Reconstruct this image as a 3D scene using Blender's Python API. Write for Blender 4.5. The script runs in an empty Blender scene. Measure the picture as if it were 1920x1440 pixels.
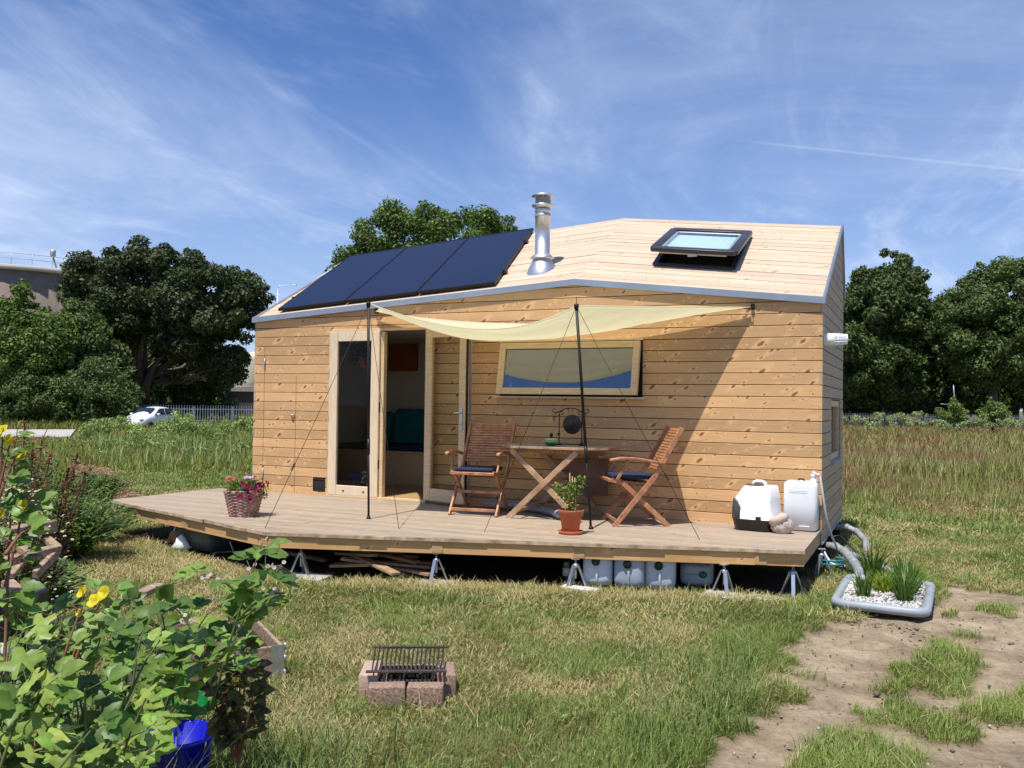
import bpy, bmesh, math, random
import numpy as np
from mathutils import Vector, Matrix, Euler
R = math.radians
random.seed(7)
scene = bpy.context.scene
COL = scene.collection

# ------------------------------------------------------------------ camera
CAM = np.array([8.005, -9.166, 1.572])
F_PX, PITCH, ROLL, YAW = 1654.0, 0.0215, 0.0135, 0.4334
def view_dir(px, py):
    du, dv = px - 960.0, py - 720.0
    cr, sr = math.cos(ROLL), math.sin(ROLL)
    u, v = cr * du + sr * dv, -sr * du + cr * dv
    x, up = u / F_PX, -v / F_PX
    cp, sp = math.cos(PITCH), math.sin(PITCH)
    y, z = cp - up * sp, sp + up * cp
    c, s = math.cos(YAW), math.sin(YAW)
    return np.array([c * x - s * y, s * x + c * y, z])
def far(px, py, d):                       # the point d metres away along the horizontal distance
    r = view_dir(px, py); return CAM + r * d
def onz(px, py, z=0.0):                   # where that direction meets a level plane
    r = view_dir(px, py); return CAM + r * ((z - CAM[2]) / r[2])
fw = view_dir(960, 720); rt = view_dir(961, 720) - fw; upv = view_dir(960, 719) - fw
fw = Vector(fw).normalized(); rt = Vector(rt).normalized(); upv = Vector(upv).normalized()
cd = bpy.data.cameras.new('camera'); cam = bpy.data.objects.new('camera', cd); COL.objects.link(cam)
cam.matrix_world = Matrix(((rt.x, upv.x, -fw.x, CAM[0]), (rt.y, upv.y, -fw.y, CAM[1]), (rt.z, upv.z, -fw.z, CAM[2]), (0, 0, 0, 1)))
cd.sensor_width = 36; cd.lens = F_PX * 36 / 1920; cd.clip_start = 0.05; cd.clip_end = 3000
scene.camera = cam

# ------------------------------------------------------------------ light
SUN = Vector((0.065, 0.865, -2.2)).normalized()      # the way the sunlight travels
sd = bpy.data.lights.new('sun', 'SUN'); sd.energy = 4.6; sd.angle = R(0.53); sd.color = (1, 0.95, 0.88)
so = bpy.data.objects.new('sun', sd); COL.objects.link(so)
so.rotation_euler = SUN.to_track_quat('-Z', 'Y').to_euler()
world = bpy.data.worlds.new('World'); scene.world = world; world.use_nodes = True
nt = world.node_tree; nt.nodes.clear()
def N(nt, t, **kw):
    n = nt.nodes.new(t)
    for k, v in kw.items():
        if k == 'ins':
            for a, b in v.items(): n.inputs[a].default_value = b
        else: setattr(n, k, v)
    return n
def L(nt, a, ao, b, bi): nt.links.new(a.outputs[ao], b.inputs[bi])
sky = N(nt, 'ShaderNodeTexSky', sky_type='NISHITA', sun_disc=False, sun_elevation=R(68.5), sun_rotation=math.atan2(-0.065, -0.865),
        air_density=1.0, dust_density=0.6, ozone_density=2.2, altitude=0)
tc = N(nt, 'ShaderNodeTexCoord')
sep = N(nt, 'ShaderNodeSeparateXYZ'); L(nt, tc, 'Generated', sep, 0)
# project the direction on a flat cloud layer
zc = N(nt, 'ShaderNodeMath', operation='MAXIMUM', ins={1: 0.0}); L(nt, sep, 2, zc, 0)
za = N(nt, 'ShaderNodeMath', operation='ADD', ins={1: 0.13}); L(nt, zc, 0, za, 0)
dx = N(nt, 'ShaderNodeMath', operation='DIVIDE'); L(nt, sep, 0, dx, 0); L(nt, za, 0, dx, 1)
dy = N(nt, 'ShaderNodeMath', operation='DIVIDE'); L(nt, sep, 1, dy, 0); L(nt, za, 0, dy, 1)
cb = N(nt, 'ShaderNodeCombineXYZ'); L(nt, dx, 0, cb, 0); L(nt, dy, 0, cb, 1)
def cloud(rot, scale, nscale, detail, rough, dist, lo, hi, loc=(0, 0, 0)):
    mp = N(nt, 'ShaderNodeMapping'); mp.inputs['Rotation'].default_value = (0, 0, rot); mp.inputs['Scale'].default_value = scale; mp.inputs['Location'].default_value = loc
    L(nt, cb, 0, mp, 0)
    nz = N(nt, 'ShaderNodeTexNoise', ins={'Scale': nscale, 'Detail': detail, 'Roughness': rough, 'Distortion': dist}); L(nt, mp, 0, nz, 'Vector')
    mr = N(nt, 'ShaderNodeMapRange', interpolation_type='SMOOTHSTEP', ins={1: lo, 2: hi}); L(nt, nz, 'Fac', mr, 0)
    return mr
c1 = cloud(R(-35), (0.9, 0.62, 1), 0.85, 9, 0.6, 0.6, 0.42, 0.80, (3.1, 1.7, 0))
c2 = cloud(R(62), (1.5, 0.6, 1), 1.9, 9, 0.66, 0.8, 0.46, 0.82, (0.4, 5.2, 0))
mx = N(nt, 'ShaderNodeMath', operation='ADD', use_clamp=True); L(nt, c1, 0, mx, 0)
m2 = N(nt, 'ShaderNodeMath', operation='MULTIPLY', ins={1: 0.6}); L(nt, c2, 0, m2, 0); L(nt, m2, 0, mx, 1)
hz_ = N(nt, 'ShaderNodeMapRange', interpolation_type='SMOOTHSTEP', ins={1: 0.0, 2: 0.48, 3: 1.0, 4: 0.34}); L(nt, sep, 2, hz_, 0)
cm = N(nt, 'ShaderNodeMath', operation='MULTIPLY'); L(nt, mx, 0, cm, 0); L(nt, hz_, 0, cm, 1)
# a thin even veil of high cloud that thickens toward the horizon
veil = N(nt, 'ShaderNodeMapRange', interpolation_type='SMOOTHSTEP', ins={1: 0.0, 2: 0.40, 3: 0.50, 4: 0.03}); L(nt, sep, 2, veil, 0)
cs = N(nt, 'ShaderNodeMath', operation='ADD', use_clamp=True); L(nt, cm, 0, cs, 0); L(nt, veil, 0, cs, 1)
# one straight vapour trail: a great-circle band between two directions
ta, tb = Vector(view_dir(1370, 262)).normalized(), Vector(view_dir(1925, 320)).normalized()
tn = ta.cross(tb).normalized(); tm = (tb - ta).normalized()
dn = N(nt, 'ShaderNodeVectorMath', operation='DOT_PRODUCT'); dn.inputs[1].default_value = tn; L(nt, tc, 'Generated', dn, 0)
ab = N(nt, 'ShaderNodeMath', operation='ABSOLUTE'); L(nt, dn, 'Value', ab, 0)
bw = N(nt, 'ShaderNodeMapRange', interpolation_type='SMOOTHSTEP', ins={1: 0.0003, 2: 0.0021, 3: 0.13, 4: 0.0}); L(nt, ab, 0, bw, 0)
dm = N(nt, 'ShaderNodeVectorMath', operation='DOT_PRODUCT'); dm.inputs[1].default_value = tm; L(nt, tc, 'Generated', dm, 0)
st = N(nt, 'ShaderNodeMapRange', ins={1: ta.dot(tm), 2: ta.dot(tm) + 0.06}); L(nt, dm, 'Value', st, 0)
tr_ = N(nt, 'ShaderNodeMath', operation='MULTIPLY'); L(nt, bw, 0, tr_, 0); L(nt, st, 0, tr_, 1)
ct = N(nt, 'ShaderNodeMath', operation='ADD', use_clamp=True); L(nt, cs, 0, ct, 0); L(nt, tr_, 0, ct, 1)
SKY_K = 0.115
sk = N(nt, 'ShaderNodeVectorMath', operation='MULTIPLY'); sk.inputs[1].default_value = (0.40, 0.61, 0.93); L(nt, sky, 0, sk, 0)
mixc = N(nt, 'ShaderNodeMix', data_type='RGBA'); L(nt, ct, 0, mixc, 'Factor'); L(nt, sk, 0, mixc, 'A')
mixc.inputs['B'].default_value = (4.9, 5.7, 7.4, 1)
bg = N(nt, 'ShaderNodeBackground', ins={'Strength': SKY_K}); L(nt, mixc, 'Result', bg, 'Color')
wo = N(nt, 'ShaderNodeOutputWorld'); L(nt, bg, 0, wo, 0)
vs = scene.view_settings; vs.view_transform = 'Standard'; vs.look = 'None'; vs.exposure = 0.32; vs.gamma = 1; vs.use_curve_mapping = False
scene.cycles.max_bounces = 7; scene.cycles.transparent_max_bounces = 12; scene.cycles.use_denoising = True

# ------------------------------------------------------------------ helpers
def tag(o, label=None, cat=None, group=None, kind=None):
    if label: o['label'] = label
    if cat: o['category'] = cat
    if group: o['group'] = group
    if kind: o['kind'] = kind
    return o
def thing(name, label, cat, loc=(0, 0, 0), rz=0.0, group=None):
    o = bpy.data.objects.new(name, None); COL.objects.link(o)
    o.location = loc; o.rotation_euler = (0, 0, rz); o.empty_display_size = 0.1
    return tag(o, label, cat, group)
def copy_tree(o, parent=None):
    c = o.copy(); COL.objects.link(c); c.parent = parent
    for ch in list(o.children): copy_tree(ch, c)
    return c
def rotm(e): return Euler(e).to_matrix()
class MB:
    def __init__(s): s.v = []; s.f = []; s.uv = []; s.sm = []; s.mi = []; s.cur = 0
    def add(s, vs, fs, smooth=False, uvs=None):
        b = len(s.v); s.v += [tuple(map(float, p)) for p in vs]
        s.uv += [tuple(u) for u in uvs] if uvs else [(p[0], p[2]) for p in vs]
        for f in fs: s.f.append([b + i for i in f]); s.sm.append(smooth); s.mi.append(s.cur)
        return s
    def box(s, c, d, e=None, uvo=None):
        hx, hy, hz = d[0] / 2, d[1] / 2, d[2] / 2
        P = [Vector((x * hx, y * hy, z * hz)) for z in (-1, 1) for y in (-1, 1) for x in (-1, 1)]
        if e is not None:
            m = e if isinstance(e, Matrix) else rotm(e); P = [m @ p for p in P]
        P = [p + Vector(c) for p in P]
        return s.add(P, [(0, 2, 3, 1), (4, 5, 7, 6), (0, 1, 5, 4), (2, 6, 7, 3), (0, 4, 6, 2), (1, 3, 7, 5)])
    def beam(s, a, b, w, h, up=(0, 0, 1)):      # w across, h along "up"
        a, b = Vector(a), Vector(b); d = b - a; l = d.length; d.normalize()
        u = Vector(up); x = d.cross(u)
        if x.length < 1e-5: x = d.cross(Vector((0, 1, 0)))
        x.normalize(); z = x.cross(d).normalized()
        m = Matrix((x, d, z)).transposed()
        return s.box((a + b) / 2, (w, l, h), m)
    def tube(s, pts, r, n=8, cap=True):
        pts = [Vector(p) for p in pts]; k = len(pts)
        rs = r if isinstance(r, (list, tuple)) else [r] * k
        vs = []; prev = None
        for i, p in enumerate(pts):
            d = (pts[min(i + 1, k - 1)] - pts[max(i - 1, 0)])
            if d.length < 1e-9: d = Vector((0, 0, 1))
            d.normalize()
            if prev is None:
                a = Vector((0, 0, 1)) if abs(d.z) < 0.9 else Vector((1, 0, 0)); x = d.cross(a).normalized()
            else: x = (prev - d * prev.dot(d)).normalized()
            prev = x; y = d.cross(x)
            for j in range(n):
                t = 2 * math.pi * j / n; vs.append(p + (x * math.cos(t) + y * math.sin(t)) * rs[i])
        fs = [(i * n + j, i * n + (j + 1) % n, (i + 1) * n + (j + 1) % n, (i + 1) * n + j) for i in range(k - 1) for j in range(n)]
        if cap: fs += [tuple(range(n - 1, -1, -1)), tuple(range((k - 1) * n, k * n))]
        return s.add(vs, fs, True)
    def lathe(s, c, prof, n=24, m=None):
        vs = []
        for (r, z) in prof:
            for j in range(n):
                t = 2 * math.pi * j / n; p = Vector((r * math.cos(t), r * math.sin(t), z))
                if m is not None: p = m @ p
                vs.append(p + Vector(c))
        k = len(prof)
        fs = [(i * n + j, i * n + (j + 1) % n, (i + 1) * n + (j + 1) % n, (i + 1) * n + j) for i in range(k - 1) for j in range(n)]
        if prof[0][0] > 1e-4: fs.append(tuple(range(n - 1, -1, -1)))
        if prof[-1][0] > 1e-4: fs.append(tuple(range((k - 1) * n, k * n)))
        return s.add(vs, fs, True)
    def slab(s, poly, mapf, w0, w1, cham=0.0, uvo=(0, 0)):    # polygon in (u, v), extruded from w0 to w1
        n = len(poly); vm = sum(p[1] for p in poly) / n
        back = [mapf(u, v, w0) for u, v in poly]
        mid = [mapf(u, v, w1 - (cham if cham else 0)) for u, v in poly]
        fr = [mapf(u, v + (cham if v < vm else -cham), w1) for u, v in poly]
        uvs = [(u + uvo[0], v + uvo[1]) for u, v in poly]
        fs = [tuple(range(2 * n, 3 * n)), tuple(range(n - 1, -1, -1))]
        for i in range(n):
            j = (i + 1) % n
            fs += [(i, j, n + j, n + i), (n + i, n + j, 2 * n + j, 2 * n + i)]
        return s.add(back + mid + fr, fs, False, uvs * 3)
    def loft(s, rings, smooth=True, cap=True, close=True):
        n = len(rings[0]); vs = [p for r in rings for p in r]; k = len(rings)
        m = n if close else n - 1
        fs = [(i * n + j, i * n + (j + 1) % n, (i + 1) * n + (j + 1) % n, (i + 1) * n + j) for i in range(k - 1) for j in range(m)]
        if cap: fs += [tuple(range(n - 1, -1, -1)), tuple(range((k - 1) * n, k * n))]
        return s.add(vs, fs, smooth)
    def build(s, name, mat, parent=None, bevel=0, seg=1, fixn=True, smooth=None, subsurf=0):
        me = bpy.data.meshes.new(name); me.from_pydata(s.v, [], s.f)
        mats = mat if isinstance(mat, (list, tuple)) else [mat]
        for m in mats: me.materials.append(m)
        me.polygons.foreach_set('use_smooth', s.sm if smooth is None else [smooth] * len(s.f))
        if len(mats) > 1: me.polygons.foreach_set('material_index', s.mi)
        ul = me.uv_layers.new(name='UVMap')
        vi = np.empty(len(me.loops), dtype=np.int32); me.loops.foreach_get('vertex_index', vi)
        ul.data.foreach_set('uv', np.array(s.uv, dtype=np.float32)[vi].ravel())
        if fixn:
            bm = bmesh.new(); bm.from_mesh(me); bmesh.ops.recalc_face_normals(bm, faces=bm.faces); bm.to_mesh(me); bm.free()
        me.update()
        o = bpy.data.objects.new(name, me); COL.objects.link(o); o.parent = parent
        if bevel:
            b = o.modifiers.new('bevel', 'BEVEL'); b.width = bevel; b.segments = seg; b.limit_method = 'ANGLE'; b.angle_limit = R(40)
            if seg > 1: me.polygons.foreach_set('use_smooth', [True] * len(me.polygons)); b.harden_normals = False
        if subsurf:
            u = o.modifiers.new('sub', 'SUBSURF'); u.levels = subsurf; u.render_levels = subsurf
        return o
def clip(poly, a, b, c):                       # keep the side where a*u + b*v + c >= 0
    out = []
    for i in range(len(poly)):
        p, q = poly[i], poly[(i + 1) % len(poly)]
        dp, dq = a * p[0] + b * p[1] + c, a * q[0] + b * q[1] + c
        if dp >= 0: out.append(p)
        if (dp > 0) != (dq > 0) and dp != dq:
            t = dp / (dp - dq); out.append((p[0] + (q[0] - p[0]) * t, p[1] + (q[1] - p[1]) * t))
    return out
def sub_rects(rects, o):                       # rectangles minus one rectangle
    res = []
    for (a, b, c, d) in rects:
        x0, x1, z0, z1 = o
        if x1 <= a or x0 >= b or z1 <= c or z0 >= d: res.append((a, b, c, d)); continue
        if a < x0: res.append((a, x0, c, d))
        if x1 < b: res.append((x1, b, c, d))
        m0, m1 = max(a, x0), min(b, x1)
        if c < z0: res.append((m0, m1, c, z0))
        if z1 < d: res.append((m0, m1, z1, d))
    return res
def boards(mb, u0, u1, v_lo, v_hi, pitch, vref, gap, holes, clips, mapf, th, cham=0.002, joints=None, jit=0.0015, seed=3):
    rnd = random.Random(seed)
    k0 = math.floor((v_lo - vref) / pitch); k1 = math.ceil((v_hi - vref) / pitch)
    for k in range(k0, k1):
        a, b = vref + k * pitch + gap / 2, vref + (k + 1) * pitch - gap / 2
        a, b = max(a, v_lo), min(b, v_hi)
        if b - a < 0.004: continue
        cuts = [u0] + (sorted(joints(k)) if joints else []) + [u1]
        for i in range(len(cuts) - 1):
            j = 0.001 if 0 < i else 0
            rr = [(cuts[i] + j, cuts[i + 1] - (0.001 if i < len(cuts) - 2 else 0), a, b)]
            for h in holes: rr = sub_rects(rr, h)
            off = rnd.uniform(-jit, jit); uo = (rnd.uniform(0, 50), 0)
            for (x0, x1, z0, z1) in rr:
                poly = [(x0, z0), (x1, z0), (x1, z1), (x0, z1)]
                for cl in clips: poly = clip(poly, *cl)
                if len(poly) < 3: continue
                if max(p[0] for p in poly) - min(p[0] for p in poly) < 0.004 or max(p[1] for p in poly) - min(p[1] for p in poly) < 0.004: continue
                mb.slab(poly, mapf, -th, off, cham if (z1 - z0) > 0.02 else 0, uo)

# ------------------------------------------------------------------ materials
def base(name):
    m = bpy.data.materials.new(name); m.use_nodes = True
    t = m.node_tree; p = t.nodes['Principled BSDF']; return m, t, p
def plain(name, c, rough=0.6, metal=0.0, var=0.12, scale=6.0, bump=0.0, bscale=60.0, c2=None, stretch=(1, 1, 1), coat=0.0, sss=0.0, trans=0.0, spec=None):
    m, t, p = base(name)
    tc = N(t, 'ShaderNodeTexCoord'); mp = N(t, 'ShaderNodeMapping'); mp.inputs['Scale'].default_value = stretch; L(t, tc, 'Object', mp, 0)
    nz = N(t, 'ShaderNodeTexNoise', ins={'Scale': scale, 'Detail': 6, 'Roughness': 0.6}); L(t, mp, 0, nz, 'Vector')
    cr = N(t, 'ShaderNodeValToRGB'); L(t, nz, 'Fac', cr, 0)
    a = tuple(x * (1 - var) for x in c); b = tuple(min(1, x * (1 + var)) for x in (c2 or c))
    cr.color_ramp.elements[0].position = 0.3; cr.color_ramp.elements[1].position = 0.7
    cr.color_ramp.elements[0].color = (*a, 1); cr.color_ramp.elements[1].color = (*b, 1)
    L(t, cr, 0, p, 'Base Color'); p.inputs['Roughness'].default_value = rough; p.inputs['Metallic'].default_value = metal
    p.inputs['Coat Weight'].default_value = coat
    if spec is not None: p.inputs['Specular IOR Level'].default_value = spec
    if sss: p.inputs['Subsurface Weight'].default_value = sss; p.inputs['Subsurface Radius'].default_value = (0.05, 0.05, 0.05)
    if trans: p.inputs['Transmission Weight'].default_value = trans
    if bump:
        n2 = N(t, 'ShaderNodeTexNoise', ins={'Scale': bscale, 'Detail': 5}); L(t, mp, 0, n2, 'Vector')
        bp = N(t, 'ShaderNodeBump', ins={'Strength': bump, 'Distance': 0.01}); L(t, n2, 'Fac', bp, 'Height'); L(t, bp, 0, p, 'Normal')
    return m
def plank(name, light, dark, knotc, pitch, vref, along='u', knots=1.0, grain=1.0, rough=0.62, tone=0.18, kx=1.7, grey=None, stain=0.0, halo=0.75):
    """sawn boards: u runs along the board, v across; each board has its own tone, grain and knots"""
    m, t, p = base(name)
    uv = N(t, 'ShaderNodeUVMap'); s = N(t, 'ShaderNodeSeparateXYZ'); L(t, uv, 0, s, 0)
    iu, iv = (0, 1) if along == 'u' else (1, 0)
    sb = N(t, 'ShaderNodeMath', operation='SUBTRACT', ins={1: vref}); L(t, s, iv, sb, 0)
    dv = N(t, 'ShaderNodeMath', operation='DIVIDE', ins={1: pitch}); L(t, sb, 0, dv, 0)
    fl = N(t, 'ShaderNodeMath', operation='FLOOR'); L(t, dv, 0, fl, 0)
    wn = N(t, 'ShaderNodeTexWhiteNoise', noise_dimensions='1D'); L(t, fl, 0, wn, 'W')
    geo = N(t, 'ShaderNodeNewGeometry')
    # knots: two voronoi layers with one row of cells per board, drawn as slanting ovals
    km = hm = None
    for (kk, offs, smin, smax, ang) in ((kx, 0.0, 0.009, 0.030, 40), (kx * 2.3, 7.3, 0.004, 0.015, 52)):
        ku = N(t, 'ShaderNodeMath', operation='MULTIPLY_ADD', ins={1: kk, 2: offs}); L(t, s, iu, ku, 0)
        kc = N(t, 'ShaderNodeCombineXYZ'); L(t, ku, 0, kc, 0); L(t, dv, 0, kc, 1)
        vo = N(t, 'ShaderNodeTexVoronoi', voronoi_dimensions='2D', ins={'Scale': 1.0, 'Randomness': 1.0}); L(t, kc, 0, vo, 'Vector')
        df = N(t, 'ShaderNodeVectorMath', operation='SUBTRACT'); L(t, kc, 0, df, 0); L(t, vo, 'Position', df, 1)
        dsc = N(t, 'ShaderNodeVectorMath', operation='MULTIPLY'); dsc.inputs[1].default_value = (1 / kk * 0.75, pitch, 0); L(t, df, 0, dsc, 0)
        wob = N(t, 'ShaderNodeTexNoise', ins={'Scale': 40.0, 'Detail': 2}); L(t, uv, 0, wob, 'Vector')
        wsc = N(t, 'ShaderNodeVectorMath', operation='SCALE', ins={'Scale': 0.018}); L(t, wob, 'Color', wsc, 0)
        dd = N(t, 'ShaderNodeVectorMath', operation='ADD'); L(t, dsc, 0, dd, 0); L(t, wsc, 0, dd, 1)
        ds2 = N(t, 'ShaderNodeVectorMath', operation='SUBTRACT'); ds2.inputs[1].default_value = (0.009, 0.009, 0.009); L(t, dd, 0, ds2, 0)
        skew = N(t, 'ShaderNodeMapping', vector_type='TEXTURE'); skew.inputs['Rotation'].default_value = (0, 0, R(-ang)); skew.inputs['Scale'].default_value = (0.55, 1.25, 1); L(t, ds2, 0, skew, 0)
        ln = N(t, 'ShaderNodeVectorMath', operation='LENGTH'); L(t, skew, 0, ln, 0)
        pick = N(t, 'ShaderNodeSeparateColor'); L(t, vo, 'Color', pick, 0)
        ksz = N(t, 'ShaderNodeMapRange', ins={1: 0.08, 2: 1.0, 3: smin * .6, 4: smax * 1.1}); L(t, pick, 0, ksz, 0)
        kd = N(t, 'ShaderNodeMath', operation='DIVIDE'); L(t, ln, 'Value', kd, 0); L(t, ksz, 0, kd, 1)
        k1 = N(t, 'ShaderNodeMapRange', interpolation_type='SMOOTHSTEP', ins={1: 0.45, 2: 1.3, 3: knots, 4: 0.0}); L(t, kd, 0, k1, 0)
        sk2 = N(t, 'ShaderNodeMapping', vector_type='TEXTURE'); sk2.inputs['Rotation'].default_value = (0, 0, R(-ang - 5)); sk2.inputs['Scale'].default_value = (0.75, 2.6, 1); L(t, ds2, 0, sk2, 0)
        ln2 = N(t, 'ShaderNodeVectorMath', operation='LENGTH'); L(t, sk2, 0, ln2, 0); kd2 = N(t, 'ShaderNodeMath', operation='DIVIDE'); L(t, ln2, 'Value', kd2, 0); L(t, ksz, 0, kd2, 1)
        h1 = N(t, 'ShaderNodeMapRange', interpolation_type='SMOOTHSTEP', ins={1: 0.6, 2: 2.1, 3: halo, 4: 0.0}); L(t, kd2, 0, h1, 0)
        if km is None: km, hm = k1, h1
        else:
            k2 = N(t, 'ShaderNodeMath', operation='MAXIMUM'); L(t, km, 0, k2, 0); L(t, k1, 0, k2, 1); km = k2
            h2 = N(t, 'ShaderNodeMath', operation='MAXIMUM'); L(t, hm, 0, h2, 0); L(t, h1, 0, h2, 1); hm = h2
    # grain bends round the knots
    gu = N(t, 'ShaderNodeMath', operation='MULTIPLY', ins={1: 2.2}); L(t, s, iu, gu, 0)
    bend = N(t, 'ShaderNodeMath', operation='MULTIPLY', ins={1: 0.6}); L(t, hm, 0, bend, 0)
    gv = N(t, 'ShaderNodeMath', operation='MULTIPLY', ins={1: 70.0}); L(t, s, iv, gv, 0)
    gb = N(t, 'ShaderNodeMath', operation='ADD'); L(t, gv, 0, gb, 0); L(t, bend, 0, gb, 1)
    gc = N(t, 'ShaderNodeCombineXYZ'); L(t, gu, 0, gc, 0); L(t, gb, 0, gc, 1); L(t, fl, 0, gc, 2)
    gn = N(t, 'ShaderNodeTexNoise', ins={'Scale': 1.0, 'Detail': 6, 'Roughness': 0.65, 'Distortion': 0.4}); L(t, gc, 0, gn, 'Vector')
    cr = N(t, 'ShaderNodeValToRGB'); L(t, gn, 'Fac', cr, 0)
    cr.color_ramp.elements[0].position = 0.5 - 0.22 / grain; cr.color_ramp.elements[1].position = 0.5 + 0.2 / grain
    cr.color_ramp.elements[0].color = (*dark, 1); cr.color_ramp.elements[1].color = (*light, 1)
    tn_ = N(t, 'ShaderNodeMapRange', ins={1: 0, 2: 1, 3: 1 - tone, 4: 1 + tone * 0.6}); L(t, wn, 'Value', tn_, 0)
    tint = N(t, 'ShaderNodeVectorMath', operation='SCALE'); L(t, cr, 0, tint, 0); L(t, tn_, 0, tint, 'Scale')
    bn = N(t, 'ShaderNodeTexNoise', ins={'Scale': 1.1, 'Detail': 4}); L(t, uv, 0, bn, 'Vector')
    bm_ = N(t, 'ShaderNodeMapRange', ins={1: 0.3, 2: 0.7, 3: 0.9, 4: 1.08}); L(t, bn, 'Fac', bm_, 0)
    t2 = N(t, 'ShaderNodeVectorMath', operation='SCALE'); L(t, tint, 0, t2, 0); L(t, bm_, 0, t2, 'Scale')
    mh = N(t, 'ShaderNodeMix', data_type='RGBA'); L(t, hm, 0, mh, 'Factor'); L(t, t2, 0, mh, 'A')
    mh.inputs['B'].default_value = (min(1, light[0] * 1.2), min(1, light[1] * 1.16), light[2] * 1.1, 1)  # pale streaks beside knots: sheen of the grain put into the colour
    mk = N(t, 'ShaderNodeMix', data_type='RGBA'); L(t, km, 0, mk, 'Factor'); L(t, mh, 'Result', mk, 'A'); mk.inputs['B'].default_value = (*knotc, 1)
    last = mk
    if grey:
        g1 = N(t, 'ShaderNodeTexNoise', ins={'Scale': 0.9, 'Detail': 5, 'Roughness': 0.6}); L(t, uv, 0, g1, 'Vector')
        gm = N(t, 'ShaderNodeMapRange', ins={1: 0.35, 2: 0.65, 3: 0.0, 4: grey[3]}); L(t, g1, 'Fac', gm, 0)
        mg = N(t, 'ShaderNodeMix', data_type='RGBA'); L(t, gm, 0, mg, 'Factor'); L(t, mk, 'Result', mg, 'A'); mg.inputs['B'].default_value = (*grey[:3], 1); last = mg
    if stain:
        g3 = N(t, 'ShaderNodeTexNoise', ins={'Scale': 5.0, 'Detail': 7, 'Roughness': 0.7}); L(t, uv, 0, g3, 'Vector')
        sm_ = N(t, 'ShaderNodeMapRange', ins={1: 0.56, 2: 0.72, 3: 0.0, 4: stain}); L(t, g3, 'Fac', sm_, 0)
        ms = N(t, 'ShaderNodeMix', data_type='RGBA'); L(t, sm_, 0, ms, 'Factor'); L(t, last, 'Result', ms, 'A')
        ms.inputs['B'].default_value = (dark[0] * 0.55, dark[1] * 0.5, dark[2] * 0.5, 1); last = ms
    L(t, last, 'Result', p, 'Base Color'); p.inputs['Roughness'].default_value = rough; p.inputs['Specular IOR Level'].default_value = 0.3
    bp = N(t, 'ShaderNodeBump', ins={'Strength': 0.25, 'Distance': 0.004}); L(t, gn, 'Fac', bp, 'Height'); L(t, bp, 0, p, 'Normal')
    return m
def foliage_mat(name, trans=0.35, rough=0.55, tint=(1, 1, 1)):
    m = bpy.data.materials.new(name); m.use_nodes = True; t = m.node_tree; t.nodes.clear()
    at = N(t, 'ShaderNodeAttribute', attribute_name='Col')
    nz = N(t, 'ShaderNodeTexNoise', ins={'Scale': 45.0, 'Detail': 3}); 
    mr = N(t, 'ShaderNodeMapRange', ins={1: 0.3, 2: 0.7, 3: 0.82, 4: 1.15}); L(t, nz, 'Fac', mr, 0)
    tcn = N(t, 'ShaderNodeTexCoord'); L(t, tcn, 'Object', nz, 'Vector')
    sc = N(t, 'ShaderNodeVectorMath', operation='SCALE'); L(t, at, 'Color', sc, 0); L(t, mr, 0, sc, 'Scale')
    pb = N(t, 'ShaderNodeBsdfPrincipled', ins={'Roughness': rough, 'Specular IOR Level': 0.35}); L(t, sc, 0, pb, 'Base Color')
    tw = N(t, 'ShaderNodeVectorMath', operation='MULTIPLY'); tw.inputs[1].default_value = (1.15 * tint[0], 1.25 * tint[1], 0.5 * tint[2]); L(t, sc, 0, tw, 0)
    tl = N(t, 'ShaderNodeBsdfTranslucent'); L(t, tw, 0, tl, 'Color')
    mx = N(t, 'ShaderNodeMixShader', ins={0: trans}); L(t, pb, 0, mx, 1); L(t, tl, 0, mx, 2)
    o = N(t, 'ShaderNodeOutputMaterial'); L(t, mx, 0, o, 0)
    return m
def glass_mat(name, dark=(0.02, 0.02, 0.02), refl=0.12, clear=0.75, gcol=(1, 1, 1), ior=1.5):
    """window glass: mostly clear, with a mirror share that grows at grazing angles"""
    m = bpy.data.materials.new(name); m.use_nodes = True; t = m.node_tree; t.nodes.clear()
    fr = N(t, 'ShaderNodeFresnel', ins={'IOR': ior})
    a = N(t, 'ShaderNodeMath', operation='ADD', use_clamp=True, ins={1: refl}); L(t, fr, 0, a, 0)
    tp = N(t, 'ShaderNodeBsdfTransparent', ins={'Color': (clear * gcol[0], clear * gcol[1], clear * gcol[2], 1)})
    gl = N(t, 'ShaderNodeBsdfGlossy', ins={'Roughness': 0.0, 'Color': (0.95, 0.97, 1, 1)})
    mx = N(t, 'ShaderNodeMixShader'); L(t, a, 0, mx, 0); L(t, tp, 0, mx, 1); L(t, gl, 0, mx, 2)
    o = N(t, 'ShaderNodeOutputMaterial'); L(t, mx, 0, o, 0)
    return m

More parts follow.
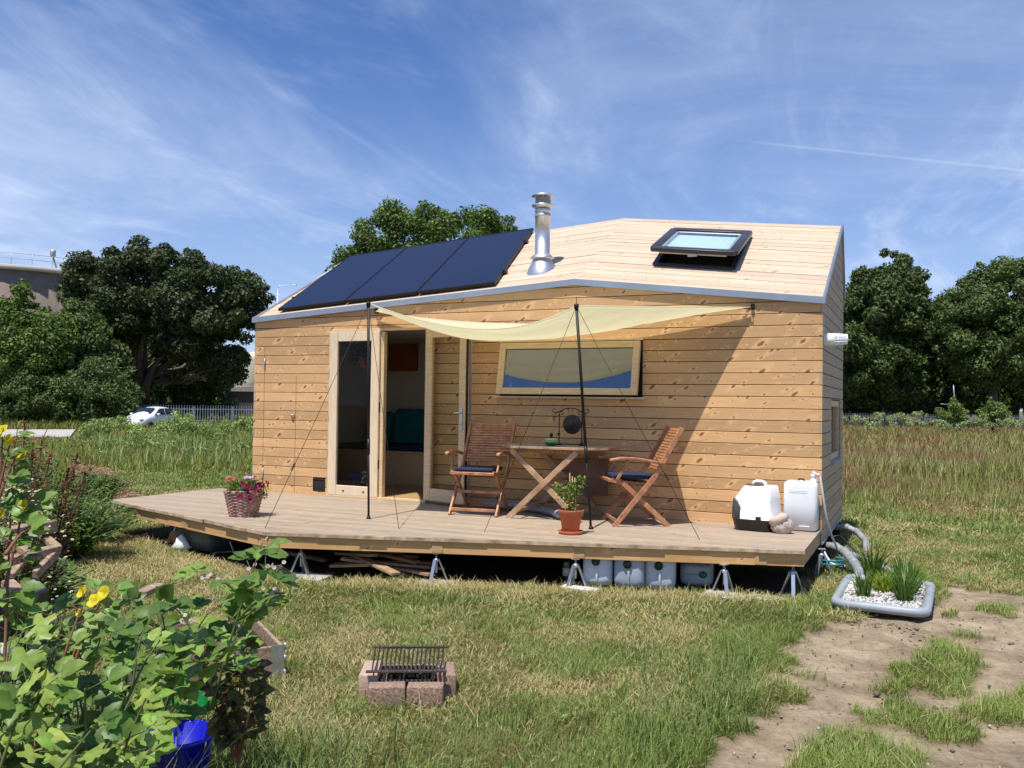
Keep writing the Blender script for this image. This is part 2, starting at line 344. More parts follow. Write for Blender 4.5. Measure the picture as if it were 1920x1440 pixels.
WALLV = 2.51
M = {}
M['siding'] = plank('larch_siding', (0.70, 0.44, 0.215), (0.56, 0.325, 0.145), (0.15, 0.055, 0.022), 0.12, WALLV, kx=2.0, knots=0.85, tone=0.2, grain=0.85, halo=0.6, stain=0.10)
M['siding_shaded'] = plank('larch_siding_shaded', (0.52, 0.40, 0.27), (0.40, 0.30, 0.19), (0.12, 0.06, 0.03), 0.12, WALLV, kx=1.6, knots=0.6, tone=0.12)  # same larch, with the shade of walls turned from the sun in its colour
M['roofwood'] = plank('roof_boards_wood', (0.60, 0.475, 0.35), (0.50, 0.385, 0.27), (0.27, 0.12, 0.07), 0.1302, 0.0, kx=1.3, knots=0.7, tone=0.1, rough=0.8, halo=0.3)
M['deckwood'] = plank('deck_wood', (0.43, 0.33, 0.225), (0.31, 0.235, 0.16), (0.16, 0.09, 0.05), 0.12, 0.0, kx=0.9, knots=0.5, tone=0.16, rough=0.8, grey=(0.36, 0.30, 0.25, 0.55), stain=0.25)
M['fascia'] = plank('fascia_wood', (0.72, 0.44, 0.2), (0.52, 0.28, 0.1), (0.25, 0.09, 0.03), 0.5, 0.0, kx=1.4, knots=0.9, tone=0.1, stain=0.5)
M['fascia2'] = plain('joist_wood', (0.5, 0.3, 0.14), 0.7, var=0.25, scale=4, stretch=(2, 2, 12))
M['decklip'] = plain('deck_board_ends', (0.36, 0.25, 0.15), 0.8, var=0.35, scale=9, c2=(0.5, 0.38, 0.25))
M['oak'] = plain('frame_wood', (0.62, 0.44, 0.24), 0.5, var=0.1, scale=5, stretch=(1, 1, 12), c2=(0.68, 0.5, 0.29))
M['oakh'] = plain('frame_wood_level', (0.62, 0.44, 0.24), 0.5, var=0.1, scale=5, stretch=(1, 12, 12), c2=(0.68, 0.5, 0.29))
M['oakpale'] = plain('frame_wood_pale', (0.70, 0.55, 0.36), 0.5, var=0.07, scale=5, stretch=(6, 1, 1), c2=(0.74, 0.6, 0.42))
M['zinc'] = plain('zinc_trim', (0.42, 0.46, 0.5), 0.38, 0.75, var=0.1, scale=3)
M['black'] = plain('black_backing', (0.02, 0.015, 0.012), 0.9)
M['darkgrey'] = plain('dark_grey_metal', (0.055, 0.055, 0.062), 0.35, 0.4, var=0.1)
M['panel'] = None
M['teak'] = plain('teak_wood', (0.33, 0.14, 0.065), 0.45, var=0.3, scale=7, stretch=(2, 2, 2), c2=(0.45, 0.21, 0.1), bump=0.1)
M['teak2'] = plain('teak_table_wood', (0.36, 0.21, 0.12), 0.5, var=0.25, scale=7, c2=(0.46, 0.29, 0.17), bump=0.1)
M['teakgrey'] = plain('weathered_table_top', (0.34, 0.28, 0.2), 0.7, var=0.25, scale=9, stretch=(1, 8, 1))
M['navy'] = plain('navy_cloth', (0.012, 0.02, 0.055), 0.85, var=0.2, scale=30, bump=0.3, bscale=300)
M['teal'] = plain('teal_cloth', (0.01, 0.16, 0.17), 0.8, var=0.2, scale=9)
M['white_wall'] = plain('white_inner_wall', (0.62, 0.58, 0.5), 0.8, var=0.03)
M['ply'] = plain('plywood', (0.55, 0.36, 0.18), 0.55, var=0.08, scale=4, stretch=(6, 6, 1))
M['innerfloor'] = plain('inner_floor', (0.45, 0.28, 0.13), 0.45, var=0.15, scale=5, stretch=(1, 10, 1))
M['steel'] = plain('galvanised_steel', (0.5, 0.53, 0.56), 0.35, 0.85, var=0.15, scale=14)
M['steeldull'] = plain('dull_steel', (0.42, 0.43, 0.44), 0.5, 0.6, var=0.2, scale=20)
M['chrome'] = plain('stainless_steel', (0.60, 0.61, 0.63), 0.42, 0.85, var=0.06, scale=10)
M['inox'] = plain('handle_steel', (0.6, 0.6, 0.6), 0.25, 1.0, var=0.02)
M['iron'] = plain('black_iron', (0.015, 0.013, 0.012), 0.5, 0.4)
M['gong'] = plain('gong_bronze', (0.045, 0.04, 0.035), 0.4, 0.6, var=0.3, scale=20)
M['white'] = plain('white_plastic', (0.86, 0.87, 0.88), 0.3, var=0.02)
M['blackplastic'] = plain('black_plastic', (0.018, 0.014, 0.014), 0.35, var=0.15)
M['smoke'] = plain('smoked_plastic', (0.07, 0.075, 0.075), 0.2, var=0.05)
M['canister'] = plain('milky_plastic', (0.78, 0.8, 0.8), 0.4, var=0.03, sss=0.3)
M['jerry'] = plain('jerrycan_plastic', (0.56, 0.6, 0.66), 0.42, var=0.1, scale=4, sss=0.15)
M['jerryd'] = plain('jerrycan_plastic_dark', (0.36, 0.40, 0.47), 0.42, var=0.14, scale=4, sss=0.15)
M['terracotta'] = plain('terracotta', (0.43, 0.12, 0.05), 0.8, var=0.12, scale=12, bump=0.15)
M['soil'] = plain('potting_soil', (0.03, 0.018, 0.01), 1.0, var=0.5, scale=80, bump=0.8)
M['pipegrey'] = plain('grey_drain_pipe', (0.27, 0.28, 0.29), 0.5, var=0.25, scale=9)
M['bag'] = plain('pinkish_cloth_bag', (0.44, 0.36, 0.31), 0.7, var=0.25, scale=22, bump=0.9, bscale=32)
M['rope'] = plain('dark_cord', (0.03, 0.022, 0.018), 0.9)
M['bluepl'] = plain('blue_bucket_plastic', (0.004, 0.007, 0.42), 0.28, var=0.1, scale=8)
M['greenpl'] = plain('green_plastic', (0.005, 0.32, 0.05), 0.25, var=0.15, scale=8)
M['brick'] = plain('paver_brick', (0.22, 0.135, 0.095), 0.95, var=0.45, scale=90, c2=(0.36, 0.24, 0.175), bump=0.9, bscale=160)
M['brickpale'] = plain('paver_brick_top', (0.44, 0.31, 0.23), 0.9, var=0.15, scale=40, bump=0.3, bscale=90)
M['char'] = plain('charcoal', (0.008, 0.008, 0.008), 0.9, var=0.5, scale=60, bump=1.0, bscale=60)
M['rust'] = plain('sooty_iron', (0.035, 0.026, 0.022), 0.6, 0.3, var=0.4, scale=30)
M['oldwood'] = plain('weathered_wood', (0.22, 0.135, 0.085), 0.85, var=0.35, scale=9, stretch=(1, 6, 6), c2=(0.36, 0.25, 0.175), bump=0.4, bscale=40)
M['oldwood2'] = plain('scrap_wood', (0.36, 0.22, 0.12), 0.85, var=0.3, scale=9)
M['concrete'] = plain('concrete', (0.42, 0.40, 0.36), 0.95, var=0.2, scale=5, bump=0.3, bscale=60)
M['stone'] = plain('pale_stone', (0.62, 0.60, 0.56), 0.9, var=0.3, scale=18)
M['tankwall'] = plain('tank_concrete', (0.20, 0.155, 0.125), 0.95, var=0.14, scale=0.9)
M['bark'] = plain('bark', (0.13, 0.105, 0.085), 0.95, var=0.35, scale=5, bump=0.6, bscale=12)
M['stem'] = plain('green_stem', (0.09, 0.11, 0.03), 0.7, var=0.25, scale=10)
M['stemred'] = plain('red_brown_stem', (0.17, 0.07, 0.04), 0.8, var=0.25, scale=10)
M['cane'] = plain('bamboo_cane', (0.55, 0.36, 0.17), 0.7, var=0.15)
M['carpaint'] = plain('white_car_paint', (0.8, 0.8, 0.8), 0.25, var=0.01, coat=0.6)
M['rubber'] = plain('rubber', (0.02, 0.02, 0.02), 0.8)
M['carglass'] = plain('car_glass', (0.015, 0.02, 0.03), 0.05, var=0.05, spec=0.9)
M['redb'] = plain('red_brick_wall', (0.17, 0.055, 0.035), 0.9, var=0.2, scale=6)
M['cream'] = plain('cream_render', (0.62, 0.57, 0.45), 0.9, var=0.06)
M['leaf'] = foliage_mat('tree_leaves', 0.18, 0.6)
M['leafbig'] = foliage_mat('large_leaves', 0.35, 0.42)
M['blade'] = foliage_mat('grass_blades', 0.25, 0.6)
M['petal'] = foliage_mat('petals', 0.4, 0.6, (1, 0.9, 2))
def panel_mat():
    m, t, p = base('solar_cells')
    uv = N(t, 'ShaderNodeTexCoord'); nz = N(t, 'ShaderNodeTexNoise', ins={'Scale': 30, 'Detail': 3}); L(t, uv, 'Object', nz, 'Vector')
    cr = N(t, 'ShaderNodeValToRGB'); L(t, nz, 'Fac', cr, 0); cr.color_ramp.elements[0].color = (0.004, 0.006, 0.02, 1); cr.color_ramp.elements[1].color = (0.010, 0.015, 0.045, 1)
    L(t, cr, 0, p, 'Base Color'); p.inputs['Roughness'].default_value = 0.3; p.inputs['Specular IOR Level'].default_value = 0.45
    return m
M['panel'] = panel_mat()
def sail_mat():
    m = bpy.data.materials.new('sail_cloth'); m.use_nodes = True; t = m.node_tree; t.nodes.clear()
    d = N(t, 'ShaderNodeBsdfDiffuse', ins={'Color': (0.84, 0.81, 0.64, 1)}); l = N(t, 'ShaderNodeBsdfTranslucent', ins={'Color': (0.95, 0.92, 0.73, 1)})
    w = N(t, 'ShaderNodeTexCoord'); nz = N(t, 'ShaderNodeTexNoise', ins={'Scale': 3.0, 'Detail': 4}); mp = N(t, 'ShaderNodeMapping'); mp.inputs['Scale'].default_value = (0.6, 3, 1)
    L(t, w, 'Object', mp, 0); L(t, mp, 0, nz, 'Vector')
    b = N(t, 'ShaderNodeBump', ins={'Strength': 0.5, 'Distance': 0.03}); L(t, nz, 'Fac', b, 'Height'); L(t, b, 0, d, 'Normal'); L(t, b, 0, l, 'Normal')
    mx = N(t, 'ShaderNodeMixShader', ins={0: 0.62}); L(t, d, 0, mx, 1); L(t, l, 0, mx, 2)
    o = N(t, 'ShaderNodeOutputMaterial'); L(t, mx, 0, o, 0); return m
M['sail'] = sail_mat()
M['glass'] = glass_mat('window_glass', refl=0.0, clear=0.7, ior=1.22)
M['glass2'] = glass_mat('wide_window_glass', refl=0.17, clear=0.38)

# ------------------------------------------------------------------ ground and vegetation tools
rng = np.random.default_rng(11)
def _h(ix, iy, s):
    n = (ix * 374761393 + iy * 668265263 + s * 974711) & 0x7fffffff
    n = ((n ^ (n >> 13)) * 1274126177) & 0x7fffffff
    return ((n ^ (n >> 16)) & 0xffff) / 65535.0
def vnoise(x, y, s=0):
    ix = np.floor(x).astype(np.int64); iy = np.floor(y).astype(np.int64); fx = x - ix; fy = y - iy
    fx = fx * fx * (3 - 2 * fx); fy = fy * fy * (3 - 2 * fy)
    return (_h(ix, iy, s) * (1 - fx) + _h(ix + 1, iy, s) * fx) * (1 - fy) + (_h(ix, iy + 1, s) * (1 - fx) + _h(ix + 1, iy + 1, s) * fx) * fy
def fbm(x, y, s=0, o=4):
    v = 0; a = 0.5; t = 0
    for i in range(o): v = v + a * vnoise(x * 2 ** i, y * 2 ** i, s + i); t += a; a *= 0.5
    return v / t
def sstep(a, b, x): t = np.clip((x - a) / (b - a), 0, 1); return t * t * (3 - 2 * t)
def inpoly(x, y, poly):
    r = np.zeros(x.shape, bool); n = len(poly)
    for i in range(n):
        (x0, y0), (x1, y1) = poly[i], poly[(i + 1) % n]
        c = ((y0 > y) != (y1 > y)) & (x < (x1 - x0) * (y - y0) / (y1 - y0 + 1e-12) + x0); r ^= c
    return r
def dpoly(x, y, poly):                      # signed distance, positive inside
    d = np.full(x.shape, 1e9); n = len(poly)
    for i in range(n):
        (x0, y0), (x1, y1) = poly[i], poly[(i + 1) % n]
        ex, ey = x1 - x0, y1 - y0; t = np.clip(((x - x0) * ex + (y - y0) * ey) / (ex * ex + ey * ey), 0, 1)
        d = np.minimum(d, np.hypot(x - x0 - t * ex, y - y0 - t * ey))
    return np.where(inpoly(x, y, poly), d, -d)
DECK = [(-0.64, -1.70), (2.62, -2.80), (7.13, -1.38), (7.13, 0.0), (-0.56, 0.0)]
HOUSE = [(0, 0), (7.13, 0), (7.13, 2.556), (0, 2.556)]
DIRT = [(7.2, -7.5), (7.15, -5.1), (7.22, -4.15), (7.24, -3.5), (7.20, -2.7), (7.38, -2.2), (7.6, -1.95), (8.15, -0.75), (8.0, -0.25), (8.34, -0.12), (8.9, -0.42), (11.5, -0.9), (14, -3), (14, -8)]
PATCH = [[(7.89, -3.62), (7.98, -2.75), (8.15, -2.45), (8.42, -2.68), (8.19, -3.57)], [(7.48, -5.3), (7.59, -4.66), (7.75, -4.5), (8.06, -4.7), (8.08, -5.2)],
         [(8.28, -3.95), (8.5, -3.35), (9.3, -3.2), (9.3, -4.1)], [(7.72, -4.33), (7.8, -4.12), (8.12, -4.16), (8.0, -4.4)], [(8.12, -1.75), (8.2, -1.15), (8.32, -1.2), (8.3, -1.7)],
         [(8.35, -1.2), (8.5, -0.95), (8.7, -1.0), (8.6, -1.3)], [(9.0, -1.8), (9.4, -1.3), (10, -1.7), (9.5, -2.2)]]
ROADP = [(-36, 13), (-28.9, 20.3), (-37.2, 27.3), (-46, 17)]
CHIP = [(-10.4, 5.9), (-8.6, 5.3), (-5.39, 3.0), (-3.0, 1.15), (-2.7, 0.4), (-3.7, 0.5), (-6.2, 2.0), (-8.8, 4.1), (-10.6, 5.1)]
def dirt_of(x, y):                          # 1 on bare soil
    w = (fbm(x * 2.2, y * 2.2, 5) - 0.5) * 0.7 + (fbm(x * 9, y * 9, 15) - 0.5) * 0.35
    d = sstep(-0.02, 0.10, dpoly(x, y, DIRT) + w * 0.85) * (1 - sstep(.74, .78, fbm(x * 1.9, y * 1.9, 77)))
    for p in PATCH: d = d * (1 - sstep(-0.08, 0.10, dpoly(x, y, p) + w * 0.5))
    return d
def chip_of(x, y):
    w = (fbm(x * 1.5, y * 1.5, 25) - 0.5) * 0.8
    return sstep(0.0, 0.25, dpoly(x, y, CHIP) + w * 0.5)
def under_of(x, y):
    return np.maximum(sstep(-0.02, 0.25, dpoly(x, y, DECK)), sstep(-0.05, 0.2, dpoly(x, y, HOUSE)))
def height(x, y):
    r = np.hypot(x - 5, y + 2)
    z = -0.4 * sstep(13, 36, r) - 0.02 + 0.05 * (fbm(x * 0.45, y * 0.45, 3) - 0.5) * np.clip(r / 4, 0, 3)
    z = z - 0.035 * sstep(-0.5, 0.2, np.maximum(dpoly(x, y, DECK), dpoly(x, y, HOUSE)))
    return z
def ground_z(x, y): return float(height(np.array([float(x)]), np.array([float(y)]))[0])
def np_mesh(name, V, F, col, mat, parent=None, smooth=False):
    """V (n,3), F (m,k) of one face size, col (n,3) real leaf colours"""
    me = bpy.data.meshes.new(name); V = np.asarray(V, np.float32); F = np.asarray(F, np.int32)
    me.vertices.add(len(V)); me.vertices.foreach_set('co', V.ravel())
    k = F.shape[1]; me.loops.add(F.size); me.loops.foreach_set('vertex_index', F.ravel())
    me.polygons.add(len(F)); me.polygons.foreach_set('loop_start', np.arange(0, F.size, k, dtype=np.int32))
    me.polygons.foreach_set('loop_total', np.full(len(F), k, np.int32))
    if smooth: me.polygons.foreach_set('use_smooth', np.ones(len(F), bool))
    if col is not None:
        a = me.color_attributes.new('Col', 'FLOAT_COLOR', 'POINT')
        a.data.foreach_set('color', np.concatenate([col, np.ones((len(V), 1))], 1).astype(np.float32).ravel())
    me.materials.append(mat); me.update(calc_edges=True); me.validate()
    o = bpy.data.objects.new(name, me); COL.objects.link(o); o.parent = parent; return o
def mixc3(a, b, t): a = np.array(a, float); b = np.array(b, float); return a[None] * (1 - t[:, None]) + b[None] * t[:, None]
def blades(X, Y, Z, h, w, az, lean, curl):
    """one tapered bent blade per root: 5 points, 3 triangles"""
    n = len(X); dx, dy = np.cos(az), np.sin(az)
    ox = np.cos(az + np.pi / 2 + rng.normal(0, .5, n)) * w / 2; oy = np.sin(az + np.pi / 2) * w / 2
    s1, c1 = np.sin(lean), np.cos(lean); s2, c2 = np.sin(lean + curl), np.cos(lean + curl)
    mx, my, mz = X + dx * s1 * h * .5, Y + dy * s1 * h * .5, Z + c1 * h * .5
    tx, ty, tz = mx + dx * s2 * h * .5, my + dy * s2 * h * .5, mz + c2 * h * .5
    V = np.stack([np.stack([X - ox, Y - oy, Z - .01], 1), np.stack([X + ox, Y + oy, Z - .01], 1), np.stack([mx - ox * .8, my - oy * .8, mz], 1),
                  np.stack([mx + ox * .8, my + oy * .8, mz], 1), np.stack([tx, ty, tz], 1)], 1).reshape(-1, 3)
    b = (np.arange(n) * 5)[:, None, None]
    F = (b + np.array([[0, 1, 3], [0, 3, 2], [2, 3, 4]])[None]).reshape(-1, 3)
    return V, F
def field(n, t0, t1, spread=0.66, pad=1.5):
    t = np.sqrt(rng.uniform(t0 * t0, t1 * t1, n)); l = rng.uniform(-1, 1, n) * (t * spread + pad)
    f2 = np.array([fw.x, fw.y]); f2 /= np.linalg.norm(f2); r2 = np.array([f2[1], -f2[0]])
    return CAM[0] + f2[0] * t + r2[0] * l, CAM[1] + f2[1] * t + r2[1] * l
def lat(x, y):                              # metres right of / ahead of the viewpoint
    f2 = np.array([fw.x, fw.y]); f2 /= np.linalg.norm(f2)
    a = (x - CAM[0]) * f2[0] + (y - CAM[1]) * f2[1]; b = (x - CAM[0]) * f2[1] - (y - CAM[1]) * f2[0]; return a, b
GREEN = (0.12, 0.18, 0.036); GREEN2 = (0.27, 0.34, 0.08); STRAW = (0.52, 0.44, 0.21); STRAWB = (0.30, 0.24, 0.105); RED = (0.26, 0.10, 0.065); OLIVE = (0.19, 0.175, 0.055)

# ------------------------------------------------------------------ ground sheet
def axis(lo, hi, flo, fhi, step):
    a = list(np.arange(flo, fhi, step)); x = flo; s = step
    L_ = []
    while x > lo: s *= 1.16; x -= s; L_.append(x)
    x = a[-1]; s = step; Rr = []
    while x < hi: s *= 1.16; x += s; Rr.append(x)
    return np.array(L_[::-1] + a + Rr)
gx = axis(-900, 900, 1.0, 11.0, 0.05); gy = axis(-300, 1200, -8.5, 2.0, 0.05)
GX, GY = np.meshgrid(gx, gy); fx_, fy_ = GX.ravel(), GY.ravel()
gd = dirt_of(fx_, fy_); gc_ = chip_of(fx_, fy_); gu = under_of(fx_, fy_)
GZ = height(fx_, fy_) + gd * ((fbm(fx_ * 4, fy_ * 4, 31, 5) - 0.5) * 0.075 + (fbm(fx_ * 14, fy_ * 14, 41, 3) - 0.5) * 0.03 - 0.015)
nx, ny = len(gx), len(gy)
ii = (np.arange(ny - 1)[:, None] * nx + np.arange(nx - 1)[None]).ravel()
gF = np.stack([ii, ii + 1, ii + nx + 1, ii + nx], 1)
def ground_mat():
    m, t, p = base('ground_soil_and_turf')
    at = N(t, 'ShaderNodeAttribute', attribute_name='Col'); sp = N(t, 'ShaderNodeSeparateColor'); L(t, at, 'Color', sp, 0)
    tc = N(t, 'ShaderNodeTexCoord')
    def ramp(scale, cols, det=8, rough=0.65, pos=(0.3, 0.5, 0.7)):
        nz = N(t, 'ShaderNodeTexNoise', ins={'Scale': scale, 'Detail': det, 'Roughness': rough}); L(t, tc, 'Object', nz, 'Vector')
        cr = N(t, 'ShaderNodeValToRGB'); L(t, nz, 'Fac', cr, 0); e = cr.color_ramp.elements
        e[0].position = pos[0]; e[0].color = (*cols[0], 1); e[1].position = pos[2]; e[1].color = (*cols[2], 1)
        x = e.new(pos[1]); x.color = (*cols[1], 1); return cr
    turf = ramp(3.0, [(0.10, 0.075, 0.035), (0.17, 0.135, 0.06), (0.13, 0.14, 0.045)])
    soil = ramp(2.6, [(0.15, 0.11, 0.07), (0.32, 0.25, 0.165), (0.48, 0.39, 0.265)], 10, 0.72)
    soil2 = ramp(34, [(0.72, 0.72, 0.72), (1, 1, 1), (1.12, 1.1, 1.08)], 6, 0.7)
    ms = N(t, 'ShaderNodeMix', data_type='RGBA', blend_type='MULTIPLY', ins={'Factor': 1.0}); L(t, soil, 0, ms, 'A'); L(t, soil2, 0, ms, 'B')
    chip = ramp(26, [(0.13, 0.07, 0.04), (0.30, 0.17, 0.10), (0.46, 0.31, 0.2)], 4)
    a = N(t, 'ShaderNodeMix', data_type='RGBA'); L(t, sp, 0, a, 'Factor'); L(t, turf, 0, a, 'A'); L(t, ms, 'Result', a, 'B')
    b = N(t, 'ShaderNodeMix', data_type='RGBA'); L(t, sp, 1, b, 'Factor'); L(t, a, 'Result', b, 'A'); L(t, chip, 0, b, 'B')
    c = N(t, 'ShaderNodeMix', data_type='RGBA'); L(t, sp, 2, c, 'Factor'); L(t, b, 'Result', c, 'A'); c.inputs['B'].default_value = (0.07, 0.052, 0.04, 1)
    L(t, c, 'Result', p, 'Base Color'); p.inputs['Roughness'].default_value = 0.95; p.inputs['Specular IOR Level'].default_value = 0.15
    nz = N(t, 'ShaderNodeTexNoise', ins={'Scale': 22, 'Detail': 9, 'Roughness': 0.7}); L(t, tc, 'Object', nz, 'Vector')
    bp = N(t, 'ShaderNodeBump', ins={'Strength': 0.9, 'Distance': 0.03}); L(t, nz, 'Fac', bp, 'Height'); L(t, bp, 0, p, 'Normal')
    return m
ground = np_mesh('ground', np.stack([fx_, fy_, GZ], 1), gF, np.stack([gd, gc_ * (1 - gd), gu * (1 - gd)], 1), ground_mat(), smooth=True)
tag(ground, kind='structure')
# concrete slab road far left
rd = MB()
ra = [(-36, 13), (-28.9, 20.3), (-37.2, 27.3), (-46, 17)]
for i in range(9):
    for j in range(2):
        u0, u1, v0, v1 = i / 9, (i + 1) / 9 - 0.004, j / 2, (j + 1) / 2 - 0.01
        def rp(u, v):
            a = np.array(ra[1]) * (1 - u) + np.array(ra[0]) * u; b = np.array(ra[2]) * (1 - u) + np.array(ra[3]) * u; return a * (1 - v) + b * v
        q = [rp(u0, v0), rp(u1, v0), rp(u1, v1), rp(u0, v1)]
        rd.slab([tuple(p) for p in q], lambda u, v, w: (u, v, w), -0.7, -0.33 + 0.01 * random.random())
tag(rd.build('road', M['concrete']), kind='structure')

# ------------------------------------------------------------------ grass
def keep(x, y, *arrs, thr=0.5, j=0.25):
    k = (dirt_of(x, y) + chip_of(x, y) * 1.1 + under_of(x, y) * 1.2) < thr + rng.uniform(-j, j, len(x))
    return k
def tonecol(x, y, dry):
    n = len(x); base_ = mixc3(GREEN, GREEN2, rng.uniform(0, 1, n))
    st = mixc3(STRAW, STRAWB, rng.uniform(0, 1, n) ** 1.6); pick = rng.uniform(0, 1, n) < dry
    return np.where(pick[:, None], st, base_) * rng.uniform(.75, 1.2, n)[:, None]
def rep(c, k=5): return np.repeat(c, k, 0)
SLOPE = 0
# mown, matted lawn near the viewer
def lawn(n, t0, t1, w0, w1, h0, h1, name, label_kind='stuff'):
    x, y = field(n, t0, t1); k = keep(x, y); x, y = x[k], y[k]; a, b = lat(x, y)
    patch = fbm(x * 1.3, y * 1.3, 51); p2 = fbm(x * 0.5, y * 0.5, 61); mat = fbm(x * 5, y * 5, 71)
    dd = dpoly(x, y, DIRT); pd = np.max([dpoly(x, y, q) for q in PATCH], 0)
    edge = sstep(-0.75, -0.1, dd) * (dd < 0.35) * (y < -2.2)
    inp = (pd > -0.15)
    dkd = dpoly(x, y, DECK); hay = sstep(-1.1, -0.2, dkd) * (y < -0.5) * (x < 7.0)
    dry = np.clip(0.43 + (patch - 0.5) * 1.9 + (p2 - .5) * .7 - edge * 0.22 - inp * 0.5 + hay * 0.15 - .22 * (x < 0) * (y > -.5), 0.06, 0.93)
    tall = np.clip(edge * 0.4 + inp * 0.2, 0, 1)
    # greener, taller tufts by noise
    tuft = (fbm(x * 2.6, y * 2.6, 81) > 0.60) & (dry < 0.75)
    dry = np.where(tuft, dry * 0.3, dry)
    n = len(x); isd = rng.uniform(0, 1, n) < dry
    h = rng.uniform(h0, h1, n) * (1 + tall * 1.3 + tuft * 0.5) * (0.55 + mat)
    w = rng.uniform(w0, w1, n)
    lean = np.where(isd, rng.uniform(0.95, 1.5, n), rng.uniform(0.15, 1.05, n)); curl = rng.uniform(0.0, 0.9, n)
    z = height(x, y) + np.where(isd, rng.uniform(0.0, 0.045, n), 0)
    az = rng.uniform(0, 2 * np.pi, n) * 0.75 + fbm(x * 3, y * 3, 91) * 9
    c1_ = mixc3(STRAW, STRAWB, rng.uniform(0, 1, n) ** 1.3); c2_ = mixc3(GREEN, GREEN2, np.clip(rng.uniform(0, 1, n) * .7 + tuft * .2 + inp * .35, 0, 1))
    c = np.where(isd[:, None], c1_, c2_) * rng.uniform(.7, 1.2, n)[:, None]
    V, F = blades(x, y, z, h, w, az, lean, curl)
    return V, F, rep(c)
def join_np(parts):
    off = 0; Vs, Fs, Cs = [], [], []
    for V, F, C in parts: Vs.append(V); Fs.append(F + off); Cs.append(C); off += len(V)
    return np.concatenate(Vs), np.concatenate(Fs), np.concatenate(Cs)
parts = [lawn(330000, 2.6, 6.5, .0022, .0045, .022, .062, 'a'), lawn(270000, 6.5, 11, .004, .008, .03, .07, 'b'), lawn(150000, 11, 19, .010, .018, .05, .11, 'c'), lawn(110000, 19, 42, .02, .045, .08, .2, 'd')]
# long hay stalks lying about
n = 4500; x, y = field(n, 3, 12); k = keep(x, y, j=.1); x, y = x[k], y[k]; n = len(x)
V, F = blades(x, y, height(x, y) + rng.uniform(.02, .07, n), rng.uniform(.08, .2, n), rng.uniform(.002, .004, n), rng.uniform(0, 6.3, n), rng.uniform(1.1, 1.5, n), rng.uniform(-.3, .4, n))
parts.append((V, F, rep(mixc3(STRAW, (0.55, 0.44, 0.24), rng.uniform(0, 1, n)))))
# a loose swath of hay along the front edge of the deck
n = 9000; u = rng.uniform(0, 1, n); e1 = np.array([0.0, -1.95]); e2 = np.array([2.62, -2.95]); e3 = np.array([7.2, -1.55])
x = np.where(u < .37, e1[0] + (e2[0] - e1[0]) * u / .37, e2[0] + (e3[0] - e2[0]) * (u - .37) / .63); y = np.where(u < .37, e1[1] + (e2[1] - e1[1]) * u / .37, e2[1] + (e3[1] - e2[1]) * (u - .37) / .63)
off = rng.uniform(-.05, .5, n); x = x + off * -.2 + rng.normal(0, .06, n); y = y - off + 0.05
am = fbm(x * 1.8, y * 1.8, 101); kk = am > 0.42; x, y, am = x[kk], y[kk], am[kk]; n = len(x)
V, F = blades(x, y, height(x, y) + rng.uniform(0, .09, n) * am, rng.uniform(.05, .12, n), rng.uniform(.003, .005, n), rng.uniform(0, 6.3, n), rng.uniform(.8, 1.5, n), rng.uniform(-.2, .6, n))
parts.append((V, F, rep(mixc3(STRAW, STRAWB, rng.uniform(0, 1, n) ** 2))))
# low broad-leaved weeds and clover in the turf
n = 15000; x, y = field(n, 3, 14); k = keep(x, y, j=.1) & (fbm(x * 2.2, y * 2.2, 131) > .53); x, y = x[k], y[k]; n = len(x)
dq = np.stack([rng.normal(0, .5, n), rng.normal(0, .5, n) - .2, np.ones(n)], 1); dq /= np.linalg.norm(dq, axis=1)[:, None]; aa_ = rng.normal(0, 1, (n, 3)); u_ = np.cross(dq, aa_); u_ /= np.linalg.norm(u_, axis=1)[:, None]; v_ = np.cross(dq, u_); s_ = rng.uniform(.006, .016, n)[:, None]
P_ = np.stack([x, y, height(x, y) + rng.uniform(.015, .05, n)], 1); Vw = np.stack([P_ - u_ * s_, P_ - v_ * s_ * .8, P_ + u_ * s_, P_ + v_ * s_ * .8, P_ + dq * s_ * .2], 1).reshape(-1, 3)
parts.append((Vw, ((np.arange(n) * 5)[:, None, None] + np.array([[0, 1, 4], [1, 2, 4], [2, 3, 4], [3, 0, 4]])[None]).reshape(-1, 3), rep(mixc3((.09, .17, .04), (.2, .29, .09), rng.uniform(0, 1, n)))))
V, F, C = join_np(parts)
tag(np_mesh('grass', V, F, C, M['blade']), kind='stuff', label='mown yellow green grass with hay in front of and beside the deck')

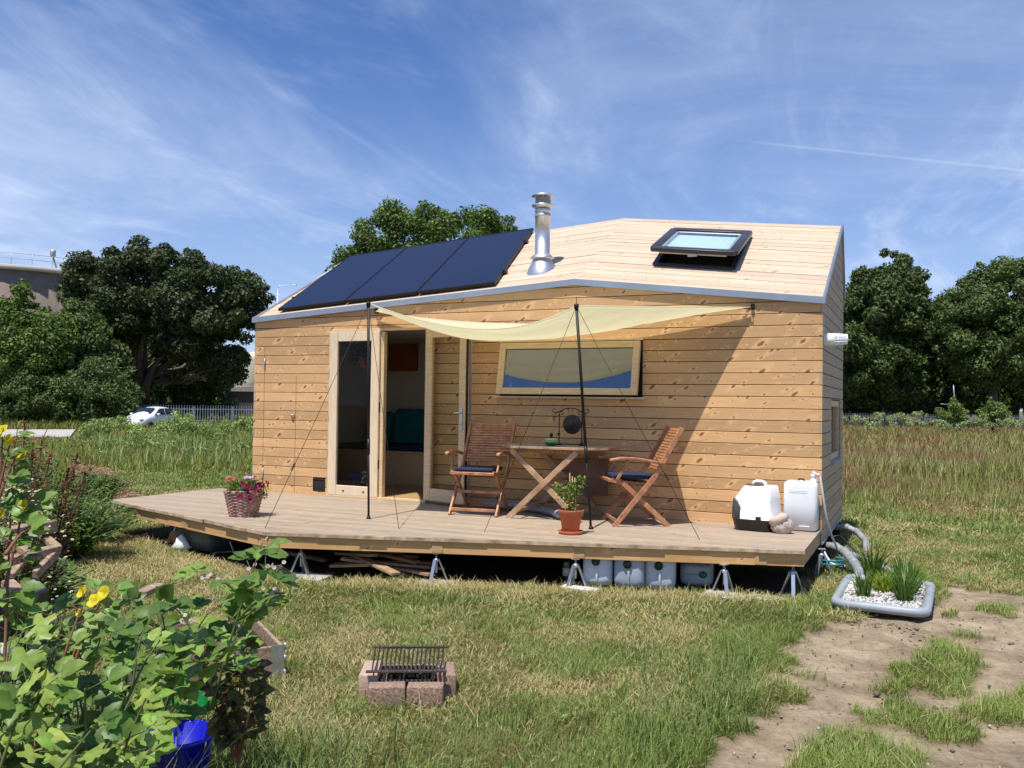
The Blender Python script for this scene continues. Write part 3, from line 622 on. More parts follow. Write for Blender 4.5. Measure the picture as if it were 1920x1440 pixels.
# tall meadow right of and behind the house, and rough growth left
def tallgrass(n, t0, t1, lo, hi, h0, h1, w0, w1, seed, redness, green=0.0):
    x, y = field(n, t0, t1, 0.64, 1); a, b = lat(x, y); s = b / a
    k = (s > lo) & (s < hi) & (dpoly(x, y, HOUSE) < -0.6) & (chip_of(x, y) < .3) & (dpoly(x, y, DECK) < -.5); x, y, a = x[k], y[k], a[k]; n = len(x)
    pa = fbm(x * .35, y * .35, seed); pb = fbm(x * .9, y * .9, seed + 7); pc = fbm(x * 2.0, y * 2.0, seed + 9)
    r = rng.uniform(0, 1, n)
    c = mixc3(OLIVE, STRAW, np.clip(r * .9 + (pb - .5), 0, 1))
    red = (rng.uniform(0, 1, n) < np.clip((pa - .42) * 3.2, 0, .85) * redness)
    gr = (rng.uniform(0, 1, n) < np.clip((pb - .42) * 3 + green, 0, .95)) & ~red
    c = np.where(red[:, None], mixc3(RED, (0.30, 0.16, 0.10), rng.uniform(0, 1, n)), c)
    c = np.where(gr[:, None], mixc3((0.11, 0.155, 0.03), (0.27, 0.29, 0.055), rng.uniform(0, 1, n)), c)
    h = rng.uniform(h0, h1, n) * (.55 + .9 * pc) * sstep(t0 - .5, t0 + 3, a) ; h = np.maximum(h, .08)
    tr_k = np.clip(1 - .8 * np.exp(-((x + 25) ** 2 + (y - 16) ** 2) / 90), 0, 1); h = h * tr_k; h = np.where(dpoly(x, y, ROADP) > -.3, .02, h)   # trodden turf before the slab road
    return (*blades(x, y, height(x, y), h, rng.uniform(w0, w1, n), rng.uniform(0, 6.3, n), rng.uniform(.05, .45, n), rng.uniform(.1, .8, n)), rep(c * rng.uniform(.75, 1.2, n)[:, None]))
parts = [tallgrass(60000, 12.5, 20, .30, .62, .14, .30, .006, .012, 200, .9), tallgrass(95000, 16.5, 30, .30, .62, .35, .62, .010, .02, 210, 1.0), tallgrass(110000, 28, 74, .28, .62, .45, .8, .025, .06, 220, .8, .1),
         tallgrass(26000, 74, 120, -.64, .64, .5, .9, .08, .16, 230, .3, .4)]
n = 3400; x, y = field(n, 11, 34, .64, 1); a, b = lat(x, y); k = (b / a > .31) & (dpoly(x, y, HOUSE) < -.8); x, y = x[k], y[k]; n = len(x)
V, F = blades(x, y, height(x, y), rng.uniform(.4, .85, n), rng.uniform(.008, .016, n), rng.uniform(0, 6.3, n), rng.uniform(.02, .25, n), rng.uniform(.0, .4, n)); parts.append((V, F, rep(mixc3((.22, .27, .06), (.5, .46, .2), rng.uniform(0, 1, n)))))
V, F, C = join_np(parts)
tag(np_mesh('meadow_grass', V, F, C, M['blade']), kind='stuff', label='tall reddish and yellow meadow grass right of the wooden house')
parts = [tallgrass(70000, 17, 30, -.62, -.16, .12, .38, .012, .022, 240, .08, .85), tallgrass(100000, 28, 60, -.64, -.14, .3, .75, .025, .05, 250, .15, .7)]
n = 9000; x, y = field(n, 19, 40, .64, 1); a, b = lat(x, y); k = (b / a < -.24) & (b / a > -.47) & (dpoly(x, y, ROADP) < -2) & (fbm(x * .5, y * .5, 301) > .4); x, y = x[k], y[k]; n = len(x)
V, F = blades(x, y, height(x, y), rng.uniform(.35, .85, n), rng.uniform(.014, .03, n), rng.uniform(0, 6.3, n), rng.uniform(.02, .3, n), rng.uniform(.0, .6, n)); parts.append((V, F, rep(mixc3((.16, .25, .06), (.42, .47, .2), rng.uniform(0, 1, n)))))
V, F, C = join_np(parts)
tag(np_mesh('rough_grass', V, F, C, M['blade']), kind='stuff', label='long green grass behind the deck on the left')
# reddish wood chips on the path
n = 26000; x = rng.uniform(-10.8, -2.4, n); y = rng.uniform(0.2, 6.1, n); k = chip_of(x, y) > rng.uniform(.3, .9, n); x, y = x[k], y[k]; n = len(x)
az = rng.uniform(0, 6.3, n); l = rng.uniform(.02, .05, n); w = rng.uniform(.006, .014, n); z = height(x, y) + rng.uniform(.004, .03, n); tl = rng.normal(0, .25, n)
ux, uy = np.cos(az) * l, np.sin(az) * l; vx, vy = -np.sin(az) * w, np.cos(az) * w
V = np.stack([np.stack([x - ux - vx, y - uy - vy, z - tl * l], 1), np.stack([x + ux - vx, y + uy - vy, z + tl * l], 1), np.stack([x + ux + vx, y + uy + vy, z + tl * l + .004], 1), np.stack([x - ux + vx, y - uy + vy, z - tl * l + .004], 1)], 1).reshape(-1, 3)
F = (np.arange(n) * 4)[:, None] + np.arange(4)[None]
tag(np_mesh('wood_chips', V, F, rep(mixc3((.17, .085, .05), (.45, .3, .2), rng.uniform(0, 1, n)), 4), M['blade']), kind='stuff', label='reddish wood chips scattered on the path at left')

# ------------------------------------------------------------------ leaves, trees, bushes
def leafcloud(P, Nn, size, col, aspect=1.7, jitter=.9):
    """one folded rhombic leaf clump per point, facing roughly along Nn"""
    n = len(P); d = Nn + rng.normal(0, jitter, (n, 3)); d /= np.linalg.norm(d, axis=1)[:, None] + 1e-9
    size = size * .74; a = rng.normal(0, 1, (n, 3)); u = np.cross(d, a); u /= np.linalg.norm(u, axis=1)[:, None] + 1e-9; v = np.cross(d, u)
    s = (size * rng.uniform(.6, 1.3, n))[:, None]; fold = d * s * .18
    V = np.stack([P - u * s * aspect / 2, P + v * s * .42 + fold, P + u * s * aspect / 2, P - v * s * .42 + fold], 1).reshape(-1, 3)
    F = (np.arange(n) * 4)[:, None] + np.arange(4)[None]
    return V, F, rep(col, 4)
def puffs(blobs, dens, size, cols, flat=.8, seed=1, hole=.0):
    """leaves on the shells of many small puffs; the gaps between puffs stay open"""
    Ps, Ns, Cs = [], [], []
    for (c, r) in blobs:
        n = max(14, int(dens * 1.9 * r * r)); q = rng.normal(0, 1, (n, 3)); q /= np.linalg.norm(q, axis=1)[:, None]
        rad = r * (1.08 - np.abs(rng.normal(0, .34, n))); rad *= .62 + .76 * fbm(q[:, 0] * 2.3 + c[0], q[:, 1] * 2.3 + q[:, 2] * 2 + c[2], seed)
        p = q * rad[:, None]; p[:, 2] *= flat
        Ps.append(p + np.array(c)); Ns.append(q + np.array([0, 0, .35])); t = rng.uniform(0, 1, n) * .7 + .3 * rng.uniform(0, 1)
        Cs.append(mixc3(cols[0], cols[1], t) * rng.uniform(.8, 1.2, n)[:, None])
    return leafcloud(np.concatenate(Ps), np.concatenate(Ns), size, np.concatenate(Cs))
def crown(poly, D_, n, r0, r1, thick, seed):
    """puff centres filling a crown whose outline is given as seen from the garden; depth is as round as the outline"""
    g = np.random.default_rng(seed); P_ = np.array(poly, float); lo, hi = P_.min(0), P_.max(0); out = []
    pl = [tuple(p) for p in poly]
    while len(out) < n:
        q = g.uniform(lo, hi, (400, 2)); d = dpoly(q[:, 0], q[:, 1], pl); r = g.uniform(r0, r1, 400); need = r * F_PX / D_ * g.uniform(.35, .95, 400)
        tiny = g.uniform(size=400) < .34; r = np.where(tiny, r * .42, r); k = np.where(tiny, (d > -.35 * need) & (d < 1.4 * need), d > need * .8); q, d, r = q[k], np.maximum(d[k], 1), r[k]
        for (a, b_), dd, rr_ in zip(q, d, r):
            e = min(1, dd / (.5 * (hi - lo).min() * .6)); e = math.sqrt(max(0.05, 1 - (1 - e) ** 2))
            sgn = -1 if g.uniform() < .68 else 1; dep = D_ + sgn * thick * e * g.uniform(.35, 1.0)
            out.append((far(a, b_, dep), rr_ * (1 + .25 * e)))
            if len(out) >= n: break
    return out
def tree(name, label, cat, x, y, base_z, trunk_h, blobs, dens, size, cols, tr, limbs, group=None, spread_seed=1, forks=None):
    t = thing(name, label, cat, (x, y, base_z), 0, group); g = np.random.default_rng(spread_seed)
    tb = MB(); org = Vector((0, 0, 0))
    top = Vector((g.normal(0, .2), g.normal(0, .2), trunk_h))
    tb.tube([(0, 0, -.3), (0, 0, .2), top * .5 + Vector((g.normal(0, .1), 0, 0)), top], [tr * 1.35, tr * 1.1, tr * .95, tr * .85], 10)
    sel = g.choice(len(blobs), min(limbs, len(blobs)), replace=False)
    for i in sel:
        e = Vector(blobs[i][0]) - Vector((x, y, base_z)); m = top + (e - top) * .5 + Vector((g.normal(0, .4), g.normal(0, .4), -(e - top).length * .10))
        q = top + (e - top) * .15 + Vector((0, 0, .15)); tb.tube([top * .96, q, m, e], [tr * .55, tr * .42, tr * .26, tr * .08], 7)
    if forks:
        for f in forks: tb.tube([Vector(p) for p in f[0]], f[1], 8)
    tb.build('trunk', M['bark'], t)
    V, F, C = puffs(blobs, dens, size, cols, seed=spread_seed)
    V = V - np.array([x, y, base_z]); np_mesh('crown', V, F, C, M['leaf'], t)
    return t
ZF = -0.4
DG = ((0.034, 0.062, 0.016), (0.105, 0.15, 0.036)); COP = ((0.030, 0.045, 0.017), (0.09, 0.115, 0.04)); MG = ((0.05, 0.095, 0.017), (0.15, 0.22, 0.04)); LG = ((0.045, 0.08, 0.02), (0.14, 0.19, 0.052)); WG = ((.09, .15, .03), (.24, .3, .08))
# the big dark maple behind the car
D_ = 70.0; c0 = far(272, 748, D_)
MAPLE = [(120, 505), (150, 480), (165, 470), (180, 475), (200, 448), (215, 470), (240, 455), (262, 450), (290, 462), (312, 456), (330, 475), (350, 462), (372, 482), (395, 490), (418, 478), (430, 500), (455, 512), (478, 515), (492, 540), (510, 560), (516, 590), (500, 610), (490, 640), (470, 655), (465, 690), (450, 712), (420, 705), (400, 720), (385, 690), (350, 700), (330, 720), (312, 690), (285, 660), (262, 640), (235, 665), (215, 700), (180, 690), (150, 660), (135, 620), (118, 590), (108, 545)]
bl = crown(MAPLE, D_, 290, .45, .95, 6.0, 5)
tree('maple_tree', 'big broad maple with almost black copper green crown behind the parked white car', 'tree', c0[0], c0[1], ZF, 3.0, bl, 330, .25, COP, .5, 26, spread_seed=5,
     forks=[([(0, 0, 1.4), (-.8, 0, 3.2), (-1.7, -2, 5.6), (-2.2, -2.5, 8.5), (-2.0, -2, 10.5)], [.42, .34, .26, .18, .08]), ([(0, 0, 1.6), (.5, -1, 3.6), (1.4, -2, 5.4), (2.6, -2.3, 7.6)], [.4, .3, .22, .1]), ([(0, 0, 1.5), (1.2, -1, 3.0), (2.6, -1.5, 4.6), (4.2, -1.5, 6.0)], [.36, .26, .18, .07])])
OAK = [(622, 480), (640, 455), (668, 448), (676, 418), (700, 412), (712, 385), (735, 378), (752, 388), (790, 380), (812, 384), (836, 402), (850, 395), (862, 380), (890, 376), (922, 378), (938, 402), (958, 404), (962, 425), (985, 445), (985, 560), (960, 660), (840, 720), (700, 700), (640, 600), (615, 520)]
D_ = 62.0; c0 = far(800, 752, D_)
tree('oak_tree', 'bright green oak crown rising behind the solar panels and roof', 'tree', c0[0], c0[1], ZF, 4.5, crown(OAK, D_, 280, .45, .9, 5.5, 8), 340, .21, MG, .5, 14, spread_seed=8)
def massed(name, label, cat, poly, D_, trx, n, r0, r1, thick, dens, size, cols, seed, tr=.25, group=None, limbs=8, th=1.6):
    c0 = far(trx, 750, D_); return tree(name, label, cat, c0[0], c0[1], ZF, th, crown(poly, D_, n, r0, r1, thick, seed), dens, size, cols, tr, limbs, group, seed)
massed('ash_tree', 'tall light green leafy tree in front of the round tank at the left edge', 'tree', [(-40, 560), (-5, 575), (20, 545), (38, 525), (60, 540), (66, 580), (85, 560), (100, 590), (125, 590), (135, 620), (140, 680), (130, 770), (-60, 780), (-80, 640)], 60, 50, 210, .4, .85, 4.5, 330, .22, MG, 12, tr=.3)
massed('alder_tree', 'darker green tree filling the gap between the light green tree and the maple', 'tree', [(110, 590), (135, 560), (165, 570), (190, 600), (215, 640), (250, 690), (262, 760), (120, 775), (95, 700)], 64, 170, 130, .4, .9, 3.5, 340, .22, LG, 13, tr=.2)
massed('hazel_bush', 'dense dark green bush left of the maple trunk and the car', 'bush', [(20, 700), (60, 690), (110, 700), (150, 672), (185, 670), (215, 690), (240, 715), (256, 760), (250, 785), (0, 790), (-10, 730)], 57, 160, 190, .3, .6, 2.5, 420, .17, LG, 14, tr=.12, th=.6)
massed('elder_bush', 'low dark bush right of the maple trunk above the spiked fence', 'bush', [(300, 700), (330, 690), (370, 705), (400, 720), (425, 745), (420, 775), (290, 780), (285, 740)], 74, 330, 110, .35, .7, 2.2, 380, .2, DG, 15, tr=.12, th=.6)
# trees at right
massed('beech_tree', 'dark round tree with a ragged top just right of the house gable', 'tree', [(1560, 560), (1590, 545), (1605, 512), (1625, 500), (1640, 505), (1660, 478), (1690, 473), (1705, 490), (1700, 505), (1725, 505), (1738, 525), (1728, 545), (1745, 560), (1756, 600), (1750, 680), (1740, 760), (1560, 765), (1540, 660)], 84, 1665, 300, .5, 1.1, 7, 300, .28, DG, 21, tr=.45, limbs=16, th=5)
massed('lime_tree', 'wide grey green tree at the right edge with a pale trunk', 'tree', [(1752, 600), (1765, 560), (1785, 545), (1800, 540), (1812, 510), (1830, 497), (1855, 500), (1880, 485), (1905, 482), (1935, 490), (1990, 500), (2040, 560), (2050, 700), (1960, 735), (1900, 730), (1850, 735), (1790, 715), (1755, 660)], 80, 1868, 330, .5, 1.05, 7, 300, .25, LG, 22, tr=.42, limbs=16, th=4.2)
massed('poplar_tree', 'slim dark tree wedged between the two large right hand trees', 'tree', [(1735, 620), (1750, 590), (1775, 580), (1800, 620), (1810, 700), (1800, 770), (1725, 775)], 92, 1762, 110, .5, 1.0, 3, 320, .28, DG, 23, tr=.3, th=3)
for i, (px, dpt, lab) in enumerate([(1590, 104, 'shadowy woodland tree behind the dark round tree beside the gable'), (1690, 108, 'shadowy woodland tree seen low between two right hand trunks'), (1800, 106, 'shadowy woodland tree behind the slim tree'), (1905, 104, 'shadowy woodland tree behind the grey green tree at the right edge')]):
    massed('woodland_tree', lab, 'tree', [(px - 90, 700), (px - 60, 640), (px, 610), (px + 60, 640), (px + 90, 700), (px + 90, 775), (px - 90, 775)], dpt, px, 150, .9, 1.6, 5, 130, .42, DG, 40 + i, tr=.4, th=3, group='dark woodland trees behind the right fence')
massed('willow_shrub', 'bright young shrub before the fence below the white mast', 'bush', [(1748, 792), (1760, 776), (1755, 764), (1772, 770), (1782, 752), (1792, 742), (1796, 758), (1810, 752), (1806, 768), (1826, 776), (1818, 792)], 62, 1790, 70, .12, .28, 1.0, 650, .13, WG, 30, tr=.05, th=.4)
massed('willow_shrub', 'spreading young shrub before the fence near the right edge', 'bush', [(1822, 794), (1836, 778), (1832, 766), (1848, 766), (1856, 744), (1866, 758), (1878, 748), (1880, 764), (1896, 762), (1894, 778), (1908, 794)], 62, 1863, 80, .12, .28, 1.0, 650, .13, WG, 31, tr=.05, th=.4)
massed('yew_tree', 'black green backing trees filling the gap behind the maple trunk', 'tree', [(190, 620), (240, 590), (330, 600), (420, 620), (440, 690), (430, 775), (180, 775)], 90, 320, 230, .6, 1.2, 4, 200, .3, DG, 45, tr=.35, th=2)
# pale green weeds in front of the car and fence
def weedmass(spots, size, dens, cols):
    Vs = []
    for (px, py, rp_, dpt) in spots:
        c = far(px, py, dpt); r = rp_ / F_PX * dpt
        bl = [(c + rng.normal(0, .5, 3) * r * np.array([1, 1, .6]), r * rng.uniform(.35, .7)) for q in range(5)]
        Vs.append(puffs(bl, dens, size, cols, seed=3))
    return join_np([(v, f, c) for v, f, c in Vs])
sp = [(px, 802 + 12 * math.sin(px * .05) + random.uniform(-6, 10), random.uniform(14, 24), random.uniform(26, 34)) for px in range(165, 480, 13)]
sp += [(px, 838 + random.uniform(-10, 12), random.uniform(9, 15), random.uniform(21, 25)) for px in list(range(190, 300, 26)) + list(range(330, 475, 22))]
V, F, C = weedmass(sp, .06, 1900, ((0.14, 0.22, 0.05), (0.38, 0.47, 0.16)))
tag(np_mesh('weeds', V, F, C, M['leaf']), kind='stuff', label='pale green waist high weeds in front of the car and fence')
sp = [(px + random.uniform(-8, 8), 793 + random.uniform(-7, 7), random.uniform(5, 13), random.uniform(48, 60)) for px in range(1590, 1930, 19)]
sp += [(px, 780 + random.uniform(-6, 6), random.uniform(8, 13), 60) for px in (1655, 1690, 1722)]
V, F, C = weedmass(sp, .10, 700, ((0.16, 0.22, 0.07), (0.40, 0.46, 0.22)))
tag(np_mesh('meadow_weeds', V, F, C, M['leaf']), kind='stuff', label='pale green tall weeds at the foot of the right hand trees')

# ------------------------------------------------------------------ fence, tank, buildings, poles, car
fa, fb = far(-200, 760, 60), far(2150, 765, 92); fz = ZF; FH = 1.42
ft = thing('palisade_fence', 'long light grey spiked metal fence running behind the car and house', 'fence', (fa[0], fa[1], fz))
seg = 2.75; tot = float(np.hypot(*(fb - fa)[:2])); nb = int(tot / seg); dirf = (fb - fa)[:2] / tot; ang = math.atan2(dirf[1], dirf[0])
pan = MB()
for zz in (0.35, FH - .22): pan.box((seg / 2, 0, zz), (seg - .08, .04, .05))
for k in range(15):
    px = .1 + k * (seg - .2) / 14; pan.box((px, -.03, (FH - .08) / 2 + .03), (.05, .012, FH - .1)); pan.add([(px - .025, -.036, FH - .02), (px + .025, -.036, FH - .02), (px + .025, -.024, FH - .02), (px - .025, -.024, FH - .02), (px, -.03, FH + .09)], [(0, 1, 4), (1, 2, 4), (2, 3, 4), (3, 0, 4)])
pstb = MB(); pstb.box((0, .03, FH / 2), (.09, .06, FH))
po = pan.build('fence_panel', M['steel'], ft); so_ = pstb.build('fence_post', M['steel'], ft)
for o in (po, so_): o.rotation_euler = (0, 0, ang)
for k in range(1, nb):
    for src in (po, so_):
        c = src.copy(); COL.objects.link(c); c.location = (dirf[0] * seg * k, dirf[1] * seg * k, 0)
# round concrete tank
tc0 = far(20, 748, 128); tr0 = 15.2
tk = thing('storage_tank', 'round brown concrete tank with railings on its white roof behind the left trees', 'tank', (tc0[0], tc0[1], ZF))
topz = CAM[2] + (745 - 503) / F_PX * 113 + .4
MB().lathe((0, 0, 0), [(tr0, -.5), (tr0, topz)], 72).build('tank_wall', M['tankwall'], tk)
MB().lathe((0, 0, 0), [(tr0 + .35, topz), (tr0 + .45, topz + .1), (tr0 + .45, topz + .55), (tr0, topz + .7), (0, topz + 1.7)], 72).build('roof', plain('tank_roof_rim', (0.42, 0.40, 0.36), .9, var=.08), tk)
rl = MB()
for hgt in (.9, 1.6): rl.tube([((tr0 - .2) * math.cos(a), (tr0 - .2) * math.sin(a), topz + .6 + hgt) for a in np.linspace(0, 2 * math.pi, 60)], .035, 5)
for a in np.linspace(0, 2 * math.pi, 40): rl.tube([((tr0 - .2) * math.cos(a), (tr0 - .2) * math.sin(a), topz + .4), ((tr0 - .2) * math.cos(a), (tr0 - .2) * math.sin(a), topz + 2.2)], .035, 5)
rl.build('railing', M['steeldull'], tk)
vd = Vector((CAM[0] - tc0[0], CAM[1] - tc0[1], 0)).normalized(); vr = Vector((-vd.y, vd.x, 0)) * -1
if vr.dot(rt) < 0: vr = -vr
def tkp(right, toward, z): return vr * right + vd * toward + Vector((0, 0, z))
pp = MB()
for rr_ in (-.55, .15): 
    q = tkp(rr_ - .2, 15.0, 0); pp.tube([q + Vector((0, 0, -.2)), q + Vector((0, 0, topz + .2))], .14, 8)
pp.build('downpipe', M['rust'], tk)
bx_ = MB(); bx_.box(tkp(8.7, 10.6, topz + 1.3), (2.2, 1.4, 2.3), (0, 0, math.atan2(vr.y, vr.x))); bx_.build('roof_box', M['tankwall'], tk, bevel=.04)
pv = MB(); q = tkp(9.1, 12.2, 0); pv.tube([q + Vector((0, 0, topz - 2.5)), q + Vector((0, 0, topz + 2.5))], .27, 10); pv.lathe(q + Vector((0, 0, topz + 2.4)), [(.4, 0), (.4, .12), (.05, .25)], 12); pv.build('vent_pipe', M['concrete'], tk)
ap = MB(); q = tkp(5.0, 12.5, topz + 1.0); ap.tube([q, q + vr * -.4 + Vector((0, 0, 1.3))], .13, 8); ap.lathe(q + vr * -.45 + Vector((0, 0, 1.3)), [(.1, 0), (.35, .25), (.38, .9), (.25, 1.15), (.05, 1.2)], 12)
q = tkp(6.6, 12.5, topz + .9); ap.lathe(q, [(.9, 0), (.9, .35), (.5, .5), (.3, 1.0), (.05, 1.1)], 14); ap.tube([tkp(7.9, 12, topz + 1), tkp(7.9, 12, topz + 2.7), tkp(8.2, 12, topz + 2.4)], .05, 6); ap.build('roof_fitting', M['steeldull'], tk)
# cream hall with dark lower wall, glimpsed left of the house
hc = far(478, 748, 96); ha = math.atan2(vr.y, vr.x)
hl = thing('industrial_hall', 'cream rendered hall with a rounded roof edge left of the house', 'building', (hc[0], hc[1], ZF), ha)
wb = MB(); wb.box((1.5, 4, 1.2), (14.5, 8, 3.2)); wb.build('lower_wall', plain('brown_grey_wall', (0.10, 0.08, 0.065), .9), hl)
wc = MB(); wc.box((3.3, 4.02, 5.1), (8.5, 8, 4.2)); wc.build('upper_wall', M['cream'], hl, bevel=.9, seg=4)
wr = MB(); wr.box((1.5, 3.9, 3.03), (14.8, 8.3, .42)); wr.build('ledge', M['concrete'], hl)
wd = MB(); wd.box((-5.2, -.06, 1.3), (1.3, .1, 3.0)); wd.build('brick_pier', M['redb'], hl)
wd = MB(); wd.box((-2.7, -.06, 1.2), (1.7, .1, 2.7)); wd.build('door', plain('red_brown_door', (0.09, 0.03, 0.022), .8), hl)
# small lamp post among the left trees, overhead mast and arm above the fence by the roof
def lamp(name, label, px, pyt, pyb, dd_, r, arm=None, cat='street lamp'):
    b = far(px, pyb, dd_); t = far(px, pyt, dd_); th = thing(name, label, cat, (b[0], b[1], ZF))
    hgt = t[2] - ZF; p = MB(); p.tube([(0, 0, 0), (0, 0, hgt)], [r, r * .7], 8); p.build('pole', M['steel'], th)
    h = MB()
    if arm: h.tube([(0, 0, hgt), tuple(vr * arm * .1 + Vector((0, 0, hgt + .35))), tuple(vr * arm + Vector((0, 0, hgt + .55)))], r * .6, 6); h.box(tuple(vr * arm + Vector((0, 0, hgt + .55))), (.5, .25, .14))
    else: h.lathe((0, 0, hgt), [(.05, 0), (.16, .1), (.16, .3), (.02, .38)], 10)
    h.build('lamp_head', M['white'], th); return th
lamp('street_lamp', 'small white globe lamp standing among the left bushes', 115, 652, 750, 62, .05)
lamp('street_lamp', 'tall grey lamp post with a long arm above the left roof slope', 517, 540, 750, 105, .07, arm=2.0)
mb_ = far(1789, 770, 66); mh_ = far(1789, 722, 66)[2] - ZF; mt_ = thing('antenna_mast', 'thin pale mast sticking out of the shrub at right', 'mast', (mb_[0], mb_[1], ZF)); o_ = MB(); o_.tube([(0, 0, 0), (0, 0, mh_ * .8), (-.05, 0, mh_)], [.05, .045, .03], 8); o_.build('mast_tube', M['steeldull'], mt_); o_ = MB(); o_.tube([tuple(vr * -1.6 + Vector((0, 0, mh_ * .62))), tuple(Vector((0, 0, mh_ * .6)))], .03, 6); o_.build('side_arm', M['steeldull'], mt_)
# ------------------------------------------------------------------ parked car
cc = far(283, 790, 53.0)
cg_ = Vector((CAM[0] - cc[0], CAM[1] - cc[1], 0)).normalized(); cfw = cg_ * .80 - Vector((-cg_.y, cg_.x, 0)) * .60
car = thing('parked_car', 'small white hatchback parked in front of the spiked fence', 'car', (cc[0], cc[1], ZF + .02), math.atan2(cfw.y, cfw.x))
# local: x forward, y left, z up; length 3.5, width 1.64, height 1.47
def ring(x, hw, z0, z1, ztop, hwt):
    return [(x, -hw, z0), (x, -hw, z1 * .7), (x, -hw * .98, z1), (x, -hwt, ztop), (x, 0, ztop + .03), (x, hwt, ztop), (x, hw * .98, z1), (x, hw, z1 * .7), (x, hw, z0)]
st = [(-1.72, .68, .35, .78, .80, .55), (-1.66, .76, .25, .92, .95, .58), (-1.45, .80, .22, .98, 1.28, .56), (-1.05, .82, .22, .97, 1.42, .58), (-.3, .82, .22, .95, 1.45, .60), (.25, .82, .22, .93, 1.38, .60), (.95, .82, .22, .90, .96, .70), (1.45, .80, .22, .80, .84, .66), (1.70, .72, .25, .64, .67, .55), (1.78, .6, .32, .5, .52, .45)]
b = MB(); b.loft([ring(*s) for s in st]); b.build('body', M['carpaint'], car, subsurf=1)
g = MB(); g.add([(.93, -.62, .985), (.93, .62, .985), (.33, .50, 1.375), (.33, -.50, 1.375)], [(0, 1, 2, 3)]); g.build('windscreen', M['carglass'], car, fixn=False).modifiers.new('t', 'SOLIDIFY').thickness = .03
for sgn in (-1, 1):
    g = MB(); g.add([(.72, .80 * sgn, .96), (-.25, .815 * sgn, .98), (-.25, .67 * sgn, 1.36), (.15, .67 * sgn, 1.33)], [(0, 1, 2, 3)]); g.build('side_window', M['carglass'], car, fixn=False).modifiers.new('t', 'SOLIDIFY').thickness = .03
    g = MB(); g.add([(-.33, .815 * sgn, .98), (-1.2, .80 * sgn, 1.0), (-1.0, .66 * sgn, 1.33), (-.33, .67 * sgn, 1.36)], [(0, 1, 2, 3)]); g.build('side_window', M['carglass'], car, fixn=False).modifiers.new('t', 'SOLIDIFY').thickness = .03
    h = MB(); h.lathe((1.62, .58 * sgn, .68), [(.02, -.1), (.13, -.05), (.13, .05), (.02, .1)], 12); h.build('headlight', plain('headlight', (.6, .62, .65), .1, .3), car)
    mm_ = MB(); mm_.box((.55, .93 * sgn, 1.0), (.12, .18, .12)); mm_.build('mirror', M['carpaint'], car, bevel=.03, seg=2)
    for wx_ in (-1.12, 1.1):
        w = MB(); w.lathe((wx_, .74 * sgn, .29), [(.2, -.09), (.29, -.08), (.29, .08), (.2, .09)], 20, rotm((R(90), 0, 0))); w.build('wheel', M['rubber'], car)
h = MB(); h.box((1.80, 0, .42), (.03, .5, .11)); h.build('number_plate', plain('yellow_plate', (.7, .5, .05), .5), car)

# ------------------------------------------------------------------ the wooden house
HL, HW, BX, EZ, EM = 7.131, 2.556, 4.525, 2.60, 2.90
RY, RZ, RM, RX = 2.22, 3.78, 4.085, 4.372
DZ = 0.37
house = thing('wooden_house', 'small larch clad house with folded pitched roof standing behind the deck', 'house', (0, 0, 0))
def fmap(u, v, w): return (u, -w, v)
eaveL = (-(0 - 0) * 0, 0, 0)
sl, sr = (EM - EZ) / BX, (EZ - EM) / (HL - BX)
clL = (sl, -1, EZ)                       # z <= EZ + sl*x
clR = (sr, -1, EM - sr * BX)
OPEN = (1.235, 3.235 - .575, DZ - .2, 2.455)       # door opening
WIN = (3.62, 5.30, 1.655, 2.27); HATCH = (0.172, 0.70, DZ, 2.27); CAT = (0.985, 1.18, .415, .585)
mb = MB()
jr = random.Random(5)
def jnt(k):
    r = random.Random(k * 7 + 3); return [5.47] if k % 2 == 0 and r.random() < .8 else ([4.7] if r.random() < .4 else [])
boards(mb, 0.0, HL, 0.23, 2.95, 0.12, WALLV, 0.007, [OPEN, WIN, (0.168, .174, DZ, 2.27), (.690, .696, DZ, 2.27 - .39), CAT], [clL, clR], fmap, 0.03, 0.0025, jnt)
fwall = mb.build('front_wall', M['siding'], house)
bk = MB(); 
for r_ in sub_rects(sub_rects([(0.01, HL - .01, .24, 2.9)], OPEN), (WIN[0] + .05, WIN[1] - .05, WIN[2] + .05, WIN[3] - .05)):
    for rr2 in sub_rects([r_], CAT):
        poly = [(rr2[0], rr2[2]), (rr2[1], rr2[2]), (rr2[1], rr2[3]), (rr2[0], rr2[3])]
        for c_ in (clL, clR): poly = clip(poly, *c_)
        if len(poly) > 2: bk.slab(poly, fmap, -.10, -.032)
# nail heads along the right part
bk.build('wall_core', M['black'], house)
nl = MB()
for k in range(19):
    for xx in (7.04, 6.86, 6.0, 5.42, 5.53):
        zz = WALLV - .12 * k - (.035 if xx in (6.86, 5.42) else .085)
        if WIN[2] - .1 < zz < WIN[3] + .1 and xx < 5.45: continue
        nl.lathe((xx, -.0005, zz), [(.0045, 0), (.0045, .002)], 6, rotm((R(90), 0, 0)))
nl.build('nail_head', plain('nail_heads', (.12, .07, .04), .6), house)['kind'] = 'stuff'
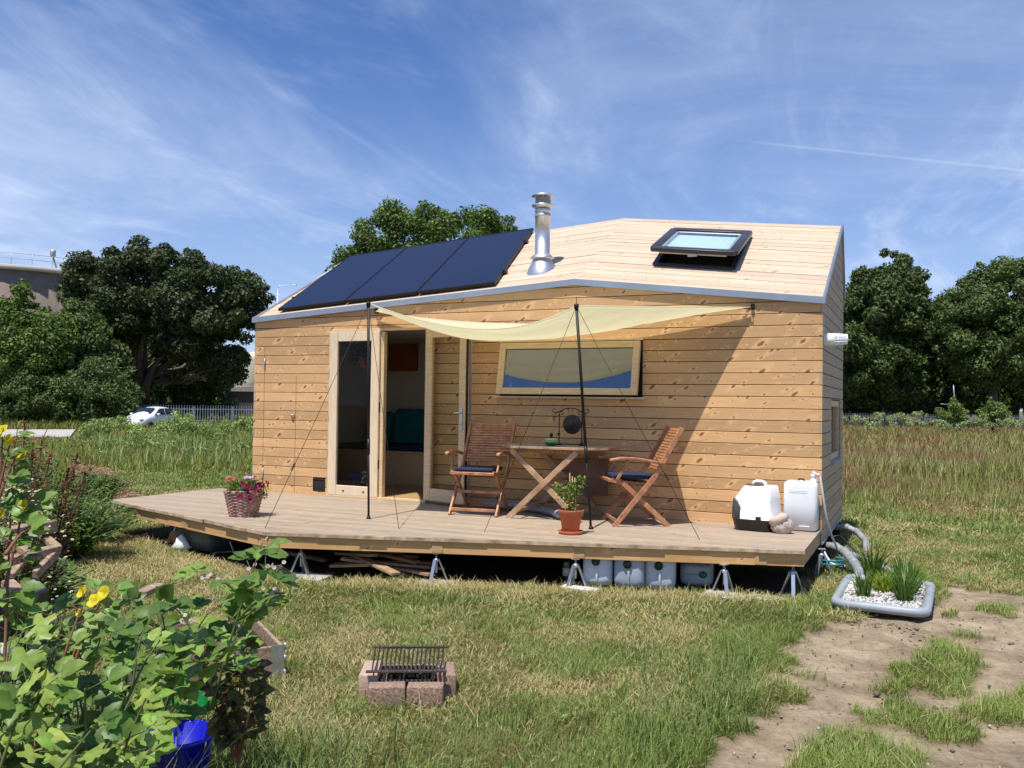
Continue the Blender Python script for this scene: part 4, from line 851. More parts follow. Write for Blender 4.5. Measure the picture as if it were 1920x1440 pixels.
# side wall (right)
def smap(u, v, w): return (HL + w, u, v)
gz0 = (RZ - EZ) / RY; bslope = (RZ - 2.95) / (RY - HW)
SW = (1.00, 2.22, .97, 1.66)
cg = [(gz0, -1, EZ + .0), (bslope, -1, RZ - bslope * RY)]
mb = MB(); boards(mb, 0.0, HW, 0.23, 3.8, 0.12, WALLV, 0.008, [SW], cg, smap, 0.03, 0.0025, lambda k: [1.28] if k % 3 == 1 else [], seed=9)
mb.build('side_wall', M['siding_shaded'], house)
bk = MB()
for r_ in sub_rects([(.035, HW, .24, 3.8)], (SW[0] + .04, SW[1] - .04, SW[2] + .04, SW[3] - .04)):
    poly = [(r_[0], r_[2]), (r_[1], r_[2]), (r_[1], r_[3]), (r_[0], r_[3])]
    for c_ in cg: poly = clip(poly, *c_)
    if len(poly) > 2: bk.slab(poly, smap, -.10, -.032)
bk.build('side_wall_core', M['black'], house)
# left gable and back wall
mb = MB(); boards(mb, 0.0, HW, 0.23, 3.8, 0.12, WALLV, 0.008, [], cg, lambda u, v, w: (-w, u, v), 0.03, 0.0025, seed=19)
mb.build('gable_wall', M['siding_shaded'], house)
bk = MB(); poly = [(0.03, .24), (HW, .24), (HW, 3.8), (.03, 3.8)]
for c_ in cg: poly = clip(poly, *c_)
bk.slab(poly, lambda u, v, w: (-w, u, v), -.10, -.032); bk.build('gable_core', M['black'], house)
mb = MB(); boards(mb, 0.0, HL, 0.23, 2.95, 0.12, WALLV, 0.008, [], [], lambda u, v, w: (u, HW + w, v), 0.06, 0.0025, seed=29)
mb.build('back_wall', M['siding_shaded'], house)
# roof: two facets, boards parallel to the eave
OV = .0
A0, A1, A2 = Vector((0, -.0, EZ + .045)), Vector((BX, -.0, EM + .045)), Vector((HL, -.0, EZ + .045))
B0, B1, B2 = Vector((-.17, RY, RZ)), Vector((RX, RY, RM)), Vector((HL, RY, RZ))
def facet(mb, P00, P10, P01, P11, nrow, seed, holes=[]):
    """P00-P10 eave, P01-P11 ridge; returns the mapping used"""
    nrm = (P10 - P00).cross(P01 - P00).normalized(); LEN = (P10 - P00).length
    def mp_(u, v, w):                    # u 0..1 along, v 0..1 up
        p = (P00 * (1 - u) + P10 * u) * (1 - v) + (P01 * (1 - u) + P11 * u) * v; return p + nrm * w
    rnd = random.Random(seed)
    for k in range(nrow):
        v0, v1 = (k + .025) / nrow, (k + .975) / nrow
        rr = [(0.0, 1.0, v0, v1)]
        cut = rnd.uniform(.25, .75)
        for h in holes: rr = sub_rects(rr, h)
        off = rnd.uniform(-.002, .002); uo = rnd.uniform(0, 40)
        for (a, b_, c, d) in rr:
            segs = [(a, b_)] if not (a < cut < b_) else [(a, cut - .0004), (cut + .0004, b_)]
            for (a2, b2) in segs:
                ps = [(a2, c), (b2, c), (b2, d), (a2, d)]; ns = 1
                q0 = [mp_(u, v, -.02) for u, v in ps]; q1 = [mp_(u, v, off) for u, v in ps]
                uvs = [(u * LEN + uo, (k + (.05 if v < (c + d) / 2 else .95)) * .1302) for u, v in ps] * 2
                mb.add(q0 + q1, [(4, 5, 6, 7), (3, 2, 1, 0), (0, 1, 5, 4), (1, 2, 6, 5), (2, 3, 7, 6), (3, 0, 4, 7)], False, uvs)
    return mp_, nrm
rf = MB(); mpL, nL = facet(rf, A0, A1, B0, B1, 19, 1)
u0s, u1s, v0s, v1s = .293, .625, .27, .755
mpR, nR = facet(rf, A1, A2, B1, B2, 19, 2, [(u0s, u1s, v0s, v1s)])
rf.build('roof', M['roofwood'], house)
rc = MB()
for (mp_, hs) in ((mpL, []), (mpR, [(u0s, u1s, v0s, v1s)])):
    rr = [(0, 1, 0, 1)]
    for h in hs: rr = sub_rects(rr, h)
    for (a, b_, c, d) in rr:
        q = [(a, c), (b_, c), (b_, d), (a, d)]; rc.add([mp_(u, v, -.022) for u, v in q] + [mp_(u, v, -.09) for u, v in q], [(0, 1, 2, 3), (7, 6, 5, 4), (0, 4, 5, 1), (1, 5, 6, 2), (2, 6, 7, 3), (3, 7, 4, 0)])
rc.build('roof_core', M['black'], house)
rb = MB()    # steep back slope
for (p, q, r_, s_) in ((B0, B1, Vector((0, HW + .06, 2.95)), Vector((RX, HW + .06, 2.95))), (B1, B2, Vector((RX, HW + .06, 2.95)), Vector((HL, HW + .06, 2.95)))):
    o_ = Vector((0, .03, .0)); rb.add([p, q, s_, r_, p + o_, q + o_, s_ + o_, r_ + o_], [(0, 1, 2, 3), (7, 6, 5, 4), (0, 4, 5, 1), (2, 6, 7, 3), (1, 5, 6, 2), (0, 3, 7, 4)])
rb.build('back_roof', M['roofwood'], house)
# zinc eave trim, gable trims
z = MB()
def trimseg(p, q, h0, h1, y0, y1): z.add([(p[0], y0, p[2] + h0), (q[0], y0, q[2] + h0), (q[0], y0, q[2] + h1), (p[0], y0, p[2] + h1), (p[0], y1, p[2] + h0), (q[0], y1, q[2] + h0), (q[0], y1, q[2] + h1), (p[0], y1, p[2] + h1)], [(0, 1, 2, 3), (7, 6, 5, 4), (0, 4, 5, 1), (3, 2, 6, 7), (0, 3, 7, 4), (1, 5, 6, 2)])
e0, e1, e2 = Vector((-.02, 0, EZ)), Vector((BX, 0, EM)), Vector((HL + .025, 0, EZ))
j1 = e0.lerp(e1, .30); j2 = e1.lerp(e2, .68)
for p, q in ((e0, j1 - Vector((.001, 0, 0))), (j1, e1), (e1, j2 - Vector((.001, 0, 0))), (j2, e2)): trimseg(p, q, -.012, .056, -.045, -.004)
z.build('eave_trim', M['zinc'], house)
for xx in (HL + .012, -.012):
    gt = MB()
    gt.beam((xx, -.02, EZ + .03), (xx, RY, RZ + .01), .022, .05, (1, 0, 0) if 0 else (0, -.5, .85)); gt.beam((xx, RY, RZ + .01), (xx, HW + .07, 2.95), .022, .05, (0, .9, .4)); gt.build('gable_trim', M['zinc'], house)
gt = MB(); gt.beam((HL + .005, -.02, .236), (HL + .005, HW, .236), .02, .02); gt.beam((0, -.012, .234), (HL, -.012, .234), .03, .012); gt.build('bottom_trim', M['zinc'], house)
# skylight: fixed frame in the roof plus a raised sash hinged at the top

def skp(u, v, w): return mpR(u0s + (u1s - u0s) * u, v0s + (v1s - v0s) * v, w)
sk = MB()
for a, b_ in (((0, 0), (1, 0)), ((1, 0), (1, 1)), ((1, 1), (0, 1)), ((0, 1), (0, 0))): sk.beam(skp(*a, -.02), skp(*b_, -.02), .06, .09, nR)
skf = sk.build('skylight', M['darkgrey'], house, bevel=.006, seg=1)
dk = MB(); dk.add([skp(0, 0, -.06), skp(1, 0, -.06), skp(1, 1, -.06), skp(0, 1, -.06)], [(0, 1, 2, 3)]); dk.build('dark_inside_sheet', M['black'], skf)  # flat black sheet across the opening, the unlit inside put in as colour
hinge = skp(.5, 1.02, .0); ax = (skp(1, 1, 0) - skp(0, 1, 0)).normalized(); rot = Matrix.Rotation(R(-7), 3, ax)
def sap(u, v, w):
    p = skp(u, v, w) - hinge; return rot @ p + hinge
if sap(.5, 0, 0).z < skp(.5, 0, 0).z: rot = Matrix.Rotation(R(7), 3, ax)
sn = (rot @ nR)
sa = MB()
for a, b_, w_ in (((-.03, -.02), (1.03, -.02), .12), ((1.0, -.02), (1.0, 1.0), .1), ((1.03, 1.0), (-.03, 1.0), .14), ((.0, 1.0), (.0, -.02), .1)): sa.beam(sap(*a, .045), sap(*b_, .045), w_, .05, sn)
sash = sa.build('sash', M['darkgrey'], skf, bevel=.008, seg=2)
si = MB()
for a, b_ in (((.07, .07), (.93, .07)), ((.93, .07), (.93, .90)), ((.93, .90), (.07, .90)), ((.07, .90), (.07, .07))): si.beam(sap(*a, .038), sap(*b_, .038), .045, .03, sn)
si.build('inner_frame', plain('sash_inner_frame', (.3, .33, .36), .4, .3), skf, bevel=.004)
gg = MB(); q = [(.06, .05), (.94, .05), (.94, .93), (.06, .93)]
gg.add([sap(u, v, .05) for u, v in q], [(0, 1, 2, 3)])
gg.build('pane', glass_mat('skylight_glass', refl=.05, clear=.9, gcol=(.92, .98, 1), ior=1.3), skf, fixn=False)
bl_ = MB(); bl_.add([sap(u, v, .026) for u, v in [(.08, .06), (.92, .06), (.92, .84), (.08, .84)]], [(0, 1, 2, 3)]); bl_.build('blind', plain('pale_blind', (.62, .74, .74), .8, var=.02), skf)
hd = MB(); hd.beam(sap(.08, -.03, .012), sap(.92, -.03, .012), .03, .02, sn); hd.box(sap(.5, -.05, .0), (.1, .03, .03)); hd.build('handle', plain('sash_bar', (.6, .55, .45), .4, .3), skf)
# solar panels
def rl_(px, py):
    nn = (A1 - A0).cross(B1 - A0).normalized(); d = Vector(view_dir(px, py)); c = Vector(CAM); t = (A0 - c).dot(nn) / d.dot(nn); return c + d * t
q0, q1, q2, q3 = Vector((.311, .10, 0)), Vector((3.50, .10, 0)), Vector((3.06, 2.21, 0)), Vector((-.03, 2.19, 0))
def onL(p): 
    nn = (A1 - A0).cross(B0 - A0).normalized(); zz = A0.z - (nn.x * (p.x - A0.x) + nn.y * (p.y - A0.y)) / nn.z; return Vector((p.x, p.y, zz))
q0, q1, q2, q3 = map(onL, (q0, q1, q2, q3)); nn = (A1 - A0).cross(B0 - A0).normalized()
for i in range(3):
    a, b_ = i / 3 + .0015, (i + 1) / 3 - .0015
    pts = [q0.lerp(q1, a), q0.lerp(q1, b_), q3.lerp(q2, b_), q3.lerp(q2, a)]
    fr = MB(); fr.add([p + nn * .028 for p in pts] + [p + nn * .062 for p in pts], [(3, 2, 1, 0), (0, 1, 5, 4), (1, 2, 6, 5), (2, 3, 7, 6), (3, 0, 4, 7)])
    c_ = sum(pts, Vector()) / 4
    ins = [p + (c_ - p) * .02 for p in pts]
    fr.add([p + nn * .062 for p in pts] + [p + nn * .062 for p in ins] + [p + nn * .058 for p in ins], [(0, 1, 5, 4), (1, 2, 6, 5), (2, 3, 7, 6), (3, 0, 4, 7), (4, 5, 9, 8), (5, 6, 10, 9), (6, 7, 11, 10), (7, 4, 8, 11)])
    fo = fr.build('solar_panel', M['iron'], house)
    ce = MB(); ce.add([p + nn * .059 for p in ins] + [p + nn * .035 for p in ins], [(0, 1, 2, 3), (7, 6, 5, 4), (0, 4, 5, 1), (1, 5, 6, 2), (2, 6, 7, 3), (3, 7, 4, 0)]); ce.build('cell_sheet', M['panel'], fo)
br = MB()
for v in (.2, .75):
    br.beam(q0.lerp(q3, v) + nn * .014, q1.lerp(q2, v) + nn * .014, .04, .026, nn)
for (a, v) in ((-.004, .2), (-.004, .75), (1.004, .2), (1.004, .75)): br.box(q0.lerp(q3, v).lerp(q1.lerp(q2, v), a) + nn * .035, (.04, .045, .05))
for a in (.05, .34, .66, .95): br.box(q3.lerp(q2, a) + nn * .04 + Vector((0, .02, 0)), (.06, .03, .04))
br.build('panel_rail', M['darkgrey'], house)
# flue
cx_, cy_ = 3.895, .53; cz_ = 3.04
ch = MB(); ch.lathe((cx_, cy_, 0), [(.20, 2.98), (.19, cz_ + .07), (.155, cz_ + .16), (.105, cz_ + .26), (.095, cz_ + .28)], 32); fl_ = ch.build('flue', M['chrome'], house)
ch = MB(); ch.lathe((cx_, cy_, 0), [(.145, 3.30), (.14, 3.312), (.093, 3.36), (.09, 3.36), (.09, 3.80), (.096, 3.802), (.096, 3.83), (.092, 3.832), (.092, 3.86), (.097, 3.862), (.097, 3.89), (.085, 3.90)], 32); ch.build('flue_pipe', M['chrome'], fl_)
ch = MB(); ch.lathe((cx_, cy_, 0), [(.085, 3.90), (.135, 3.935), (.137, 3.945), (.095, 3.95), (.092, 4.03)], 32)
for a in range(4): ch.box((cx_ + .085 * math.cos(a * 1.571 + .4), cy_ + .085 * math.sin(a * 1.571 + .4), 4.03), (.012, .012, .06))
ch.lathe((cx_, cy_, 0), [(.07, 4.045), (.136, 4.05), (.138, 4.058), (.10, 4.075), (.02, 4.095)], 32); ch.build('flue_cap', M['chrome'], fl_)
# wide window
def frame_rect(name, x0, x1, z0, z1, y, fwid, dep, mats, parent, tilt=0.0):
    """four-piece frame; a tilt pushes the bottom outwards"""
    o = MB(); 
    def P(x, zz, yy): return Vector((x, y + yy - tilt * (z1 - zz) / (z1 - z0), zz))
    for (xa, xb) in ((x0, x0 + fwid), (x1 - fwid, x1)):
        o.loft([[P(xa, z0, -dep), P(xb, z0, -dep), P(xb, z0, 0), P(xa, z0, 0)], [P(xa, z1, -dep), P(xb, z1, -dep), P(xb, z1, 0), P(xa, z1, 0)]], False)
    for (za, zb) in ((z0, z0 + fwid), (z1 - fwid, z1)):
        a_, b_ = x0 + fwid + .0015, x1 - fwid - .0015
        o.loft([[P(a_, za, -dep + .003), P(a_, zb, -dep + .003), P(a_, zb, 0), P(a_, za, 0)], [P(b_, za, -dep + .003), P(b_, zb, -dep + .003), P(b_, zb, 0), P(b_, za, 0)]], False)
    return o.build(name, mats, parent, bevel=.004)
wf = frame_rect('window', 3.632, 5.288, 1.672, 2.258, .0, .072, .055, M['oakh'], house, .11)
g_ = MB(); g_.add([(3.70, -.037, 2.19), (5.22, -.037, 2.19), (5.22, -.122, 1.74), (3.70, -.122, 1.74)], [(0, 1, 2, 3)]); pn = g_.build('pane', M['glass2'], wf, fixn=False)
o_ = MB(); o_.box((4.46, -.014, 2.276), (1.70, .03, .02)); o_.box((4.46, -.05, 1.640), (1.78, .10, .018)); o_.build('sill', M['oakpale'], wf)
o_ = MB()
for x_ in (3.62, 5.30): o_.box((x_, .004, 1.965), (.012, .02, .62))
o_.box((4.46, -.012, 1.660), (1.66, .05, .014)); o_.box((4.46, -.010, 2.2625), (1.67, .03, .006)); o_.build('gasket', M['black'], wf)
for x_, s_ in ((3.80, -1), (5.14, 1)):
    o_ = MB(); o_.beam((x_, -.108, 1.745), (x_ + .012 * s_, -.092, 1.80), .02, .01); o_.build('window_stay', M['inox'], wf)
# room behind the wide window and door
rm = MB(); rm.box((3.6, HW - .08, 1.5), (7.0, .02, 2.5)); 
rm.box((.12, 1.3, 1.5), (.02, 2.4, 2.4)); rm.box((7.0, 1.3, 1.5), (.02, 2.4, 2.4)); rm.box((3.1, 1.9, 1.3), (.04, 1.2, 1.8))
rm.build('inner_wall', M['white_wall'], house)
rm = MB(); rm.box((3.56, 1.25, .385), (6.9, 2.4, .03)); rm.build('inner_floor', M['innerfloor'], house)
rm = MB(); rm.box((3.56, 1.2, 2.52), (6.9, 2.2, .03)); rm.build('inner_ceiling', M['white_wall'], house)
rm = MB(); rm.box((1.35, 1.90, .64), (2.4, 1.17, .48)); 
rm.box((1.55, 1.302, .64), (.9, .012, .42)); rm.box((2.25, 1.302, .64), (.42, .012, .42)); rm.build('bench_chest', M['ply'], house, bevel=.004)
# door group: frame, closed leaf, open leaf
dfm = MB()
dfm.box((1.243, -.006, 1.40), (.03, .06, 2.09)); dfm.box((1.95 + .01, -.006, 2.452), (1.42, .055, .03)); dfm.box((2.655, .008, 1.40), (.045, .09, 2.07)); dfm.box((1.96, -.01, .385), (1.44, .11, .028))
df = dfm.build('door_frame', M['oak'], house, bevel=.003)
dl = frame_rect('door', 1.262, 1.998, .40, 2.432, -.012, .118, .055, M['oakpale'], house)
g_ = MB(); g_.add([(1.375, -.035, .51), (1.885, -.035, .51), (1.885, -.035, 2.32), (1.375, -.035, 2.32)], [(0, 1, 2, 3)]); g_.build('pane', M['glass'], dl, fixn=False)
o_ = MB(); o_.box((1.50, -.068, .455), (.03, .006, .012)); o_.box((1.80, -.068, .455), (.03, .006, .012))
o_.box((2.002, -.045, 1.5), (.012, .03, .12)); o_.box((2.002, -.045, .8), (.01, .02, .1)); o_.build('vent_slot', M['black'], dl)
o_ = MB(); o_.box((2.03, -.005, 1.41), (.045, .07, 2.03)); o_.build('meeting_post', M['oak'], dl, bevel=.003)
for zz in (1.9, 1.35, .9): oe = MB(); oe.box((1.252, -.05, zz), (.016, .02, .1)); oe.build('hinge', M['steeldull'], dl)
# the open leaf swings out to the right, its hinge at x = 2.66
th_ = math.atan2(-.19, .63); 
leaf = thing('door', None, None, (2.69, -.045, 0), th_); leaf.parent = house; leaf['label'] = 'outward opened glazed door leaf with steel handle'
lw = .665
o_ = MB()
for (xa, xb) in ((0, .10), (lw - .10, lw)): o_.box(((xa + xb) / 2, -.028, 1.425), (xb - xa, .055, 2.03))
o_.build('door_stile', M['oak'], leaf, bevel=.004)
o_ = MB()
for (za, zb) in ((.41, .555), (2.33, 2.44)): o_.box((lw / 2, -.0275, (za + zb) / 2), (lw - .204, .049, zb - za))
o_.build('door_rail', M['oakh'], leaf, bevel=.004)
g_ = MB(); g_.add([(.09, -.03, .55), (lw - .09, -.03, .55), (lw - .09, -.03, 2.34), (.09, -.03, 2.34)], [(0, 1, 2, 3)]); g_.build('pane', glass_mat('door_glass', refl=.0, clear=.86, gcol=(.93, .95, .86), ior=1.15), leaf, fixn=False)
o_ = MB(); o_.box((lw + .004, -.0275, 1.45), (.008, .03, 1.96)); o_.build('gasket', M['black'], leaf)
o_ = MB(); o_.box((lw + .02, .012, 1.45), (.02, .02, 2.0)); o_.build('edge_strip', M['zinc'], leaf)
o_ = MB(); o_.box((lw - .05, -.062, 1.38), (.04, .012, .26)); o_.tube([(lw - .05, -.06, 1.45), (lw - .05, -.105, 1.45), (lw - .17, -.105, 1.45)], .009, 8); o_.tube([(lw - .05, -.06, 1.32), (lw - .05, -.08, 1.32)], .014, 8); o_.build('handle', M['inox'], leaf)
# hatch, hinges, knob, cat flap
for zz in (2.045, .60): o_ = MB(); o_.box((.171, -.006, zz), (.018, .014, .12)); o_.tube([(.182, -.012, zz - .07), (.182, -.012, zz + .07)], .007, 8); o_.build('hatch_hinge', M['steeldull'], house)
o_ = MB(); o_.lathe((.655, 0, 1.372), [(.03, 0), (.032, .012), (.02, .02), (.022, .03), (.005, .035)], 16, rotm((R(90), 0, 0))); o_.build('knob', M['inox'], house)
o_ = MB(); o_.box((1.0825, .02, .50), (.185, .03, .165)); cf = o_.build('cat_flap', M['black'], house, bevel=.03, seg=3)
o_ = MB(); o_.tube([(1.0, .002, .43), (.99, .002, .57), (1.175, .002, .57), (1.17, .002, .43), (1.085, .002, .418), (1.0, .002, .43)], .007, 6); o_.build('flap_rim', M['rust'], cf)
# side window with its sill, wall vent
sf = MB(); x0_ = HL - .05
for (ya, yb, za, zb) in ((1.01, 1.06, .98, 1.65), (2.16, 2.21, .98, 1.65)): sf.box((x0_, (ya + yb) / 2, (za + zb) / 2), (.06, yb - ya, zb - za))
for (za, zb) in ((.98, 1.05), (1.58, 1.65)): sf.box((x0_, 1.61, (za + zb) / 2), (.057, 1.098, zb - za))
swd = sf.build('window', M['oak'], house, bevel=.003)
g_ = MB(); g_.add([(x0_, 1.06, 1.05), (x0_, 2.16, 1.05), (x0_, 2.16, 1.58), (x0_, 1.06, 1.58)], [(0, 1, 2, 3)]); g_.build('pane', M['glass'], swd, fixn=False)
o_ = MB(); o_.box((HL - .01, 1.61, .962), (.10, 1.24, .025), (0, R(6), 0)); o_.build('sill', M['zinc'], swd)
vn = MB(); my = rotm((0, R(90), 0)); vn.lathe((HL - .02, .17, 2.25), [(.06, 0), (.062, .02), (.062, .115), (.056, .12)], 24, my); vo_ = vn.build('wall_vent', M['white'], house)
vn = MB(); 
for a in range(14):
    t = a / 14 * 2 * math.pi; vn.beam((HL + .10, .17 + .058 * math.cos(t), 2.25 + .058 * math.sin(t)), (HL + .215, .17 + .045 * math.cos(t), 2.25 + .045 * math.sin(t)), .012, .012)
vn.lathe((HL + .13, .17, 2.25), [(.056, 0), (.058, .01), (.054, .014)], 24, my); vn.lathe((HL + .205, .17, 2.25), [(.048, 0), (.048, .015), (.01, .02)], 24, my); vn.lathe((HL + .09, .17, 2.25), [(.03, 0), (.03, .11)], 16, my); vn.build('vent_grille', M['white'], vo_)
# trailer chassis and added light-blocking skirts under the house
cs_ = MB()
for y_ in (.5, 2.0): cs_.box((3.56, y_, .17), (7.0, .1, .12))
for x_ in (.1, 1.6, 3.2, 4.8, 7.0): cs_.box((x_, 1.25, .175), (.08, 2.3, .1))
cs_.box((3.56, 2.50, .08), (7.1, .03, .32)); cs_.box((0.03, 1.3, .08), (.03, 2.4, .32))  # unseen skirts, added so no daylight shows through under the house
cs_.build('chassis_and_light_skirt', plain('dark_chassis_and_skirt', (.025, .02, .02), .8), house)
for x_ in (3.1, 3.85):
    w = MB(); w.lathe((x_, .3, .24), [(.15, -.09), (.30, -.09), (.32, -.05), (.32, .05), (.30, .09), (.15, .09)], 24, rotm((R(90), 0, 0))); w.build('wheel', M['rubber'], house)
rd_ = MB(); rd_.box((7.06, .35, .21), (.1, .5, .06)); rd_.build('tail_light_bar', plain('dark_red_bar', (.12, .01, .01), .5), house)

# ------------------------------------------------------------------ deck
deck = thing('wooden_deck', 'raised weathered plank deck on jack stands in front of the house', 'deck', (0, 0, 0))
dp = [(p[0], p[1]) for p in DECK[:4]] + [(-0.56, -.003)]
dcl = []
P_ = dp
ctr = (3.2, -1.0)
for i in range(len(P_)):
    (x0, y0), (x1, y1) = P_[i], P_[(i + 1) % len(P_)]
    a, b_ = -(y1 - y0), (x1 - x0); c_ = -(a * x0 + b_ * y0)
    if a * ctr[0] + b_ * ctr[1] + c_ < 0: a, b_, c_ = -a, -b_, -c_
    dcl.append((a, b_, c_))
dcl[3] = (0, -1, -.004)
mb = MB()
# the boards' cut ends step along the oblique front edge
rs = random.Random(4)
def deck_joint(k): r = random.Random(k * 13 + 1); return [r.uniform(2.2, 3.2)] + ([5.9 + (k * .12 + .2) * -.35] )
boards(mb, -.8, 7.13, -2.85, 0.0, .12, 0.0, .0035, [], dcl, lambda u, v, w: (u, v, w), .028, 0, deck_joint, .0008, seed=6)
o_ = mb.build('deck_boards', M['deckwood'], deck); o_.location = (0, 0, DZ)
# board ends and lip, fascia beams and joist blocks
def along(p, q, n0): return Vector((p[0], p[1], 0)).lerp(Vector((q[0], q[1], 0)), n0)
def edge(p, q, nseg, seed):
    a, b_ = Vector((p[0], p[1], 0)), Vector((q[0], q[1], 0)); d = (b_ - a).normalized(); n = Vector((d.y, -d.x, 0)); r = random.Random(seed)
    return a, b_, d, n, r
lp = MB(); fs = MB()
for (p, q, nseg, seed, bl0) in ((DECK[0], DECK[1], 9, 1, (.22, .53, 1.0)), (DECK[1], DECK[2], 12, 2, (0.0, .335, .60, .925))):
    a, b_, d, n, r = edge(p, q, nseg, seed); Lh = (b_ - a).length
    cuts = [0] + sorted([(i + r.uniform(-.2, .2)) / nseg for i in range(1, nseg)]) + [1]
    for i in range(nseg):
        s0, s1 = a + d * Lh * cuts[i] + d * .001, a + d * Lh * cuts[i + 1] - d * .001; w = r.uniform(.004, .022)
        lp.beam(s0 + n * (w / 2) + Vector((0, 0, DZ - .017)), s1 + n * (w / 2) + Vector((0, 0, DZ - .017)), w, .030 - .002 * r.random())
    for i in range(len(bl0) + 1):
        f0 = 0 if i == 0 else bl0[i - 1]; f1 = 1 if i == len(bl0) else bl0[i]
        if f1 - f0 < .02: continue
        s0, s1 = a + d * (Lh * f0 + .002), a + d * (Lh * f1 - .002); zc_ = DZ - .029 - .056
        u0 = r.uniform(0, 30); ln_ = (s1 - s0).length; q_ = [(0, -.056), (ln_, -.056), (ln_, .056), (0, .056)]
        fs.slab(q_, lambda u, v, w, s0=s0: tuple(s0 + d * u + n * (w - .014) + Vector((0, 0, zc_ + v))), -.045, 0, 0, (u0, .2))
    for k, f0 in enumerate(bl0):
        c = a + d * min(max(Lh * f0, .07), Lh - .05) + Vector((0, 0, DZ - .03 - .055))
        if k % 2: c = c + n * -.002
        blk = MB(); blk.box(c - n * .05, (.10, .09, .108), (0, 0, math.atan2(d.y, d.x))); blk.build('joist_block', M['fascia2'], deck, bevel=.004)
lp.build('board_ends', M['decklip'], deck); fs.build('fascia', M['fascia'], deck)
o_ = MB(); o_.box((7.10, -.70, DZ - .086), (.04, 1.28, .108)); o_.build('side_beam', M['fascia2'], deck)
o_ = MB(); 
for x_ in np.arange(-.2, 7.0, .6):
    yf = -1.70 - (x_ + .64) / 3.26 * 1.1 if x_ < 2.62 else -2.8 + (x_ - 2.62) * .315
    o_.box((x_, yf / 2 - .02, DZ - .086), (.045, -yf - .16, .1))
o_.build('joist', M['fascia2'], deck)
# jack stands
def make_jack(h):
    j = thing('jack_stand', 'x', 'jack stand'); legs = []
    for k in range(3):
        a = R(90 + 120 * k + 20); l = MB(); l.beam((.105 * math.cos(a), .105 * math.sin(a), .01), (.022 * math.cos(a), .022 * math.sin(a), h * .80), .03, .012, (math.cos(a), math.sin(a), 0)); l.box((.11 * math.cos(a), .11 * math.sin(a), .006), (.045, .045, .012), (0, 0, a)); l.build('leg', M['steel'], j)
    b = MB()
    for k in range(3):
        a, b2 = R(90 + 120 * k + 20), R(210 + 120 * k + 20); b.beam((.10 * math.cos(a), .10 * math.sin(a), .012), (.10 * math.cos(b2), .10 * math.sin(b2), .012), .014, .008)
    b.build('base_bar', M['steel'], j); b = MB()
    b.lathe((0, 0, 0), [(.03, h * .74), (.028, h * .82), (.016, h * .85)], 12); b.build('collar', M['steel'], j)
    b = MB(); b.tube([(0, 0, h * .35), (0, 0, h)], .011, 8); b.box((0, 0, h), (.07, .05, .008)); b.build('screw', M['steeldull'], j)
    return j
JK = [(.42, -1.66, 'galvanised jack stand nearest the pointed left tip of the deck', 10), (1.33, -1.93, 'galvanised jack stand beside the grey tub under the deck', 30), (2.86, -2.60, 'bright jack stand on a pale slab left of the scrap wood pile', 0),
      (4.10, -2.28, 'jack stand between the scrap wood pile and the glass bottle', 40), (5.29, -1.93, 'jack stand just left of the three upright jerrycans', 15), (6.50, -1.57, 'jack stand just right of the lying jerrycan', 65), (7.03, -1.33, 'jack stand under the right front corner of the deck', 50), (7.16, -.28, 'jack stand by the grey drain pipes at the house corner', 20)]
j0 = make_jack(.30)
for i, (x_, y_, lab, rz_) in enumerate(JK):
    o = j0 if i == 0 else copy_tree(j0); gz = ground_z(x_, y_) + .012; o.location = (x_, y_, gz); o.rotation_euler = (0, 0, R(rz_)); o['label'] = lab; o['group'] = 'jack stands carrying the deck'
    o.scale = (1, 1, (DZ - .142 - gz) / .304)
# slabs under stands
for i, (x_, y_, sx, sy, rz_, lab) in enumerate([(2.95, -2.66, .42, .30, 12, 'pale concrete slab under the jack stand at the deck corner'), (6.52, -1.68, .36, .26, -8, 'concrete slab under the jack stand right of the lying jerrycan'), (5.36, -2.0, .34, .1, -4, 'white painted strip of wood lying before the left jerrycan'), (6.83, -1.62, .3, .16, 4, 'pale flat stone between the two right front jack stands'), (4.12, -2.36, .3, .26, 8, 'thin slab under the middle jack stand')]):
    s_ = MB(); n_ = 9; s_.loft([[(sx / 2 * math.cos(t) * (1 + .1 * math.sin(3 * t + i)) * 1.2, sy / 2 * math.sin(t) * 1.2, zz) for t in np.linspace(0, 2 * math.pi, n_, endpoint=False)] if i == 3 else [(-sx / 2, -sy / 2, zz), (sx / 2, -sy / 2, zz), (sx / 2, sy / 2, zz), (-sx / 2, sy / 2, zz)] for zz in (0, .035)], False)
    o = s_.build('stone_slab' if i != 2 else 'wood_strip', M['concrete'] if i != 2 else M['white'], bevel=.006); o.location = (x_, y_, ground_z(x_, y_) - .012 + (.01 if i != 2 else .02)); o.rotation_euler = (0, 0, R(rz_)); tag(o, lab, 'slab' if i != 2 else 'wood')

# ------------------------------------------------------------------ shade sail with its poles and cords
P1b, P1t = Vector((2.905, -1.583, DZ)), Vector((2.87, -1.60, 2.57)); P2b, P2t = Vector((5.137, -1.116, DZ)), Vector((5.00, -1.22, 2.515))
AL, AR = Vector((1.914, -.03, 2.673)), Vector((6.458, -.03, 2.575))
def sail_pt(u, v):                       # u left to right, v wall to front
    back = AL.lerp(AR, u); front = P1t.lerp(P2t, u)
    # edges are cut as inward curves
    c = 4 * u * (1 - u)
    back = back + Vector((0, -.05 * c, -.15 * c)); front = front + Vector((0, .10 * c, -.20 * c - .03 * math.sin(math.pi * u * u)))
    p = back.lerp(front, v); e = 4 * v * (1 - v)
    p = p + Vector((.08 * e * (1 - 2 * u), 0, -.16 * e * (c ** .8) - .012 * math.sin(14 * u + 5 * v) * e * c - .01 * math.sin(31 * v + 4 * u) * c)); return p
nu, nv = 60, 26
